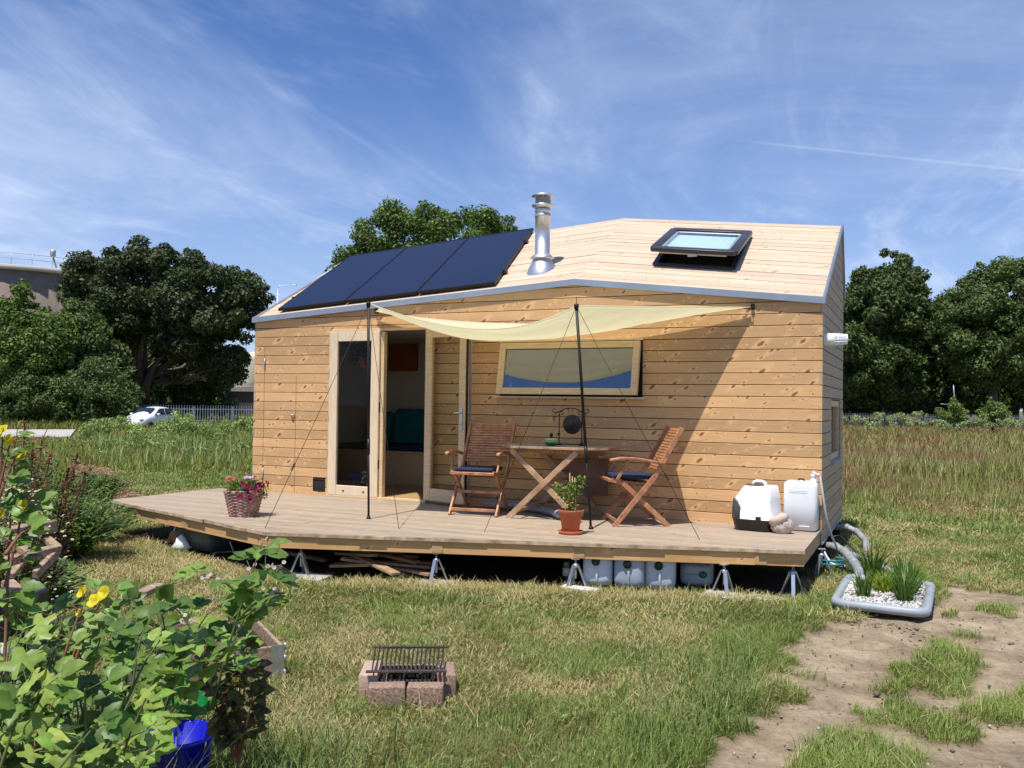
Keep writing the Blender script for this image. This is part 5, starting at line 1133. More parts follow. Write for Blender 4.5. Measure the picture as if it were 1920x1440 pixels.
sl_ = MB(); sl_.add([sail_pt(i / nu, .012 + .976 * j / nv) for j in range(nv + 1) for i in range(nu + 1)], [(j * (nu + 1) + i, j * (nu + 1) + i + 1, (j + 1) * (nu + 1) + i + 1, (j + 1) * (nu + 1) + i) for j in range(nv) for i in range(nu)], True)
sail = thing('shade_sail', 'cream yellow sagging cloth sunshade stretched between the wall and two poles', 'sunshade', tuple(AL))
def rel(o, t): o.matrix_parent_inverse = Matrix.Translation(-t.location); return o
cl = sl_.build('sail_cloth', M['sail'], sail, fixn=False); rel(cl, sail)
md = cl.modifiers.new('t', 'SOLIDIFY'); md.thickness = .003
hm_ = MB(); hm_.tube([sail_pt(i / nu, 1.0 - .012) + Vector((0, -.004, .004)) for i in range(nu + 1)], .008, 6); hm_.tube([sail_pt(i / nu, .012) for i in range(nu + 1)], .008, 6); hm_.tube([sail_pt(1, v) for v in np.linspace(.012, .988, 20)], .007, 6); hm_.tube([sail_pt(0, v) for v in np.linspace(.012, .988, 20)], .007, 6)
rel(hm_.build('hem', M['sail'], sail), sail)
for p, q in ((AL, sail_pt(.01, .02)), (AR, sail_pt(.99, .02))):
    h = MB(); h.box(p + Vector((0, .014, .01)), (.035, .03, .06)); h.tube([p + Vector((0, 0, .01)), p + Vector((0, -.03, -.012)), q], .007, 6); rel(h.build('wall_hook', M['iron'], sail, bevel=.004), sail)
for (b_, t_, lab) in ((P1b, P1t, 'black sail pole standing in front of the closed door leaf'), (P2b, P2t, 'black slanting sail pole standing by the terracotta pot and table')):
    p = thing('sail_pole', lab, 'pole', tuple(b_), 0, 'poles holding up the sun sail'); d = t_ - b_
    o_ = MB(); o_.tube([(0, 0, 0), d * .36], .012, 10); o_.tube([d * .36, d], .0145, 10); o_.tube([d * .30, d * .37], .0165, 10); o_.build('pole_tube', M['iron'], p)
    o_ = MB(); o_.lathe((0, 0, 0), [(.024, 0), (.024, .012), (.014, .03)], 14); o_.tube([d, d + Vector((0, 0, .09))], .003, 6); o_.lathe(d, [(.02, -.03), (.024, 0), (.02, .02)], 12); o_.build('pole_end', M['iron'], p)
cords = [(P1t, onz(497, 990, DZ), 'thin cord from the left pole top down to the left deck edge'), (P1t, onz(748, 992, DZ), 'thin cord from the left pole top down past the doorway'), (P2t, onz(908, 998, DZ), 'thin cord from the slanting pole top down behind the left chair'), (P2t, onz(1312, 1012, DZ), 'thin cord from the slanting pole top down right of the right chair')]
for a, b_, lab in cords:
    b_ = Vector(b_); c = thing('guy_cord', lab, 'cord', tuple(b_), 0, 'cords staying the sail poles'); o_ = MB(); o_.tube([a - b_, (a - b_) * .5 + Vector((0, 0, -.015)), (0, 0, 0)], .0028, 5); o_.build('cord', M['rope'], c)
    o_ = MB(); o_.beam((a - b_) * .24, (a - b_) * .27, .02, .008); o_.build('tensioner', M['iron'], c)
    o_ = MB(); edge_ = Vector((0, 0, 0)); o_.tube([(0, 0, 0), (.03, -.12, -.06), (.04, -.14, -.1)], .0028, 5); o_.build('cord_tail', M['rope'], c)

# ------------------------------------------------------------------ folding chairs
def make_chair(label, loc, rz):
    t = thing('folding_chair', label, 'chair', loc, rz, 'slatted folding wooden armchairs on the deck'); W = .26
    fy, by = -.28, .28          # front is toward -y
    topb = Vector((0, .47, .98)); knee = Vector((0, .13, .50))
    for s in (-1, 1):
        o_ = MB(); x = s * W; a = Vector((x, fy, 0)); k = Vector((x, knee.y, knee.z)); tp = Vector((x, topb.y - .07, topb.z))
        o_.beam(a, k, .024, .05, (0, 1, .8)); o_.beam(k - Vector((0, .012, .02)), tp, .024, .045, (0, 1, .3)); o_.build('leg', M['teak'], t, bevel=.004)
        o_ = MB(); x2 = s * (W - .03); pts = [(x2, -.30, .455), (x2, -.20, .44), (x2, -.06, .31), (x2, by, 0)]
        for p, q in zip(pts, pts[1:]): o_.beam(p, q, .022, .048, (0, 1, .9))
        o_.build('leg', M['teak'], t, bevel=.004)
        o_ = MB(); x3 = s * (W + .025); ap = [(x3, -.33, .655), (x3, -.22, .675), (x3, -.05, .67), (x3, .10, .645), (x3, .22, .625)]; ws = [.035, .055, .055, .048, .035]
        rings = [[(x3 - w / 2 * 1, y, z - .013), (x3 + w / 2, y, z - .013), (x3 + w / 2, y, z + .013), (x3 - w / 2, y, z + .013)] for (x3, y, z), w in zip(ap, ws)]
        o_.loft(rings, False); o_.build('armrest', M['teak'], t, bevel=.005, seg=2)
        o_ = MB(); o_.beam((s * (W - .005), -.25, .46), (s * (W + .012), -.145, .655), .02, .032, (0, 1, .3)); o_.build('arm_support', M['teak'], t, bevel=.004)
    o_ = MB(); n = 15; a0 = Vector((0, knee.y + .055, .56)); a1 = Vector((0, topb.y - .085, .955))
    for k in range(n):
        c = a0.lerp(a1, k / (n - 1)); dy_, dz_ = (a1 - a0).y, (a1 - a0).z; an = math.atan2(dz_, dy_)
        o_.box((0, c.y + .008, c.z), (2 * W - .026, .012, .0245 if k < n - 1 else .03), (R(-(90 - math.degrees(an))), 0, 0))
    o_.build('backrest', M['teak'], t, bevel=.003)
    o_ = MB()
    for k in range(8): o_.box((0, -.27 + k * .058, .452 - k * .005), (2 * W - .09, .045, .014))
    o_.box((0, -.315, .452), (2 * W - .03, .03, .03)); o_.build('seat', M['teak'], t, bevel=.004)
    o_ = MB(); 
    for (yy_, zz_, ww_) in ((fy + .018, .065, .03), (by - .04, .06, .085), (fy + .19, .24, .02)): o_ = MB(); o_.box((0, yy_, zz_), (2 * W - ww_, .016, .033)); o_.build('stretcher', M['teak'], t, bevel=.003)
    c = MB(); c.box((0, -.08, .487), (.42, .40, .045)); cu = c.build('cushion', M['navy'], bevel=.02, seg=3); cu.location = loc; cu.rotation_euler = (0, 0, rz)
    return t, cu
ch1, cu1 = make_chair('left folding teak armchair facing outward in front of the opened door leaf', (3.676, -.576, DZ), .15)
tag(cu1, 'flat navy blue seat cushion on the left chair by the door', 'cushion', 'navy seat cushions')
ch2, cu2 = make_chair('right folding teak armchair seen from its side, facing the table', (5.395, -.50, DZ), -1.045)
tag(cu2, 'flat navy blue seat cushion on the right chair turned to the table', 'cushion', 'navy seat cushions')

# ------------------------------------------------------------------ table and what stands on it
tb = thing('folding_table', 'octagonal slatted wooden folding table with crossed legs between the two chairs', 'table', (4.52, -.43, DZ)); TH = .755
mb = MB(); hx, hy, c_ = .60, .40, .24
oc = [(-hx, -hy + c_), (-hx + c_, -hy), (hx - c_, -hy), (hx, -hy + c_), (hx, hy - c_), (hx - c_, hy), (-hx + c_, hy), (-hx, hy - c_)]
ocl = []
for i in range(8):
    (x0, y0), (x1, y1) = oc[i], oc[(i + 1) % 8]; a, b_ = -(y1 - y0), (x1 - x0); k = -(a * x0 + b_ * y0)
    if k < 0: a, b_, k = -a, -b_, -k
    ocl.append((a, b_, k))
boards(mb, -hx, hx, -hy, hy, .055, 0, .006, [], ocl, lambda u, v, w: (u, v, w + TH), .016, 0)
mb.build('tabletop', M['teakgrey'], tb)
mb = MB(); 
for i in range(8):
    p, q = Vector((*oc[i], 0)), Vector((*oc[(i + 1) % 8], 0)); p, q = p * .985, q * .985; mb.beam(p + Vector((0, 0, TH - .020)), q + Vector((0, 0, TH - .020)), .03, .006)
    mb.beam(p.lerp(q, .01) + Vector((0, 0, TH - .009)) * 1 + (p + q).normalized() * .012, p.lerp(q, .99) + Vector((0, 0, TH - .009)) + (p + q).normalized() * .012, .012, .022)
for s in (-1, 1): mb.box((-.02, s * .25, TH - .045), (.86, .024, .045))
for k in range(12): mb.box((-.26 + k * .045, -.28, TH - .045), (.012, .016, .04))
mb.build('table_frame', M['teak2'], tb, bevel=.002)
for (yy, dx_) in ((-.36, -.0), (.30, .0)):
    o_ = MB(); o_.beam((-.42 + dx_, yy, 0), (.34, yy - .0, TH - .04), .024, .058, (-1, 0, 1)); o_.build('leg', M['teak2'], tb, bevel=.004)
    o_ = MB(); o_.beam((-.40, yy + .028, TH - .04), (.38, yy + .028, 0), .024, .058, (1, 0, 1)); o_.build('leg', M['teak2'], tb, bevel=.004)
for q_, d_ in (((-.30, -.03, .09), (.024, .62, .035)), ((.30, 0, .09), (.024, .6, .035)), ((0, -.03, .385), (.03, .66, .03))): o_ = MB(); o_.box(q_, d_); o_.build('stretcher', M['teak2'], tb, bevel=.003)
pt_ = MB(); pt_.box((.18, -.0, .40), (.42, .016, .40), (R(6), 0, R(10))); o = pt_.build('leaning_board', plain('brown_board', (.12, .06, .035), .6, var=.3), bevel=.003); o.location = (4.60, -.22, DZ + .02); tag(o, 'dark brown board leaning behind the table legs', 'board')
tz = DZ + TH + .001
bo = thing('lidded_bowl', 'green and yellow striped ceramic bowl with a dark lid on the table', 'bowl', (4.47, -.52, tz))
mats = [plain('bowl_teal', (.02, .13, .12), .2, var=.05), plain('bowl_green', (.22, .40, .14), .2, var=.05), plain('bowl_yellow', (.5, .48, .2), .2, var=.05)]
prof = [(.035, 0), (.045, .004), (.058, .018), (.068, .030), (.078, .042), (.080, .052), (.074, .066), (.062, .078), (.052, .083), (.050, .080)]
o_ = MB()
for i in range(len(prof) - 1):
    o_.cur = [0, 0, 0, 1, 2, 1, 2, 1, 0][i]; n = 24
    o_.add([(r * math.cos(2 * math.pi * j / n), r * math.sin(2 * math.pi * j / n), zz) for (r, zz) in prof[i:i + 2] for j in range(n)], [(j, (j + 1) % n, n + (j + 1) % n, n + j) for j in range(n)], True)
o_.build('bowl_body', mats, bo)
o_ = MB(); o_.lathe((0, 0, .079), [(.053, 0), (.050, .008), (.02, .014), (.012, .02), (.020, .034), (.016, .05), (.004, .056)], 20); o_.build('lid', M['iron'], bo)
go = thing('table_gong', 'small round gong hanging in a curled black iron stand on the table', 'gong', (4.60, -.30, tz))
o_ = MB()
for s in (-1, 1):
    o_.tube([(s * .13, 0, 0), (s * .13, 0, .34)], .006, 6); o_.tube([(s * .13, -.07, .005), (s * .13, .07, .005)], .008, 6)
    o_.tube([(s * (.13 + .022 * math.cos(t) + .022), 0, .335 + .022 * math.sin(t)) for t in np.linspace(-.5, 4.6, 12)], .0045, 5)
    o_.tube([(s * (.175 + .035 * math.cos(t)), 0, .37 + .02 * math.sin(t)) for t in np.linspace(-2.6, 1.6, 10)], .004, 5)
    o_.tube([(s * (.10 + .016 * math.cos(t)), 0, .345 + .016 * math.sin(t)) for t in np.linspace(0, 5.2, 10)], .004, 5)
o_.tube([(x_, 0, .345 + .055 * (1 - (x_ / .15) ** 2)) for x_ in np.linspace(-.15, .15, 14)], .006, 6)
for s in (-1, 1): o_.tube([(s * .02, 0, .40), (s * .02, 0, .355), (s * .012, 0, .35)], .003, 5)
o_.tube([(-.13, 0, .012), (.13, 0, .012)], .006, 6); o_.build('stand', M['iron'], go)
gm = rotm((R(90), 0, 0)); o_ = MB(); o_.lathe((.012, .01, .225), [(.001, .020), (.018, .018), (.026, .008), (.085, .005), (.102, 0), (.106, -.008), (.102, -.018), (.08, -.014), (.001, -.014)], 36, gm); o_.build('gong_disc', M['gong'], go)
o_ = MB(); o_.tube([(-.115, -.012, .115), (.12, -.012, .085)], .0045, 6); o_.build('mallet_stick', M['cane'], go)
o_ = MB(); o_.lathe((.135, -.01, .02), [(.002, -.02), (.018, -.012), (.02, .004), (.012, .016), (.002, .02)], 12); o_.lathe((-.13, -.012, .117), [(.002, -.014), (.016, -.005), (.016, .006), (.002, .014)], 12); o_.build('mallet_head', M['iron'], go)

# ------------------------------------------------------------------ leaf makers for small plants
def leafmesh(mb_v, mb_f, mb_c, pos, dirv, up, ln, wd, col, lobes=0, droop=.25, serr=.06):
    """one modelled leaf: a folded blade with a toothed or lobed outline"""
    d = Vector(dirv).normalized(); u = Vector(up); s = d.cross(u)
    if s.length < 1e-4: s = Vector((1, 0, 0))
    s.normalize(); u = s.cross(d).normalized(); k = 8 if lobes == 0 else 9; b = len(mb_v)
    for i in range(k):
        t = i / (k - 1)
        if lobes == 0: w = math.sin(math.pi * min(1, t * 1.01 + .01) ** .75) ** .62 * (1 - .2 * t)
        else: w = (.35 + .75 * abs(math.sin(t * math.pi * 2.4 + .5))) * (math.sin(math.pi * min(1, t + .08)) ** .6)
        w = max(w, .02) * wd / 2 * (1 + serr * (1 if i % 2 else -1)); z = -droop * ln * t * t
        c = Vector(pos) + d * ln * t + u * z
        mb_v += [tuple(c - s * w + u * w * .28), tuple(c), tuple(c + s * w + u * w * .28)]; cc_ = [max(0, x * random.uniform(.92, 1.08)) for x in col]; mb_c += [cc_, [x * 1.3 for x in cc_], cc_]
    for i in range(k - 1):
        a = b + i * 3; mb_f += [(a, a + 1, a + 4, a + 3), (a + 1, a + 2, a + 5, a + 4)]
def leaf_obj(name, v, f, c, mat, parent):
    return np_mesh(name, np.array(v), np.array(f), np.array(c), mat, parent, True)
def rcol(a, b): t = random.random(); return [a[i] * (1 - t) + b[i] * t for i in range(3)]
def rdir(zlo=-.2, zhi=.6): a = random.uniform(0, 2 * math.pi); return Vector((math.cos(a), math.sin(a), random.uniform(zlo, zhi)))
def flower(v, f, c, pos, nrm, r, col, n=5, eye=None, cup=.3):
    nrm = Vector(nrm).normalized(); a = nrm.orthogonal().normalized(); b2 = nrm.cross(a)
    for k in range(n):
        t = 2 * math.pi * k / n; d = a * math.cos(t) + b2 * math.sin(t); s = nrm.cross(d); w = r * math.tan(math.pi / n) * 1.05; b = len(v); p = Vector(pos)
        v += [tuple(p), tuple(p + d * r * .6 + s * w * .7 + nrm * r * cup * .7), tuple(p + d * r + nrm * r * cup), tuple(p + d * r * .6 - s * w * .7 + nrm * r * cup * .7)]
        e = eye or col; c += [e, col, [min(1, x * 1.1) for x in col], col]; f.append((b, b + 1, b + 2, b + 3))

# ------------------------------------------------------------------ wicker basket of flowers
fb_ = thing('flower_basket', 'small woven wicker basket planted with pink and crimson flowers on the left of the deck', 'flower basket', (1.66, -2.02, DZ), R(20))
o_ = MB(); H_ = .27
def sq(t, r): 
    e = .35; cx, sx = math.cos(t), math.sin(t); return (r * math.copysign(abs(cx) ** (1 - e), cx), r * math.copysign(abs(sx) ** (1 - e), sx))
for k in range(17):
    z = .012 + k * (H_ - .02) / 16; r = .125 + .055 * z / H_; ph = (k % 2) * math.pi
    pts = []
    for j in range(49):
        t = 2 * math.pi * j / 48; x, y = sq(t, r + .005 * math.sin(t * 12 + ph)); pts.append((x, y, z))
    o_.tube(pts, .0085, 6)
o_.build('weave', plain('wicker', (.30, .15, .12), .7, var=.4, scale=25, c2=(.46, .27, .22)), fb_)
o_ = MB(); o_.lathe((0, 0, 0), [(.10, .005), (.115, .01), (.155, .23), (.001, .235)], 20); o_.build('liner', M['soil'], fb_)
v, f, c = [], [], []
for i in range(620):
    q = rdir(-.1, 1.2).normalized(); rr_ = random.uniform(.08, .19); p = Vector((q.x * rr_, q.y * rr_, .25 + abs(q.z) * rr_ * .8)); leafmesh(v, f, c, p, q + rdir() * .5, (0, 0, 1), random.uniform(.03, .06), random.uniform(.008, .016), rcol((.05, .13, .02), (.13, .25, .04)))
for i in range(120):
    a = random.uniform(-1.2, 1.0); rr_ = random.uniform(.16, .26); p = Vector((rr_ * math.cos(a), rr_ * math.sin(a), random.uniform(.18, .30))); leafmesh(v, f, c, p, rdir(-.5, .4), (0, 0, 1), .04, .018, rcol((.08, .15, .03), (.2, .26, .06)))
leaf_obj('foliage', v, f, c, M['leafbig'], fb_)
v, f, c = [], [], []
for i in range(34):
    a = random.uniform(-1.5, .9); rr_ = random.uniform(.17, .27); flower(v, f, c, (rr_ * math.cos(a), rr_ * math.sin(a), random.uniform(.19, .36)), (math.cos(a), math.sin(a), .2), random.uniform(.018, .028), rcol((.25, .004, .06), (.52, .015, .2)), 5, [.1, 0, .03])
for i in range(10): flower(v, f, c, (-.14 + random.uniform(-.05, .06), random.uniform(-.08, .05), .37 + random.uniform(-.02, .03)), (random.uniform(-.4, .2), -.3, 1), .026, rcol((.55, .03, .08), (.7, .12, .2)), 9, None, .1)
for i in range(3): flower(v, f, c, (.03 + .03 * i, -.04, .40), (0, -.7, 1), .026, [.72, .52, .66], 10, [.3, .1, .3], .05)
for i in range(22): flower(v, f, c, (random.uniform(.0, .17), random.uniform(-.08, .12), random.uniform(.33, .42)), (random.uniform(-.3, .6), -.4, 1), .015, [.09, .01, .025], 5)
leaf_obj('flowers', v, f, c, M['petal'], fb_)

# ------------------------------------------------------------------ terracotta pot with a small tomato plant
tp = thing('potted_plant', 'terracotta pot on a saucer holding a small staked tomato plant at the deck edge', 'potted plant', (5.075, -1.50, DZ))
o_ = MB(); o_.lathe((0, 0, .012), [(.072, 0), (.076, .004), (.100, .15), (.104, .152), (.114, .155), (.122, .205), (.122, .21), (.112, .212), (.106, .18), (.001, .178)], 40); o_.build('pot', M['terracotta'], tp)
o_ = MB(); o_.lathe((0, 0, 0), [(.09, 0), (.108, .004), (.117, .03), (.112, .032), (.104, .012), (.001, .010)], 40); o_.build('saucer', M['terracotta'], tp)
o_ = MB(); o_.lathe((0, 0, .194), [(.108, 0), (.05, .008), (.001, .01)], 20); o_.build('soil', M['soil'], tp)
o_ = MB()
for (a, b_) in (((-.01, .02), (-.015, .56)), ((.02, -.01), (.01, .53)), ((.05, .01), (.035, .52))): o_.tube([(a[0], a[1] * 0 + .0, .18), (b_[0], 0, b_[1])], .004, 6)
o_.build('cane', M['cane'], tp)
v, f, c = [], [], []; o_ = MB()
spots = [((-.01, -.02, .30), .05, 60, 1), ((.03, 0, .38), .06, 110, 0), ((-.09, -.01, .38), .07, 110, 0), ((-.15, 0, .42), .04, 50, 1), ((.0, 0, .46), .04, 45, 0), ((.09, .02, .48), .05, 70, 0), ((.02, -.02, .25), .05, 60, 1)]
for (p, r_, n, yel) in spots:
    o_.tube([(0, 0, .19), (p[0] * .4, p[1], .19 + (p[2] - .19) * .6), p], .003, 5)
    for i in range(n):
        q = Vector((random.gauss(0, 1), random.gauss(0, 1), random.gauss(0, 1))).normalized() * r_ * random.uniform(.3, 1.1); leafmesh(v, f, c, Vector(p) + q, q + rdir() * .04, (0, 0, 1), random.uniform(.02, .038), .016, rcol((.06, .14, .025), (.2, .3, .07)) if not yel or random.random() < .35 else rcol((.3, .34, .08), (.55, .5, .12)))
o_.build('stem', M['stem'], tp); leaf_obj('foliage', v, f, c, M['leafbig'], tp)

# ------------------------------------------------------------------ litter box, canister, bag
lb = thing('litter_box', 'white hooded cat litter box with black tray left of the white water canister', 'litter box', (6.56, -.27, DZ), R(-8))
def rrect(hx, hy, r, z, n=6, cx=0, cy=0, bulge=0):
    pts = []
    for (sx, sy, a0) in ((1, 1, 0), (-1, 1, 90), (-1, -1, 180), (1, -1, 270)):
        for k in range(n): a = R(a0 + 90 * k / (n - 1)); pts.append((cx + sx * (hx - r) + r * math.cos(a), cy + sy * (hy - r) + r * math.sin(a), z))
    return pts
o_ = MB(); o_.loft([rrect(.165, .19, .07, 0), rrect(.175, .205, .07, .01), rrect(.195, .215, .07, .105), rrect(.20, .22, .07, .11), rrect(.19, .21, .06, .112), rrect(.17, .19, .06, .03)]); o_.box((.075, -.213, .12), (.05, .02, .05)); o_.build('tray', M['blackplastic'], lb)
o_ = MB(); o_.loft([rrect(.192, .212, .06, .112), rrect(.19, .208, .055, .115), rrect(.182, .20, .05, .29), rrect(.176, .198, .05, .31, cx=.004), rrect(.135, .165, .045, .415, cx=.032), rrect(.125, .155, .04, .425, cx=.034)]); o_.build('hood', M['white'], lb)
o_ = MB()   # entrance, a smoked flap on the left front corner
prof = [(-.2, -.10, .07), (-.2, -.16, .07), (-.19, -.198, .07), (-.15, -.218, .07), (-.105, -.22, .07)]
top = [.27, .30, .31, .30, .22]
o_.loft([[(p[0] * .995, p[1] * .995, .115) for p in prof], [(p[0] * (.985), p[1] * (.985), .20) for p in prof], [(p[0] * .965, p[1] * .965, min(t, .28)) for p, t in zip(prof, top)], [(p[0] * .94, p[1] * .94, t) for p, t in zip(prof, top)]], True, False, False)
fl = o_.build('entrance_flap', M['smoke'], lb); fl.modifiers.new('t', 'SOLIDIFY').thickness = .006
o_ = MB(); o_.lathe((-.03, .0, .431), [(.001, .002), (.08, .003), (.085, .006), (.09, .0)], 24); o_.build('filter_recess', M['smoke'], lb)
o_ = MB(); o_.tube([(-.06, .06, .42), (-.055, .06, .445), (-.03, .06, .46), (.03, .06, .46), (.055, .06, .445), (.06, .06, .42)], .018, 8); o_.build('handle', M['white'], lb)
wc_ = thing('water_canister', 'tall milky white water canister with a pump at the right deck corner', 'canister', (6.955, -.135, DZ))
o_ = MB(); o_.loft([rrect(.13, .07, .04, 0), rrect(.155, .10, .045, .02), rrect(.157, .102, .045, .25), rrect(.157, .102, .045, .43), rrect(.148, .095, .045, .465), rrect(.12, .07, .04, .48)]); o_.build('canister_body', M['canister'], wc_)
o_ = MB()
for zz in (.375, .392, .05): o_.box((-.02 if zz > .1 else .04, -.1025, zz), (.16 if zz > .1 else .1, .006, .006))
o_.build('moulded_rib', M['canister'], wc_, bevel=.002)
o_ = MB(); o_.tube([(-.03, 0, .478), (-.02, 0, .497), (.02, 0, .497), (.03, 0, .478)], .008, 8); o_.build('carry_loop', M['iron'], wc_)
o_ = MB(); o_.lathe((.115, 0, .45), [(.03, 0), (.03, .05), (.02, .055), (.02, .075), (.028, .08), (.028, .10), (.012, .105), (.01, .13)], 18); o_.box((.135, -.02, .56), (.07, .02, .016), (0, R(20), 0)); o_.build('pump', M['white'], wc_)
o_ = MB(); o_.tube([(.155, 0, .56), (.18, -.01, .50), (.20, -.01, .36), (.23, .0, .15), (.27, .12, -.05), (.31, .32, -.20), (.30, .42, -.30)], .011, 8); o_.build('hose', plain('cream_hose', (.55, .54, .5), .5), wc_)
bg_ = thing('cloth_bag', 'small crumpled greyish pink bag slumped on the deck by the canister', 'bag', (6.82, -.45, DZ))
o_ = MB(); rings = []
for k in range(16):
    t = k / 15; z = .175 * t; r = .092 * math.sin(math.pi * min(.97, .22 + t * .72)) ** .8
    rings.append([(r * math.cos(a) * (1.05 + .10 * math.sin(2 * a + 3 * t) + .05 * math.sin(5 * a + 12 * t) + .05 * math.sin(11 * a - 22 * t)), r * math.sin(a) * (.9 + .08 * math.sin(3 * a + 5 * t) + .05 * math.sin(13 * a + 18 * t)), z + .012 * math.sin(3 * a) * t) for a in np.linspace(0, 2 * math.pi, 36, endpoint=False)])
o_.loft(rings); b_ = o_.build('bag_body', M['bag'], bg_)
o_ = MB(); o_.loft([[(r * math.cos(a) * (1 + .10 * math.sin(7 * a + 40 * z)) - .03, r * .75 * math.sin(a) - .03, z + .025 * math.cos(a)) for a in np.linspace(0, 2 * math.pi, 22, endpoint=False)] for r, z in ((.06, .09), (.085, .115), (.09, .14), (.075, .165), (.03, .175))]); o_.build('folded_top', plain('bag_flap', (.58, .44, .36), .9, var=.1, bump=.3, bscale=25), bg_)
# silvery duct lying behind the chairs
o_ = MB(); pts = [onz(px, py, DZ + .05) for px, py in ((905, 945), (950, 948), (985, 950), (1015, 955), (1040, 961), (1052, 966))]; o_.tube([tuple(p) for p in pts], .045, 12)
o = o_.build('air_duct', plain('silver_duct', (.35, .38, .42), .45, .5, var=.25, scale=20)); tag(o, 'silvery grey duct lying on the deck behind the left chair and table', 'duct')

# ------------------------------------------------------------------ inside the doorway
o_ = MB(); o_.box((0, 0, 0), (.50, .14, .55), (R(-12), 0, R(8))); o = o_.build('cushion', M['teal'], bevel=.06, seg=4); o.location = (1.02, 2.28, 1.19); tag(o, 'large teal cushion leaning on the bench inside the doorway', 'cushion')
o_ = MB(); o_.box((0, 0, 0), (.45, .14, .5), (R(-14), 0, R(-6))); o = o_.build('cushion', M['teal'], bevel=.06, seg=4); o.location = (.52, 2.22, 1.17); tag(o, 'teal cushion seen through the glass of the closed door leaf', 'cushion')
o_ = MB(); o_.box((1.35, 1.92, .915), (2.36, 1.1, .06)); o = o_.build('bench_mattress', M['navy'], bevel=.02, seg=2); tag(o, 'dark navy mattress on the bench inside the doorway', 'mattress')
o_ = MB(); o_.box((.78, HW - .11, 2.25), (.52, .02, .42)); o_.build; o = o_.build('wall_hanging', plain('orange_cloth', (.33, .10, .035), .9, var=.1)); tag(o, 'plain orange cloth hanging on the white wall inside', 'wall hanging')
o_ = MB()
for x_, cc2 in ((.35, 0), (.62, 1), (.92, 0)): o_.cur = cc2; o_.box((x_, HW - .12, 2.66 - .2), (.16, .015, .2))
bpl = thing('hanging_plant', 'leafy plant hanging in a pot behind the closed door pane', 'plant', (1.52, .30, 2.0))
o_ = MB(); o_.lathe((0, 0, 0), [(.05, 0), (.085, .14), (.08, .14), (.001, .12)], 20); o_.build('pot', M['terracotta'], bpl)
o_ = MB()
for a in (0, 2.1, 4.2): o_.tube([(.08 * math.cos(a), .08 * math.sin(a), .13), (0, 0, .5)], .003, 5)
o_.build('hanger', M['rope'], bpl)
v, f, c = [], [], []
for i in range(260): q = rdir(-.6, 1.0); rr_ = random.uniform(.05, .22); leafmesh(v, f, c, Vector((q.x * rr_, q.y * rr_ * .7, .16 + q.z * rr_)), q, (0, 0, 1), .07, .03, rcol((.03, .08, .02), (.1, .18, .05)))
leaf_obj('foliage', v, f, c, M['leafbig'], bpl)
vs_ = thing('posy', 'small blue and white flower bunch standing behind the door pane at floor level', 'flowers', (1.62, .18, .42))
o_ = MB(); o_.lathe((0, 0, 0), [(.04, 0), (.05, .06), (.035, .11), (.03, .11), (.03, .02)], 16); o_.build('vase', M['glass'], vs_)
v, f, c = [], [], []
for i in range(90): q = rdir(.1, 1.2); leafmesh(v, f, c, (0, 0, .08), q, (0, 0, 1), random.uniform(.06, .14), .014, rcol((.08, .2, .04), (.2, .35, .1)))
leaf_obj('foliage', v, f, c, M['leafbig'], vs_)
v, f, c = [], [], []
for i in range(60):
    x_ = random.uniform(-.2, .2); flower(v, f, c, (x_, random.uniform(-.05, .05), random.uniform(.1, .26)), (x_, -1, .6), .016, [.12, .1, .4] if x_ < -.02 else [.75, .8, .7], 6)
leaf_obj('blossoms', v, f, c, M['petal'], vs_)

# ------------------------------------------------------------------ under the deck
def make_jerry(label, loc, e, mat, cap, grp='jerrycans stored under the deck'):
    t = thing('jerrycan', label, 'jerrycan', loc, 0, grp); t.rotation_euler = e
    # local: face toward -y, width x, height z
    o_ = MB(); o_.loft([[(p[0], y, p[1]) for p in [(q[0], q[1]) for q in rrect(hx_, hz2, r_, 0)]] for (hx_, hz2, r_, y) in ((.085, .10, .05, -.19), (.122, .14, .055, -.17), (.136, .152, .055, -.08), (.136, .152, .055, .12), (.12, .13, .05, .15))]); o_.build('can_body', mat, t)
    o_ = MB(); o_.lathe((-.01, -.18, .066), [(.036, 0), (.038, .02), (.034, .034), (.001, .035)], 20, rotm((R(90), 0, 0))); o_.build('cap', cap, t)
    o_ = MB(); o_.box((0, -.196, -.045), (.022, .026, .12)); o_.build('grip', mat, t, bevel=.008, seg=2)
    return t
for (px, py, m_, lab) in ((1110, 1104, 'jerry', 'left of three upright jerrycans, pale blue white, under the deck'), (1170, 1108, 'jerryd', 'middle, darker bluish of the three upright jerrycans under the deck'), (1228, 1109, 'jerry', 'right, brightest of the three upright jerrycans under the deck')):
    p = onz(px, py, -.03); make_jerry(lab, (p[0] - .02, p[1] + .25, .122), (R(random.uniform(-3, 3)), 0, R(random.uniform(6, 16))), M[m_], plain('black_cap', (.012, .014, .014), .4))
p = onz(1296, 1103, -.03); make_jerry('grey jerrycan with green cap lying on its side right of the upright ones', (p[0], p[1] + .22, .082), (0, R(90), R(10)), M['jerryd'], plain('green_cap', (.01, .12, .08), .4)).scale = (.78, 1, .95)
gb = thing('glass_bottle', 'dark glass bottle with pale label beside the jack stand left of the jerrycans', 'bottle', (5.13, -1.72, -.03))
o_ = MB(); o_.lathe((0, 0, 0), [(.038, 0), (.04, .01), (.04, .17), (.03, .20), (.015, .235), (.014, .28)], 18); o_.build('bottle_body', plain('dark_bottle', (.01, .015, .008), .08, var=.1, spec=.8), gb)
o_ = MB(); o_.lathe((0, 0, 0), [(.0405, .06), (.0405, .13)], 18); o_.build('bottle_label', plain('paper_label', (.6, .58, .52), .8), gb)
o_ = MB(); o_.lathe((0, 0, .275), [(.017, 0), (.017, .025), (.001, .026)], 12); o_.build('cap', M['white'], gb)
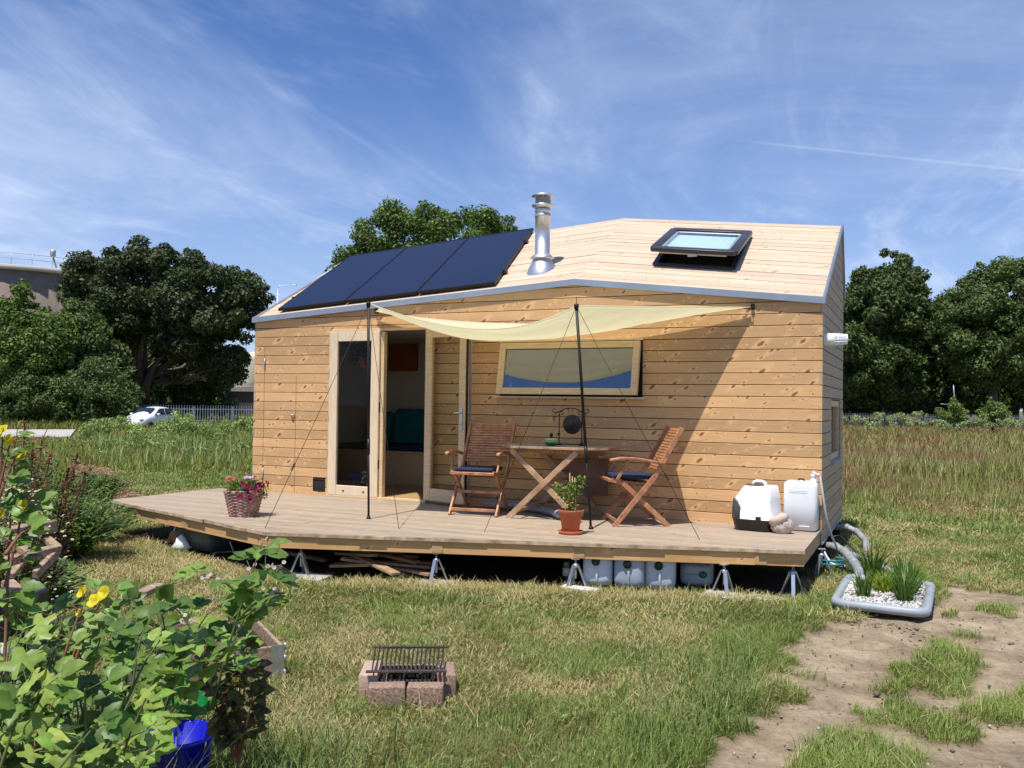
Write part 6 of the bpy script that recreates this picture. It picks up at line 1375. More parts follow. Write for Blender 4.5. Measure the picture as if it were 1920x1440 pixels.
# scrap wood pile
sw_ = random.Random(3)
LS = [sw_.uniform(.3, .75) for i in range(15)]
for i in range(15):
    a = R(sw_.uniform(-28, 28)); l = LS[i]; x_, y_ = 3.42 + sw_.uniform(-.38, .38), -2.25 + sw_.uniform(-.15, .30); z_ = .0 + (i // 3) * .032
    o_ = MB(); o_.box((0, 0, 0), (l, sw_.uniform(.05, .11), .024), (R(sw_.uniform(-5, 5)), R(sw_.uniform(-7, 7)), 0)); o = o_.build('scrap_plank', M['oldwood2'], bevel=.002); o.location = (x_, y_, z_); o.rotation_euler = (0, 0, a); tag(o, 'brown scrap plank %s in the heap under the middle of the deck' % (('bottom', 'second', 'third', 'fourth', 'top')[i // 3] + ' layer, ' + ('shortest', 'middle', 'longest')[sorted(LS[i // 3 * 3:i // 3 * 3 + 3]).index(LS[i])]), 'plank', 'scrap planks heaped under the deck')
for (x_, y_, z_, l, w_, h_, a, ti, lab) in ((.60, -1.52, .10, .55, .12, .04, 8, 0, 'bright sawn timber block on the pile at the left tip of the deck'), (.66, -1.60, .04, .40, .10, .05, -20, 6, 'short bright timber offcut low in the left pile under the deck'), (2.25, -2.0, .03, .8, .08, .03, 14, 8, 'long grey plank behind the folded tub under the deck')):
    o_ = MB(); o_.box((0, 0, 0), (l, w_, h_), (0, R(ti), 0)); o = o_.build('timber_offcut', M['fascia2'] if l < .7 else M['oldwood'], bevel=.003); o.location = (x_, y_, z_); o.rotation_euler = (0, 0, R(a)); tag(o, lab, 'timber')
# grey plastic tub, cardboard, white rag
tu = thing('plastic_tub', 'dark grey folded plastic tub under the left part of the deck', 'tub', (1.10, -1.92, -.02), R(-12))
o_ = MB(); o_.loft([rrect(.26, .16, .06, .0), rrect(.30, .19, .07, .12), rrect(.31, .20, .07, .19), rrect(.335, .22, .07, .195), rrect(.335, .22, .07, .215), rrect(.30, .19, .06, .215), rrect(.27, .16, .05, .03)]); o_.build('tub_body', plain('grey_tub', (.10, .115, .13), .4, var=.15), tu)
o_ = MB(); o_.loft([rrect(.33, .215, .07, .222), rrect(.325, .21, .07, .245), rrect(.20, .12, .05, .25)]); o_.build('lid', plain('grey_lid', (.15, .165, .18), .4, var=.1), tu)
o_ = MB(); o_.box((-.345, -.05, .12), (.03, .04, .2), (0, R(8), 0)); o_.build('handle', plain('pale_tub_handle', (.35, .37, .38), .5), tu)
o_ = MB(); o_.loft([[(x + .03 * math.sin(7 * y_), y_, z + .02 * math.sin(5 * y_ + x * 9)) for x, z in ((-.2, .01), (-.06, .05), (.05, .01), (.14, .13), (.23, .0))] for y_ in (-.12, -.04, .04, .12)], False, False, False); o = o_.build('cardboard_piece', plain('cardboard', (.47, .29, .15), .85, var=.12)); o.modifiers.new('t', 'SOLIDIFY').thickness = .006; o.location = (.62, -1.90, -.0); o.rotation_euler = (0, 0, R(-20)); tag(o, 'torn folded brown cardboard lying in front of the left pile under the deck', 'cardboard')
o_ = MB(); o_.loft([[(r * math.cos(a) * (1.3 + .4 * math.sin(2 * a + z * 30)), r * math.sin(a) * (1 + .3 * math.sin(5 * a)), z) for a in np.linspace(0, 6.283, 14, endpoint=False)] for r, z in ((.05, 0), (.075, .03), (.055, .08), (.05, .12), (.015, .16))]); o = o_.build('white_rag', M['white']); o.location = (.90, -2.10, -.03); tag(o, 'crumpled white rag between the cardboard and the grey tub', 'rag')

# ------------------------------------------------------------------ drain pipes and reed bed
def pipe(label, pts, r, group='grey drain pipes at the house corner'):
    t = thing('drain_pipe', label, 'pipe', tuple(pts[0]), 0, group); o0 = Vector(pts[0]); q = [Vector(p) - o0 for p in pts]
    o_ = MB(); o_.tube(q, r, 14); o_.build('pipe_run', M['pipegrey'], t)
    for i in range(1, len(q) - 1):
        o_ = MB()
        d = (q[i + 1] - q[i]).normalized(); c = q[i]; e = min((q[i + 1] - q[i]).length, .05); o_.tube([c - (q[i] - q[i - 1]).normalized() * .02, c, c + d * .02], r * 1.14, 14); o_.build('pipe_joint', M['pipegrey'], t)
    return t
P = lambda px, py, z: tuple(onz(px, py, z))
pipe('thick grey drain pipe bending from the house corner down to the reed bed', [(7.14, .30, .17), (7.24, .25, .175), (7.34, .12, .15), (7.44, -.12, .09), (7.50, -.35, .05), (7.50, -.62, .03), (7.43, -.95, .03)], .042)
pipe('thin straight grey pipe running behind the reed bed', [(7.20, .62, .12), (7.42, .32, .09), (7.75, -.02, .03), (8.02, -.42, .02)], .028)
pipe('short grey pipe curving down to the grass behind the house corner', [(7.12, 1.60, .20), (7.25, 1.66, .20), (7.36, 1.62, .16), (7.46, 1.45, .09), (7.48, 1.25, .0), (7.48, 1.20, -.05)], .036)
for (pts, r_, m_, lab) in (([(7.14, .55, .22), (7.25, .62, .24), (7.40, .60, .10), (7.50, .45, -.02)], .012, 'iron', 'black cable looping to the ground beside the house wall'), ([(7.15, .10, .14), (7.22, -.05, .06), (7.30, .0, .03), (7.42, .1, .02), (7.5, -.1, .0)], .010, 'white', 'thin white hose coiled on the grass by the pipes')):
    o_ = MB(); o_.tube(pts, r_, 8); tag(o_.build('hose', M[m_]), lab, 'hose')
o_ = MB(); o_.tube([(7.24 + .10 * math.cos(t), -.03 + .07 * math.sin(t), .02 + .006 * t) for t in np.linspace(0, 14, 60)], .011, 6); tag(o_.build('hose_coil', plain('teal_hose', (.01, .16, .2), .4)), 'coil of teal garden hose in the shade by the corner jack stand', 'hose')
rb_ = thing('reed_bed', 'rounded grey framed gravel filter bed planted with reeds right of the deck', 'planter', (7.75, -1.22, 0))
cr_ = [Vector((7.40, -1.80, 0)), Vector((8.05, -1.86, 0)), Vector((8.10, -.66, 0)), Vector((7.43, -.62, 0))]
lc = []
for i in range(4):
    p, a, b_ = cr_[i], cr_[i - 1], cr_[(i + 1) % 4]
    for t in np.linspace(0, 1, 6): r0 = p + (a - p).normalized() * .11; r1 = p + (b_ - p).normalized() * .11; lc.append((r0 * (1 - t) ** 2 + p * 2 * t * (1 - t) + r1 * t * t) - Vector((7.75, -1.22, 0)))
lc.append(lc[0]); lc.append(lc[1])
o_ = MB(); o_.tube([p + Vector((0, 0, .042)) for p in lc], .036, 12, False); o_.build('bed_rim', plain('pale_grey_rim', (.30, .33, .36), .5, var=.16), rb_)
ctr_ = sum(lc[:24], Vector()) / 24
o_ = MB(); o_.add([ctr_ + Vector((0, 0, .055))] + [p + Vector((0, 0, .045)) for p in lc[:24]], [(0, i + 1, (i + 1) % 24 + 1) for i in range(24)]); o_.build('gravel_base', plain('gravel_ground', (.35, .34, .31), .95, var=.5, scale=60), rb_)
n = 5200; px_ = rng.uniform(-.42, .42, n); py_ = rng.uniform(-.68, .68, n); poly = [(p.x, p.y) for p in lc[:24]]; k = dpoly(px_, py_, poly) > .045; px_, py_ = px_[k], py_[k]; n = len(px_)
oc8 = np.array([(1, 0, 0), (0, 1, 0), (-1, 0, 0), (0, -1, 0), (0, 0, 1), (0, 0, -1)], float); tri = np.array([(0, 1, 4), (1, 2, 4), (2, 3, 4), (3, 0, 4), (1, 0, 5), (2, 1, 5), (3, 2, 5), (0, 3, 5)])
sc_ = rng.uniform(.007, .017, (n, 1)) * rng.uniform(.6, 1.3, (n, 3)) * np.array([[1.3, 1, .6]]); aa = rng.uniform(0, 6.28, n); co, si_ = np.cos(aa), np.sin(aa)
Vp = oc8[None] * sc_[:, None]; Vx = Vp[..., 0] * co[:, None] - Vp[..., 1] * si_[:, None]; Vy = Vp[..., 0] * si_[:, None] + Vp[..., 1] * co[:, None]
V = np.stack([Vx + px_[:, None], Vy + py_[:, None], Vp[..., 2] + .058 + rng.uniform(0, .012, n)[:, None]], 2).reshape(-1, 3); F = ((np.arange(n) * 6)[:, None, None] + tri[None]).reshape(-1, 3)
gs = mixc3((.30, .28, .26), (.92, .90, .86), rng.uniform(0, 1, n) ** .45); gv = np_mesh('gravel', V, F, rep(gs, 6), M['blade'], rb_); gv['kind'] = 'stuff'
def reed(label, x, y, n, h, w, spread, col, z0=.05):
    t = thing('reed_clump', label, 'plant', (x, y, z0), 0, 'reed clumps in the gravel bed'); az = rng.uniform(0, 6.28, n); r = rng.uniform(0, .045, n); hh = rng.uniform(.55, 1, n) * h
    V, F = blades(np.cos(az) * r, np.sin(az) * r, np.zeros(n), hh, rng.uniform(.6, 1.1, n) * w, az + rng.normal(0, .5, n), rng.uniform(.02, spread, n), rng.uniform(.0, .7, n))
    np_mesh('leaves', V, F, rep(mixc3(col[0], col[1], rng.uniform(0, 1, n))), M['leafbig'], t); return t
RC = ((.05, .12, .02), (.17, .27, .05)); RY_ = ((.16, .24, .03), (.45, .5, .08))
reed('compact reed clump nearest the left front corner of the gravel bed', 7.60, -1.56, 80, .28, .014, .4, RC)
reed('tall bright iris clump at the back left of the gravel bed', 7.64, -.98, 70, .50, .018, .32, RC)
reed('yellow green creeping clump in the middle of the gravel bed', 7.74, -1.22, 240, .22, .014, 1.2, RY_)
reed('bushy reed clump at the back middle of the gravel bed', 7.88, -.98, 220, .36, .014, .9, RC)
reed('spiky reed clump at the front right of the gravel bed', 7.90, -1.56, 130, .36, .014, .55, RC)
reed('low reed clump right of centre in the gravel bed', 7.92, -1.28, 130, .34, .014, .8, RC)
for i, (a, b_) in enumerate((((7.68, -1.12), (7.86, -.75)), ((7.78, -1.3), (8.02, -1.1)))):
    pass

# ------------------------------------------------------------------ brick barbecue
def brick(x, y, z, rz_, dims, label, mats=None):
    o_ = MB(); o_.box((0, 0, dims[2] / 2), dims); t = o_.build('paving_brick', mats or M['brick'], bevel=.008, seg=2); t.location = (x, y, z); t.rotation_euler = (0, 0, rz_); return tag(t, label, 'brick', 'reddish bricks of the barbecue')
GB = Vector(onz(762, 1322, -.03)); gr = math.atan2(rt.y, rt.x) + R(4); gm_ = Matrix.Rotation(gr, 3, 'Z')
def gp(x, y, z): return tuple(gm_ @ Vector((x, y, z)) + GB)
for (x, y, z, rr_, d_, lab) in ((-.10, -.045, 0, 3, (.19, .10, .125), 'front left lower brick of the barbecue'), (.10, -.035, 0, -4, (.19, .10, .12), 'front right lower brick of the barbecue'), (-.20, .15, 0, 88, (.27, .10, .155), 'tall pale left side brick of the barbecue'), (.205, .16, 0, 93, (.25, .10, .145), 'right side brick of the barbecue, half shaded'), (-.09, .34, 0, 2, (.22, .10, .10), 'back left brick of the barbecue under the grate'), (.12, .34, 0, -3, (.22, .10, .10), 'back right brick of the barbecue under the grate')):
    q = gp(x, y, z); brick(q[0], q[1], q[2], gr + R(rr_), d_, lab, M['brickpale'] if 'pale' in lab else None)
pn_ = thing('charcoal_pan', 'shallow sooty iron pan with charcoal under the grate', 'pan', gp(0, .17, .09), gr)
o_ = MB(); o_.loft([rrect(.13, .11, .02, -.03), rrect(.15, .13, .02, .03), rrect(.145, .125, .02, .03), rrect(.12, .10, .02, -.02)]); o_.build('pan_body', M['rust'], pn_)
o_ = MB(); o_.tube([(.02, -.13, .0), (.02, -.15, -.01), (.02, -.155, -.07)], .006, 8); o_.build('handle', M['inox'], pn_)
o_ = MB()
for i in range(60): o_.box((random.uniform(-.11, .11), random.uniform(-.09, .09), random.uniform(-.01, .035)), (.03, .025, .02), (random.random() * 3, random.random() * 3, random.random() * 3))
ck = o_.build('charcoal_lumps', M['char'], pn_); ck['kind'] = 'stuff'
gt_ = thing('grill_grate', 'tilted black iron grate resting on the barbecue bricks', 'grate', gp(0, .15, .20), gr); gt_.rotation_euler = (R(8), R(0), gr)
o_ = MB()
for k in range(17): x_ = -.19 + k * .38 / 16; o_.tube([(x_ * .96, -.155, .004), (x_, .155, .004)], .0045, 6)
o_.build('grate_bar', M['rust'], gt_)['kind'] = 'stuff'
o_ = MB(); o_.beam((-.215, -.155, 0), (.21, -.155, 0), .02, .008); o_.beam((-.205, .155, 0), (.215, .155, 0), .02, .010); o_.tube([(.19, -.14, .01), (.19, -.05, .01)], .006, 6); o_.tube([(.165, -.14, .01), (.165, -.05, .01)], .006, 6); o_.build('grate_rail', plain('worn_rail', (.16, .12, .10), .4, .6, var=.4), gt_)

# ------------------------------------------------------------------ wooden planter box and its plants
bxA = Vector(onz(527, 1277, -.03)); e1_ = Vector((-.60, -.80, 0)).normalized(); e2_ = Vector((-.80, .60, 0)).normalized()
pb = thing('planter_box', 'weathered wooden planter box with galvanised corners at lower left', 'planter', tuple(bxA)); bh = .205
for (o0, dv_, ln_) in ((Vector(), e1_, .8), (Vector(), e2_, .75), (e1_ * .8, e2_, .75), (e2_ * .75, e1_, .8)):
    o_ = MB(); inn = Vector((0, 0, 0)); nrm_ = (e1_ + e2_) * 0
    o_.beam(o0 + dv_ * .012 + Vector((0, 0, bh / 2)), o0 + dv_ * (ln_ - .012) + Vector((0, 0, bh / 2)), .022, bh); o_.build('side_board', M['oldwood'], pb, bevel=.004)
for c_ in (Vector(), e1_ * .8, e2_ * .75, e1_ * .8 + e2_ * .75):
    s1 = 1 if c_.dot(e1_) < .4 else -1; s2 = 1 if c_.dot(e2_) < .5 else -1
    o_ = MB(); out = -(e1_ * s1 + e2_ * s2).normalized() * .018
    o_.beam(c_ + out * .9 + e1_ * s1 * .035 + Vector((0, 0, .004)), c_ + out * .9 + e1_ * s1 * .035 + Vector((0, 0, bh + .004)), .004, .075, e1_) ; o_.beam(c_ + out * .9 + e2_ * s2 * .035 + Vector((0, 0, .004)), c_ + out * .9 + e2_ * s2 * .035 + Vector((0, 0, bh + .004)), .004, .075, e2_)
    for zz in (.05, .13, .2): o_.tube([c_ + out * 1.25 + Vector((0, 0, zz - .02)), c_ + out * 1.25 + Vector((0, 0, zz + .02))], .007, 6)
    o_.build('corner_hinge', M['steel'], pb)
o_ = MB(); o_.add([e1_ * .02 + e2_ * .02 + Vector((0, 0, .14)), e1_ * .78 + e2_ * .02 + Vector((0, 0, .14)), e1_ * .78 + e2_ * .73 + Vector((0, 0, .14)), e1_ * .02 + e2_ * .73 + Vector((0, 0, .14))], [(0, 1, 2, 3)]); o_.build('soil', M['soil'], pb)
def lettuce(name, label, pos, n, cols, ln, cat='plant', grp='leafy plants in the wooden planter'):
    t = thing(name, label, cat, tuple(pos), 0, grp); v, f, c = [], [], []
    for i in range(n): q = rdir(.1, 1.2); leafmesh(v, f, c, (q.x * .02, q.y * .02, .01), q, (0, 0, 1), ln * random.uniform(.6, 1.1), ln * random.uniform(.35, .6), rcol(*cols), 0, .5, .15)
    leaf_obj('foliage', v, f, c, M['leafbig'], t); return t
bz = lambda a, b_: bxA + e1_ * a + e2_ * b_ + Vector((0, 0, .15))
lettuce('lettuce', 'bright green lettuce nearest the planter corner', bz(.18, .30), 40, ((.10, .2, .03), (.25, .38, .09)), .12)
lettuce('lettuce', 'bright green lettuce at the back of the planter', bz(.2, .62), 36, ((.10, .2, .03), (.22, .34, .08)), .12)
lettuce('red_lettuce', 'red brown lettuce beside the green one in the planter', bz(.30, .16), 34, ((.16, .04, .03), (.32, .10, .07)), .12)
lettuce('red_lettuce', 'red brown lettuce deeper in the planter under the bramble', bz(.48, .34), 34, ((.13, .03, .03), (.26, .09, .07)), .13)
# blue bucket
bkP = Vector(onz(331, 1502, -.03)); bk_ = thing('plastic_bucket', 'deep blue plastic bucket half hidden by leaves at the bottom left', 'bucket', tuple(bkP))
o_ = MB(); o_.lathe((0, 0, 0), [(.10, 0), (.105, .004), (.136, .248), (.144, .252), (.146, .267), (.140, .272), (.132, .267), (.102, .012), (.001, .010)], 40); o_.build('bucket_body', M['bluepl'], bk_)
o_ = MB(); o_.tube([(.145 * math.cos(t), .145 * math.sin(t) * .55 - .08 * abs(math.sin(t)), .26 - .11 * math.sin(t)) for t in np.linspace(0, math.pi, 16)], .004, 6); o_.build('handle', M['inox'], bk_)
# green watering can
wcp = Vector(onz(345, 1352, -.03)); wc2 = thing('watering_can', 'bright green plastic watering can behind the bramble leaves', 'watering can', tuple(wcp), R(40))
o_ = MB(); o_.lathe((0, 0, 0), [(.11, 0), (.115, .01), (.112, .08), (.116, .085), (.112, .09), (.108, .16), (.09, .20), (.05, .22), (.001, .222)], 32); o_.build('can_body', M['greenpl'], wc2)
o_ = MB(); o_.tube([(.10, 0, .05), (.20, 0, .14), (.28, 0, .26)], [.022, .017, .013], 10); o_.lathe((.28, 0, .26), [(.012, 0), (.035, .03), (.001, .034)], 16, rotm((0, R(40), 0))); o_.build('spout', M['greenpl'], wc2)
o_ = MB(); o_.tube([(-.10, 0, .05), (-.17, 0, .12), (-.15, 0, .23), (-.05, 0, .28), (.05, 0, .25)], .012, 8); o_.build('handle', M['greenpl'], wc2)

# ------------------------------------------------------------------ broken wooden frame at left
fp = lambda px, py, d: Vector(far(px, py, d))
wf_ = thing('collapsed_trellis', 'collapsed weathered wooden trellis of crossing slats at the left edge', 'trellis', tuple(fp(40, 1060, 4.9))); w0_ = wf_.location.copy()
for (a, b_, w_, h_) in (((-30, 1012, 4.7), (100, 986, 5.3), .055, .07), ((-30, 1004, 4.9), (60, 990, 5.1), .03, .06), ((14, 1008, 5.0), (62, 1042, 4.7), .05, .035), ((78, 1002, 5.3), (108, 1028, 5.0), .05, .03), ((-20, 1062, 4.6), (106, 1030, 5.0), .07, .05), ((106, 1036, 5.0), (66, 1078, 4.7), .03, .05), ((40, 1052, 4.8), (18, 1080, 4.6), .05, .03), ((-20, 1048, 4.9), (60, 1040, 5.1), .05, .02)):
    o_ = MB(); o_.beam(fp(*a) - w0_, fp(*b_) - w0_, w_, h_); o_.build('slat', M['oldwood'], wf_, bevel=.004)
for (a, b_, lab) in (((14, 1092, 4.3), (66, 1140, 4.0), 'loose mossy plank leaning in the weeds below the wooden frame'), ((230, 1128, 4.2), (300, 1098, 4.5), 'reddish plank half buried in weeds behind the yellow flowers'),):
    c0_ = fp(*b_); o_ = MB(); o_.beam(fp(*a) - c0_, Vector(), .06, .03); o = o_.build('loose_plank', M['oldwood'], bevel=.004); o.location = c0_; tag(o, lab, 'plank')
bp_ = Vector(fp(8, 1130, 3.9)); cr2 = thing('dark_crate', 'dark crate holding a white splash patterned pot at the far left', 'crate', (bp_.x, bp_.y, 0), R(20))
o_ = MB(); o_.box((0, 0, .35), (.26, .26, .7)); o_.build('crate_body', M['blackplastic'], cr2, bevel=.01)
o_ = MB(); o_.lathe((.10, -.10, .40), [(.03, 0), (.04, .10), (.036, .12), (.001, .12)], 12); o_.build('pot', M['white'], cr2)

# ------------------------------------------------------------------ brambles and flowers in the foreground
BG = ((.07, .14, .025), (.24, .34, .07)); BP = ((.19, .28, .05), (.36, .44, .10)); BD = ((.05, .10, .022), (.16, .24, .05)); BR = ((.07, .055, .022), (.17, .16, .055))
def palmate(v, f, c, pos, d, up, size, col):
    '''one broad five-lobed toothed leaf'''
    d = Vector(d).normalized(); s = d.cross(up).normalized(); u = s.cross(d).normalized(); n = 24; b = len(v); ce = Vector(pos) + d * size * .35
    v.append(tuple(ce)); c.append([x * 1.1 for x in col])
    for i in range(n + 1):
        t = R(-158 + 316 * i / n); lob = .74 + .26 * math.cos(t * 5 * .9); r = size * lob * (.98 + (.05 if i % 2 else -.05)) * (1 - .12 * abs(t) / 2.7)
        p = ce + d * math.cos(t) * r * .8 + s * math.sin(t) * r * .8 + u * (size * (.10 * math.cos(t * 5 * .9) - .22 * (r / size) ** 2)); v.append(tuple(p)); c.append([x * random.uniform(.9, 1.08) for x in col])
    for i in range(0, n, 2): f.append((b, b + 1 + i, b + 2 + i, b + 3 + i))
def compound(v, f, c, pos, d, size, cols, n=5, up=(0.28, -0.42, 0.9), lobed=0, tilt=None):
    """a bramble leaf: three to five toothed leaflets spread from one stalk end"""
    if lobed == 2:
        palmate(v, f, c, pos, d, (Vector(up) + Vector((random.gauss(0, .35), random.gauss(0, .35), 0))).normalized(), size, rcol(*cols)); return
    d = Vector(d).normalized(); up = (Vector(up) + Vector((random.gauss(0, .32), random.gauss(0, .32), 0))).normalized(); s = d.cross(up).normalized(); col = rcol(*cols)
    angs = (0, 48, -48, 100, -100)[:n]
    for a in angs:
        q = (d * math.cos(R(a)) + s * math.sin(R(a)) + up * random.uniform(-.25, .1)).normalized(); k = size * (1 if a == 0 else .85 if abs(a) < 60 else .65) * random.uniform(.85, 1.1)
        leafmesh(v, f, c, Vector(pos) + q * size * .12, q, up, k, k * .88, [x * random.uniform(.9, 1.1) for x in col], lobed, .22, .09)
def bramble(name, label, canes, size, cols, step=.075, blossoms=0, extra=None, grp=None, cat='bramble', mat='stem', r=.004, nleaf=5, skip=0, lobed=0):
    org = Vector(canes[0][0]); org.z = max(ground_z(org.x, org.y), -.1); t = thing(name, label, cat, tuple(org), 0, grp); v, f, c = [], [], []; o_ = MB(); fv, ff, fc = [], [], []
    for cn in canes:
        pts = [Vector(p) - org for p in cn]; sm_ = []
        for i in range(len(pts) - 1):
            p0, p1, p2, p3 = pts[max(i - 1, 0)], pts[i], pts[i + 1], pts[min(i + 2, len(pts) - 1)]
            for k in range(6):
                u = k / 6; sm_.append(.5 * ((2 * p1) + (p2 - p0) * u + (2 * p0 - 5 * p1 + 4 * p2 - p3) * u * u + (3 * p1 - p0 - 3 * p2 + p3) * u ** 3))
        sm_.append(pts[-1]); nn_ = len(sm_); o_.tube(sm_, [r * (1.3 - .8 * i / nn_) for i in range(nn_)], 6)
        acc = 0; side = 1
        for i in range(1, nn_):
            acc += (sm_[i] - sm_[i - 1]).length
            if acc > step and i / nn_ > skip:
                acc = 0; side = -side; d = (sm_[i] - sm_[i - 1]).normalized(); s = d.cross(Vector((0, 0, 1))); s = s.normalized() if s.length > .1 else Vector((1, 0, 0))
                q = (s * side + d * .3 + Vector((random.gauss(0, .35), random.gauss(0, .35), random.uniform(.0, .5)))).normalized(); e = sm_[i] + q * size * random.uniform(.5, 1.0)
                o_.tube([sm_[i], e], r * .35, 5); compound(v, f, c, e, q, size * random.uniform(.75, 1.15), cols, random.choice((3, 3, nleaf)), lobed=lobed)
        if blossoms:
            for k in range(blossoms):
                q = sm_[int(nn_ * random.uniform(.6, .98))] + Vector((random.gauss(0, .015), random.gauss(0, .015), random.gauss(0, .012))); flower(fv, ff, fc, q, (random.gauss(0, .6), -.8, .7), .008, rcol((.62, .48, .46), (.72, .64, .62)), 5, [.4, .35, .2])
    o_.build('stem', M[mat], t); leaf_obj('foliage', v, f, c, M['leafbig'], t)
    if fv: leaf_obj('blossoms', fv, ff, fc, M['petal'], t)
    return t
def cane(px0, py0, px1, py1, d0, d1, bow=.0, n=4):
    a, b_ = Vector(far(px0, py0, d0)), Vector(far(px1, py1, d1)); out = []
    for i in range(n + 1): u = i / n; out.append(tuple(a.lerp(b_, u) + Vector((0, 0, bow * 4 * u * (1 - u)))))
    return out
r2 = random.Random(21)
bramble('bramble_bush', 'tall bramble shoot with big round leaflets and white blossom rising before the deck', [cane(395, 1330, 492, 1018, 2.9, 2.95, .02), cane(440, 1170, 535, 1112, 2.93, 2.9, .03, 3), cane(452, 1120, 380, 1080, 2.93, 2.9, .02, 3), cane(470, 1090, 525, 1060, 2.93, 2.95, .01, 2), cane(400, 1300, 330, 1140, 2.9, 2.9, .04), cane(420, 1250, 470, 1150, 2.9, 2.95, .02, 3)], .105, BG, .05, blossoms=9, skip=.1)
bramble('bramble_bush', 'leafy bramble arching over the middle of the planter', [cane(330, 1380, 300, 1130, 3.4, 3.3, .05), cane(300, 1360, 390, 1150, 3.4, 3.3, .05), cane(200, 1420, 300, 1200, 2.6, 2.8, .04), cane(400, 1330, 430, 1215, 3.5, 3.4, .05), cane(240, 1350, 270, 1180, 3.0, 3.1, .05), cane(300, 1400, 445, 1200, 3.7, 3.8, .04), cane(230, 1400, 290, 1170, 3.7, 3.8, .04), cane(260, 1380, 345, 1160, 3.9, 3.9, .04)], .085, BG, .045, skip=.08)
cs = []
for i in range(24):
    x0 = r2.uniform(-60, 215); cs.append(cane(x0, 1500, x0 + r2.uniform(-80, 70), r2.uniform(1180, 1400), r2.uniform(2.1, 2.9), r2.uniform(2.2, 3.1), r2.uniform(0, .06)))
bramble('bramble_bush', 'dense low bramble thicket filling the bottom left corner', cs, .068, BG, .06)
cs = []
for i in range(32):
    x0 = r2.uniform(-20, 330); cs.append(cane(x0, 1440, x0 + r2.uniform(-60, 60), r2.uniform(1130, 1290), r2.uniform(3.6, 4.3), r2.uniform(3.6, 4.4), r2.uniform(0, .05)))
bramble('bramble_bush', 'darker bramble growth behind the yellow evening primroses', cs, .074, BD, .07)
cs = [cane(150, 1500, 250, 1300, 2.2, 2.4), cane(220, 1500, 330, 1330, 2.3, 2.4), cane(60, 1500, 170, 1370, 2.0, 2.2), cane(180, 1480, 100, 1400, 2.1, 2.2), cane(200, 1480, 290, 1270, 2.5, 2.6)]
bramble('currant_bush', 'pale green lobed leaves of a currant bush above the blue bucket', cs, .050, BP, .055, lobed=2, cat='bush')
cs = [cane(430, 1400, 385, 1260, 3.0, 3.0), cane(446, 1420, 420, 1240, 3.0, 3.0), cane(446, 1420, 462, 1250, 3.0, 3.0), cane(440, 1420, 400, 1230, 3.0, 3.0), cane(445, 1430, 440, 1215, 3.05, 3.05), cane(448, 1430, 475, 1300, 3.0, 2.95), cane(436, 1420, 420, 1290, 3.0, 3.0), cane(445, 1420, 450, 1270, 3.02, 3.0)]
bramble('dark_leaved_shoot', 'dark reddish brown leaved shoot standing in front of the planter', cs, .062, BR, .04, mat='stemred', cat='plant')
cs = [cane(-20, 1500, 60, 1260, 2.2, 2.3), cane(30, 1500, 120, 1320, 2.2, 2.3), cane(-30, 1450, 20, 1200, 2.2, 2.4), cane(-40, 1350, 50, 1170, 2.3, 2.5), cane(-20, 1300, 90, 1230, 2.3, 2.4)]
bramble('squash_plant', 'large pale lobed leaves of a squash plant at the left border', cs, .082, BP, .085, lobed=2, cat='plant', r=.004)
def primrose(label, canes, blooms, grp='evening primroses at the left'):
    t = bramble('evening_primrose', label, canes, .055, ((.09, .16, .03), (.2, .3, .07)), .03, cat='flower', nleaf=3, grp=grp, mat='stemred', r=.0045); v, f, c = [], [], []; o = t.location
    for (px, py, d_, r_) in blooms:
        p = Vector(far(px, py, d_)) - o
        for k in range(2): flower(v, f, c, p + Vector((0, 0, k * .006)), (random.gauss(0, .4), -.9, .6 + random.gauss(0, .3)), r_, rcol((.72, .56, .01), (.8, .68, .03)), 4, [.5, .5, .02], .45)
    leaf_obj('petals', v, f, c, M['petal'], t); return t
primrose('evening primrose with bright yellow blooms left of the tall bramble shoot', [cane(60, 1440, 155, 1135, 2.4, 2.6, .03, 5), cane(80, 1400, 185, 1120, 2.5, 2.65, .03, 5), cane(120, 1300, 196, 1112, 2.55, 2.65, .02, 4)], [(156, 1112, 2.6, .019), (178, 1131, 2.6, .022), (197, 1115, 2.65, .022), (150, 1152, 2.6, .012)])
primrose('evening primrose with two yellow blooms over the wooden frame', [cane(5, 1320, 20, 960, 2.4, 2.6, .0, 5), cane(10, 1100, 42, 960, 2.5, 2.6, .0, 4), cane(10, 1040, 60, 985, 2.5, 2.6, .01, 3)], [(44, 953, 2.6, .020), (2, 964, 2.6, .018), (62, 972, 2.65, .014)])
primrose('tall evening primrose with yellow blooms at the left border', [cane(-20, 1200, 5, 820, 2.5, 2.6, .0, 5), cane(-10, 950, 18, 835, 2.55, 2.6, .0, 3), cane(-5, 940, 30, 850, 2.55, 2.6, .0, 3)], [(4, 815, 2.6, .026), (44, 857, 2.6, .021), (18, 826, 2.6, .014)])
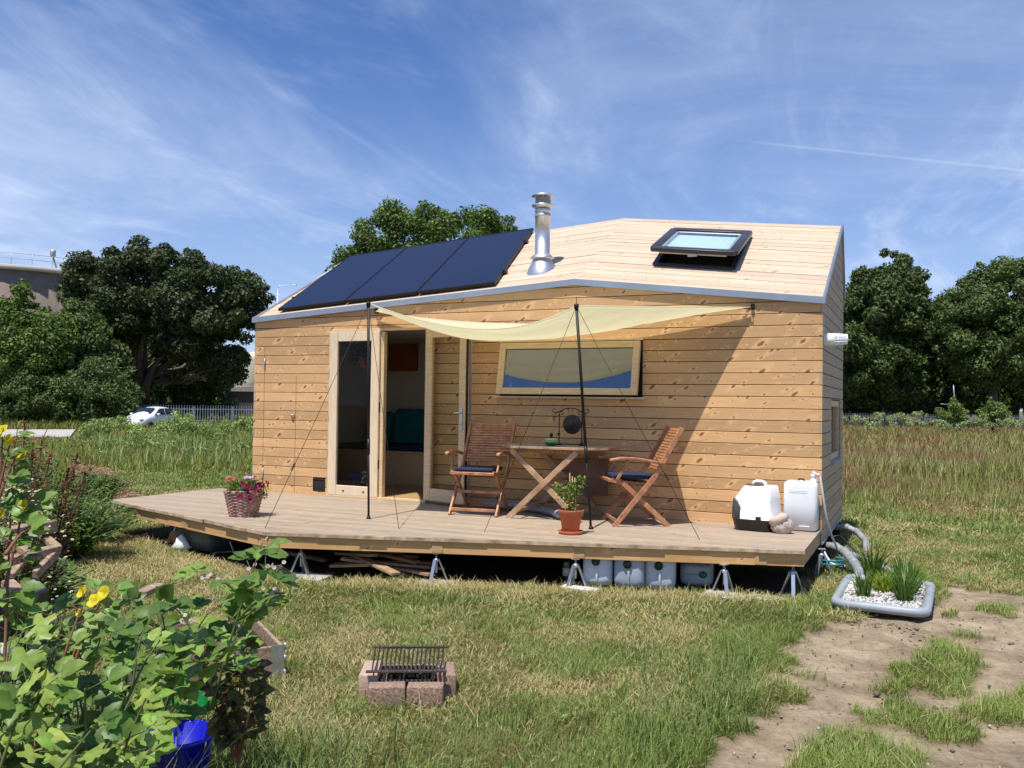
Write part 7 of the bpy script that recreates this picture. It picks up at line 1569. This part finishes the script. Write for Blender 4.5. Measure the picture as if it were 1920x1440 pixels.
# yarrow-like white blossom shrub, dock spikes and green herbs along the path
def herb(name, label, px, py, d_, w_, h_, n, cols, ls, cat='plant', grp=None, fl=None, nf=0, frs=.01, low=0.0):
    b0 = Vector(far(px, py, d_)); gz = ground_z(b0.x, b0.y); t = thing(name, label, cat, (b0.x, b0.y, gz), 0, grp); o_ = MB(); v, f, c = [], [], []; fv, ff, fc = [], [], []
    for i in range(max(10, n // 14)):
        a = random.uniform(0, 6.28); rr_ = random.uniform(.1, 1) * w_; e = Vector((math.cos(a) * rr_, math.sin(a) * rr_, h_ * random.uniform(.6, 1.0) * (1 - .35 * (rr_ / w_) ** 2))); o_.tube([(e.x * .15, e.y * .15, 0), e * .5 + Vector((0, 0, h_ * .08)), e], .004, 5)
        for k in range(14):
            u = random.uniform(low, 1); q = e * u + Vector((random.gauss(0, .02), random.gauss(0, .02), h_ * .1 * u * (1 - u))); leafmesh(v, f, c, q, rdir(-.1, .8), (0, 0, 1), ls * random.uniform(.6, 1.2), ls * .32, rcol(*cols))
        if nf:
            for k in range(nf): flower(fv, ff, fc, e + Vector((random.gauss(0, .05), random.gauss(0, .05), random.gauss(0, .04))), (random.gauss(0, .3), -.3, 1), frs, fl, 5, [.5, .45, .1])
    o_.build('stem', M['stem'], t); leaf_obj('foliage', v, f, c, M['leafbig'], t)
    if fv: leaf_obj('blossoms', fv, ff, fc, M['petal'], t)
    return t
herb('daisy_shrub', 'yellowish shrub covered in tiny white blossoms at the left edge', 8, 960, 5.2, .30, 1.12, 3200, ((.22, .22, .05), (.46, .42, .14)), .05, 'flowering shrub', None, [.72, .7, .55], 6, .011)
herb('daisy_shrub', 'smaller low plant dotted with white blossoms right of the yellowish shrub', 58, 985, 5.6, .24, .42, 700, ((.08, .13, .03), (.18, .24, .06)), .05, 'flowering shrub', None, [.72, .72, .66], 3, .010)
for i, (px, py, dpt, w_, h_, lab) in enumerate([(130, 950, 8.6, .65, .72, 'broad dark green herb clump left of the wood chip path'), (170, 940, 9.6, .5, .5, 'smaller green herb clump nearest the chip path'), (90, 900, 9.5, .7, .95, 'tall green herb clump behind the white blossom shrub'), (180, 905, 13, .6, .55, 'feathery green herb clump beyond the chip path'), (60, 1000, 6.6, .45, .4, 'green herb clump behind the collapsed wooden frame')]):
    herb('herb_clump', lab, px, py, dpt, w_, h_, 3200, ((.07, .14, .03), (.2, .29, .075)), .085, 'plant', 'green herb clumps beside the path')
for i, (px, dpt, h_, dx_, lab) in enumerate([(30, 5.6, 1.42, .04, 'tallest rust red dock spike behind the yellow primroses'), (48, 6.0, 1.32, .10, 'rust red dock spike right of the tallest one'), (75, 5.8, 1.22, .24, 'rust red dock spike leaning to the right over the herbs')]):
    b0 = Vector(far(px, 1000, dpt)); gz = ground_z(b0.x, b0.y); t = thing('dock_plant', lab, 'plant', (b0.x, b0.y, gz), 0, 'rust red dock spikes'); o_ = MB(); v, f, c = [], [], []
    R_ = Vector((rt.x, rt.y, 0)).normalized()
    for k in range(1, 4):
        e = R_ * (dx_ + (k - 2) * .06) + Vector((0, 0, h_ * (1 - .08 * abs(k - 2)))); o_.tube([(0, 0, 0), e * .5 - R_ * .02, e], .005, 5)
        for q in range(330): u = random.uniform(.3, 1); p = e * u + Vector((random.gauss(0, .018), random.gauss(0, .018), 0)); leafmesh(v, f, c, p, rdir(-.2, .8), (0, 0, 1), .026, .018, rcol((.10, .03, .02), (.26, .10, .05)))
    o_.build('stem', M['stemred'], t); leaf_obj('seed_heads', v, f, c, M['leafbig'], t)
# long grass around the bucket and along the bottom edge
n = 5200; px_ = rng.uniform(180, 760, n); dd = rng.uniform(2.9, 4.0, n); pts = np.array([far(a, 1440, d) for a, d in zip(px_, dd)]); x, y = pts[:, 0], pts[:, 1]; k = rng.uniform(0, 1, n) < np.clip(1.25 - (px_ - 380) / 300, .1, 1) * np.where((px_ < 410) & (px_ > 240), .35, 1); x, y = x[k], y[k]; n = len(x)
V1, F1 = blades(x, y, height(x, y), rng.uniform(.12, .34, n), rng.uniform(.003, .007, n), rng.uniform(0, 6.28, n), rng.uniform(.05, .7, n), rng.uniform(.2, 1.1, n)); C1 = rep(mixc3((.07, .12, .03), (.24, .3, .08), rng.uniform(0, 1, n)))
n = 3600; px_ = rng.uniform(1150, 1420, n); py_ = rng.uniform(1230, 1440, n); pts = np.array([onz(a, b, 0) for a, b in zip(px_, py_)]); x, y = pts[:, 0], pts[:, 1]; k = (dirt_of(x, y) < .4) & (rng.uniform(0, 1, n) < np.clip((px_ - 1120) / 260, 0, 1)); x, y = x[k], y[k]; n = len(x)
V2, F2 = blades(x, y, height(x, y), rng.uniform(.06, .2, n), rng.uniform(.003, .006, n), rng.uniform(0, 6.28, n), rng.uniform(.05, .7, n), rng.uniform(.2, 1.1, n)); C2 = rep(mixc3((.08, .14, .03), (.24, .32, .08), rng.uniform(0, 1, n)))
V, F, C = join_np([(V1, F1, C1), (V2, F2, C2)])
tag(np_mesh('long_grass', V, F, C, M['blade']), kind='stuff', label='long green grass round the blue bucket and along the bare soil')
# stones and clods on the bare soil
n = 900; x = rng.uniform(7.1, 9.6, n); y = rng.uniform(-6.2, -.4, n); k = (dirt_of(x, y) > .6); x, y = x[k], y[k]; n = len(x); s_ = rng.uniform(.003, .010, (n, 1)) * (1 + 1.6 * (rng.uniform(0, 1, (n, 1)) > .95)) * rng.uniform(.6, 1.4, (n, 3))
Vp = oc8[None] * s_[:, None]; V = np.stack([Vp[..., 0] + x[:, None], Vp[..., 1] + y[:, None], Vp[..., 2] + (height(x, y) + .0)[:, None] - .004], 2).reshape(-1, 3); F = ((np.arange(n) * 6)[:, None, None] + tri[None]).reshape(-1, 3)
tag(np_mesh('pebbles', V, F, rep(mixc3((.16, .12, .08), (.55, .5, .42), rng.uniform(0, 1, n) ** 2), 6), M['blade']), kind='stuff', label='pebbles and soil crumbs on the bare ground')
# clods of earth thrown up along the front of the reed bed, on the bare soil edge
n = 150; x = np.concatenate([rng.uniform(7.35, 8.05, 120), rng.uniform(7.2, 7.9, 30)]); y = np.concatenate([-1.98 - rng.gamma(1.5, .06, 120), rng.uniform(-4.9, -3.6, 30)]); s_ = rng.uniform(.006, .018, (n, 1)) * rng.uniform(.7, 1.3, (n, 3))
ico = np.array([(1, .2, 0), (.3, 1, .1), (-.8, .7, 0), (-1, -.5, 0), (-.1, -1, .1), (.8, -.7, 0), (.2, .1, .9)]); ti = np.array([(0, 1, 6), (1, 2, 6), (2, 3, 6), (3, 4, 6), (4, 5, 6), (5, 0, 6)])  # domes half sunk in the soil
Vp = ico[None] * s_[:, None] + rng.normal(0, .06, (n, 7, 3)) * s_[:, None]; V = (Vp + np.stack([x, y, height(x, y) - .004], 1)[:, None]).reshape(-1, 3); F = ((np.arange(n) * 7)[:, None, None] + ti[None]).reshape(-1, 3)
tag(np_mesh('earth_clods', V, F, rep(mixc3((.2, .155, .10), (.38, .30, .2), rng.uniform(0, 1, n)), 7), M['blade']), kind='stuff', label='clods of earth along the front of the reed bed')
# thin grass growing up through the brambles
n = 600; px_ = rng.uniform(-30, 240, n); dd = rng.uniform(2.3, 3.6, n); pts = np.array([far(a, 1440, d) for a, d in zip(px_, dd)]); x, y = pts[:, 0], pts[:, 1]
V, F = blades(x, y, height(x, y), rng.uniform(.35, .85, n), rng.uniform(.003, .006, n), rng.uniform(0, 6.28, n), rng.uniform(.05, .4, n), rng.uniform(.2, .9, n))
tag(np_mesh('bramble_grass', V, F, rep(mixc3((.09, .14, .03), (.3, .34, .1), rng.uniform(0, 1, n))), M['blade']), kind='stuff', label='thin tall grass growing up through the brambles')
for o in list(bpy.data.objects):
    if o.users_collection == (): bpy.data.objects.remove(o)
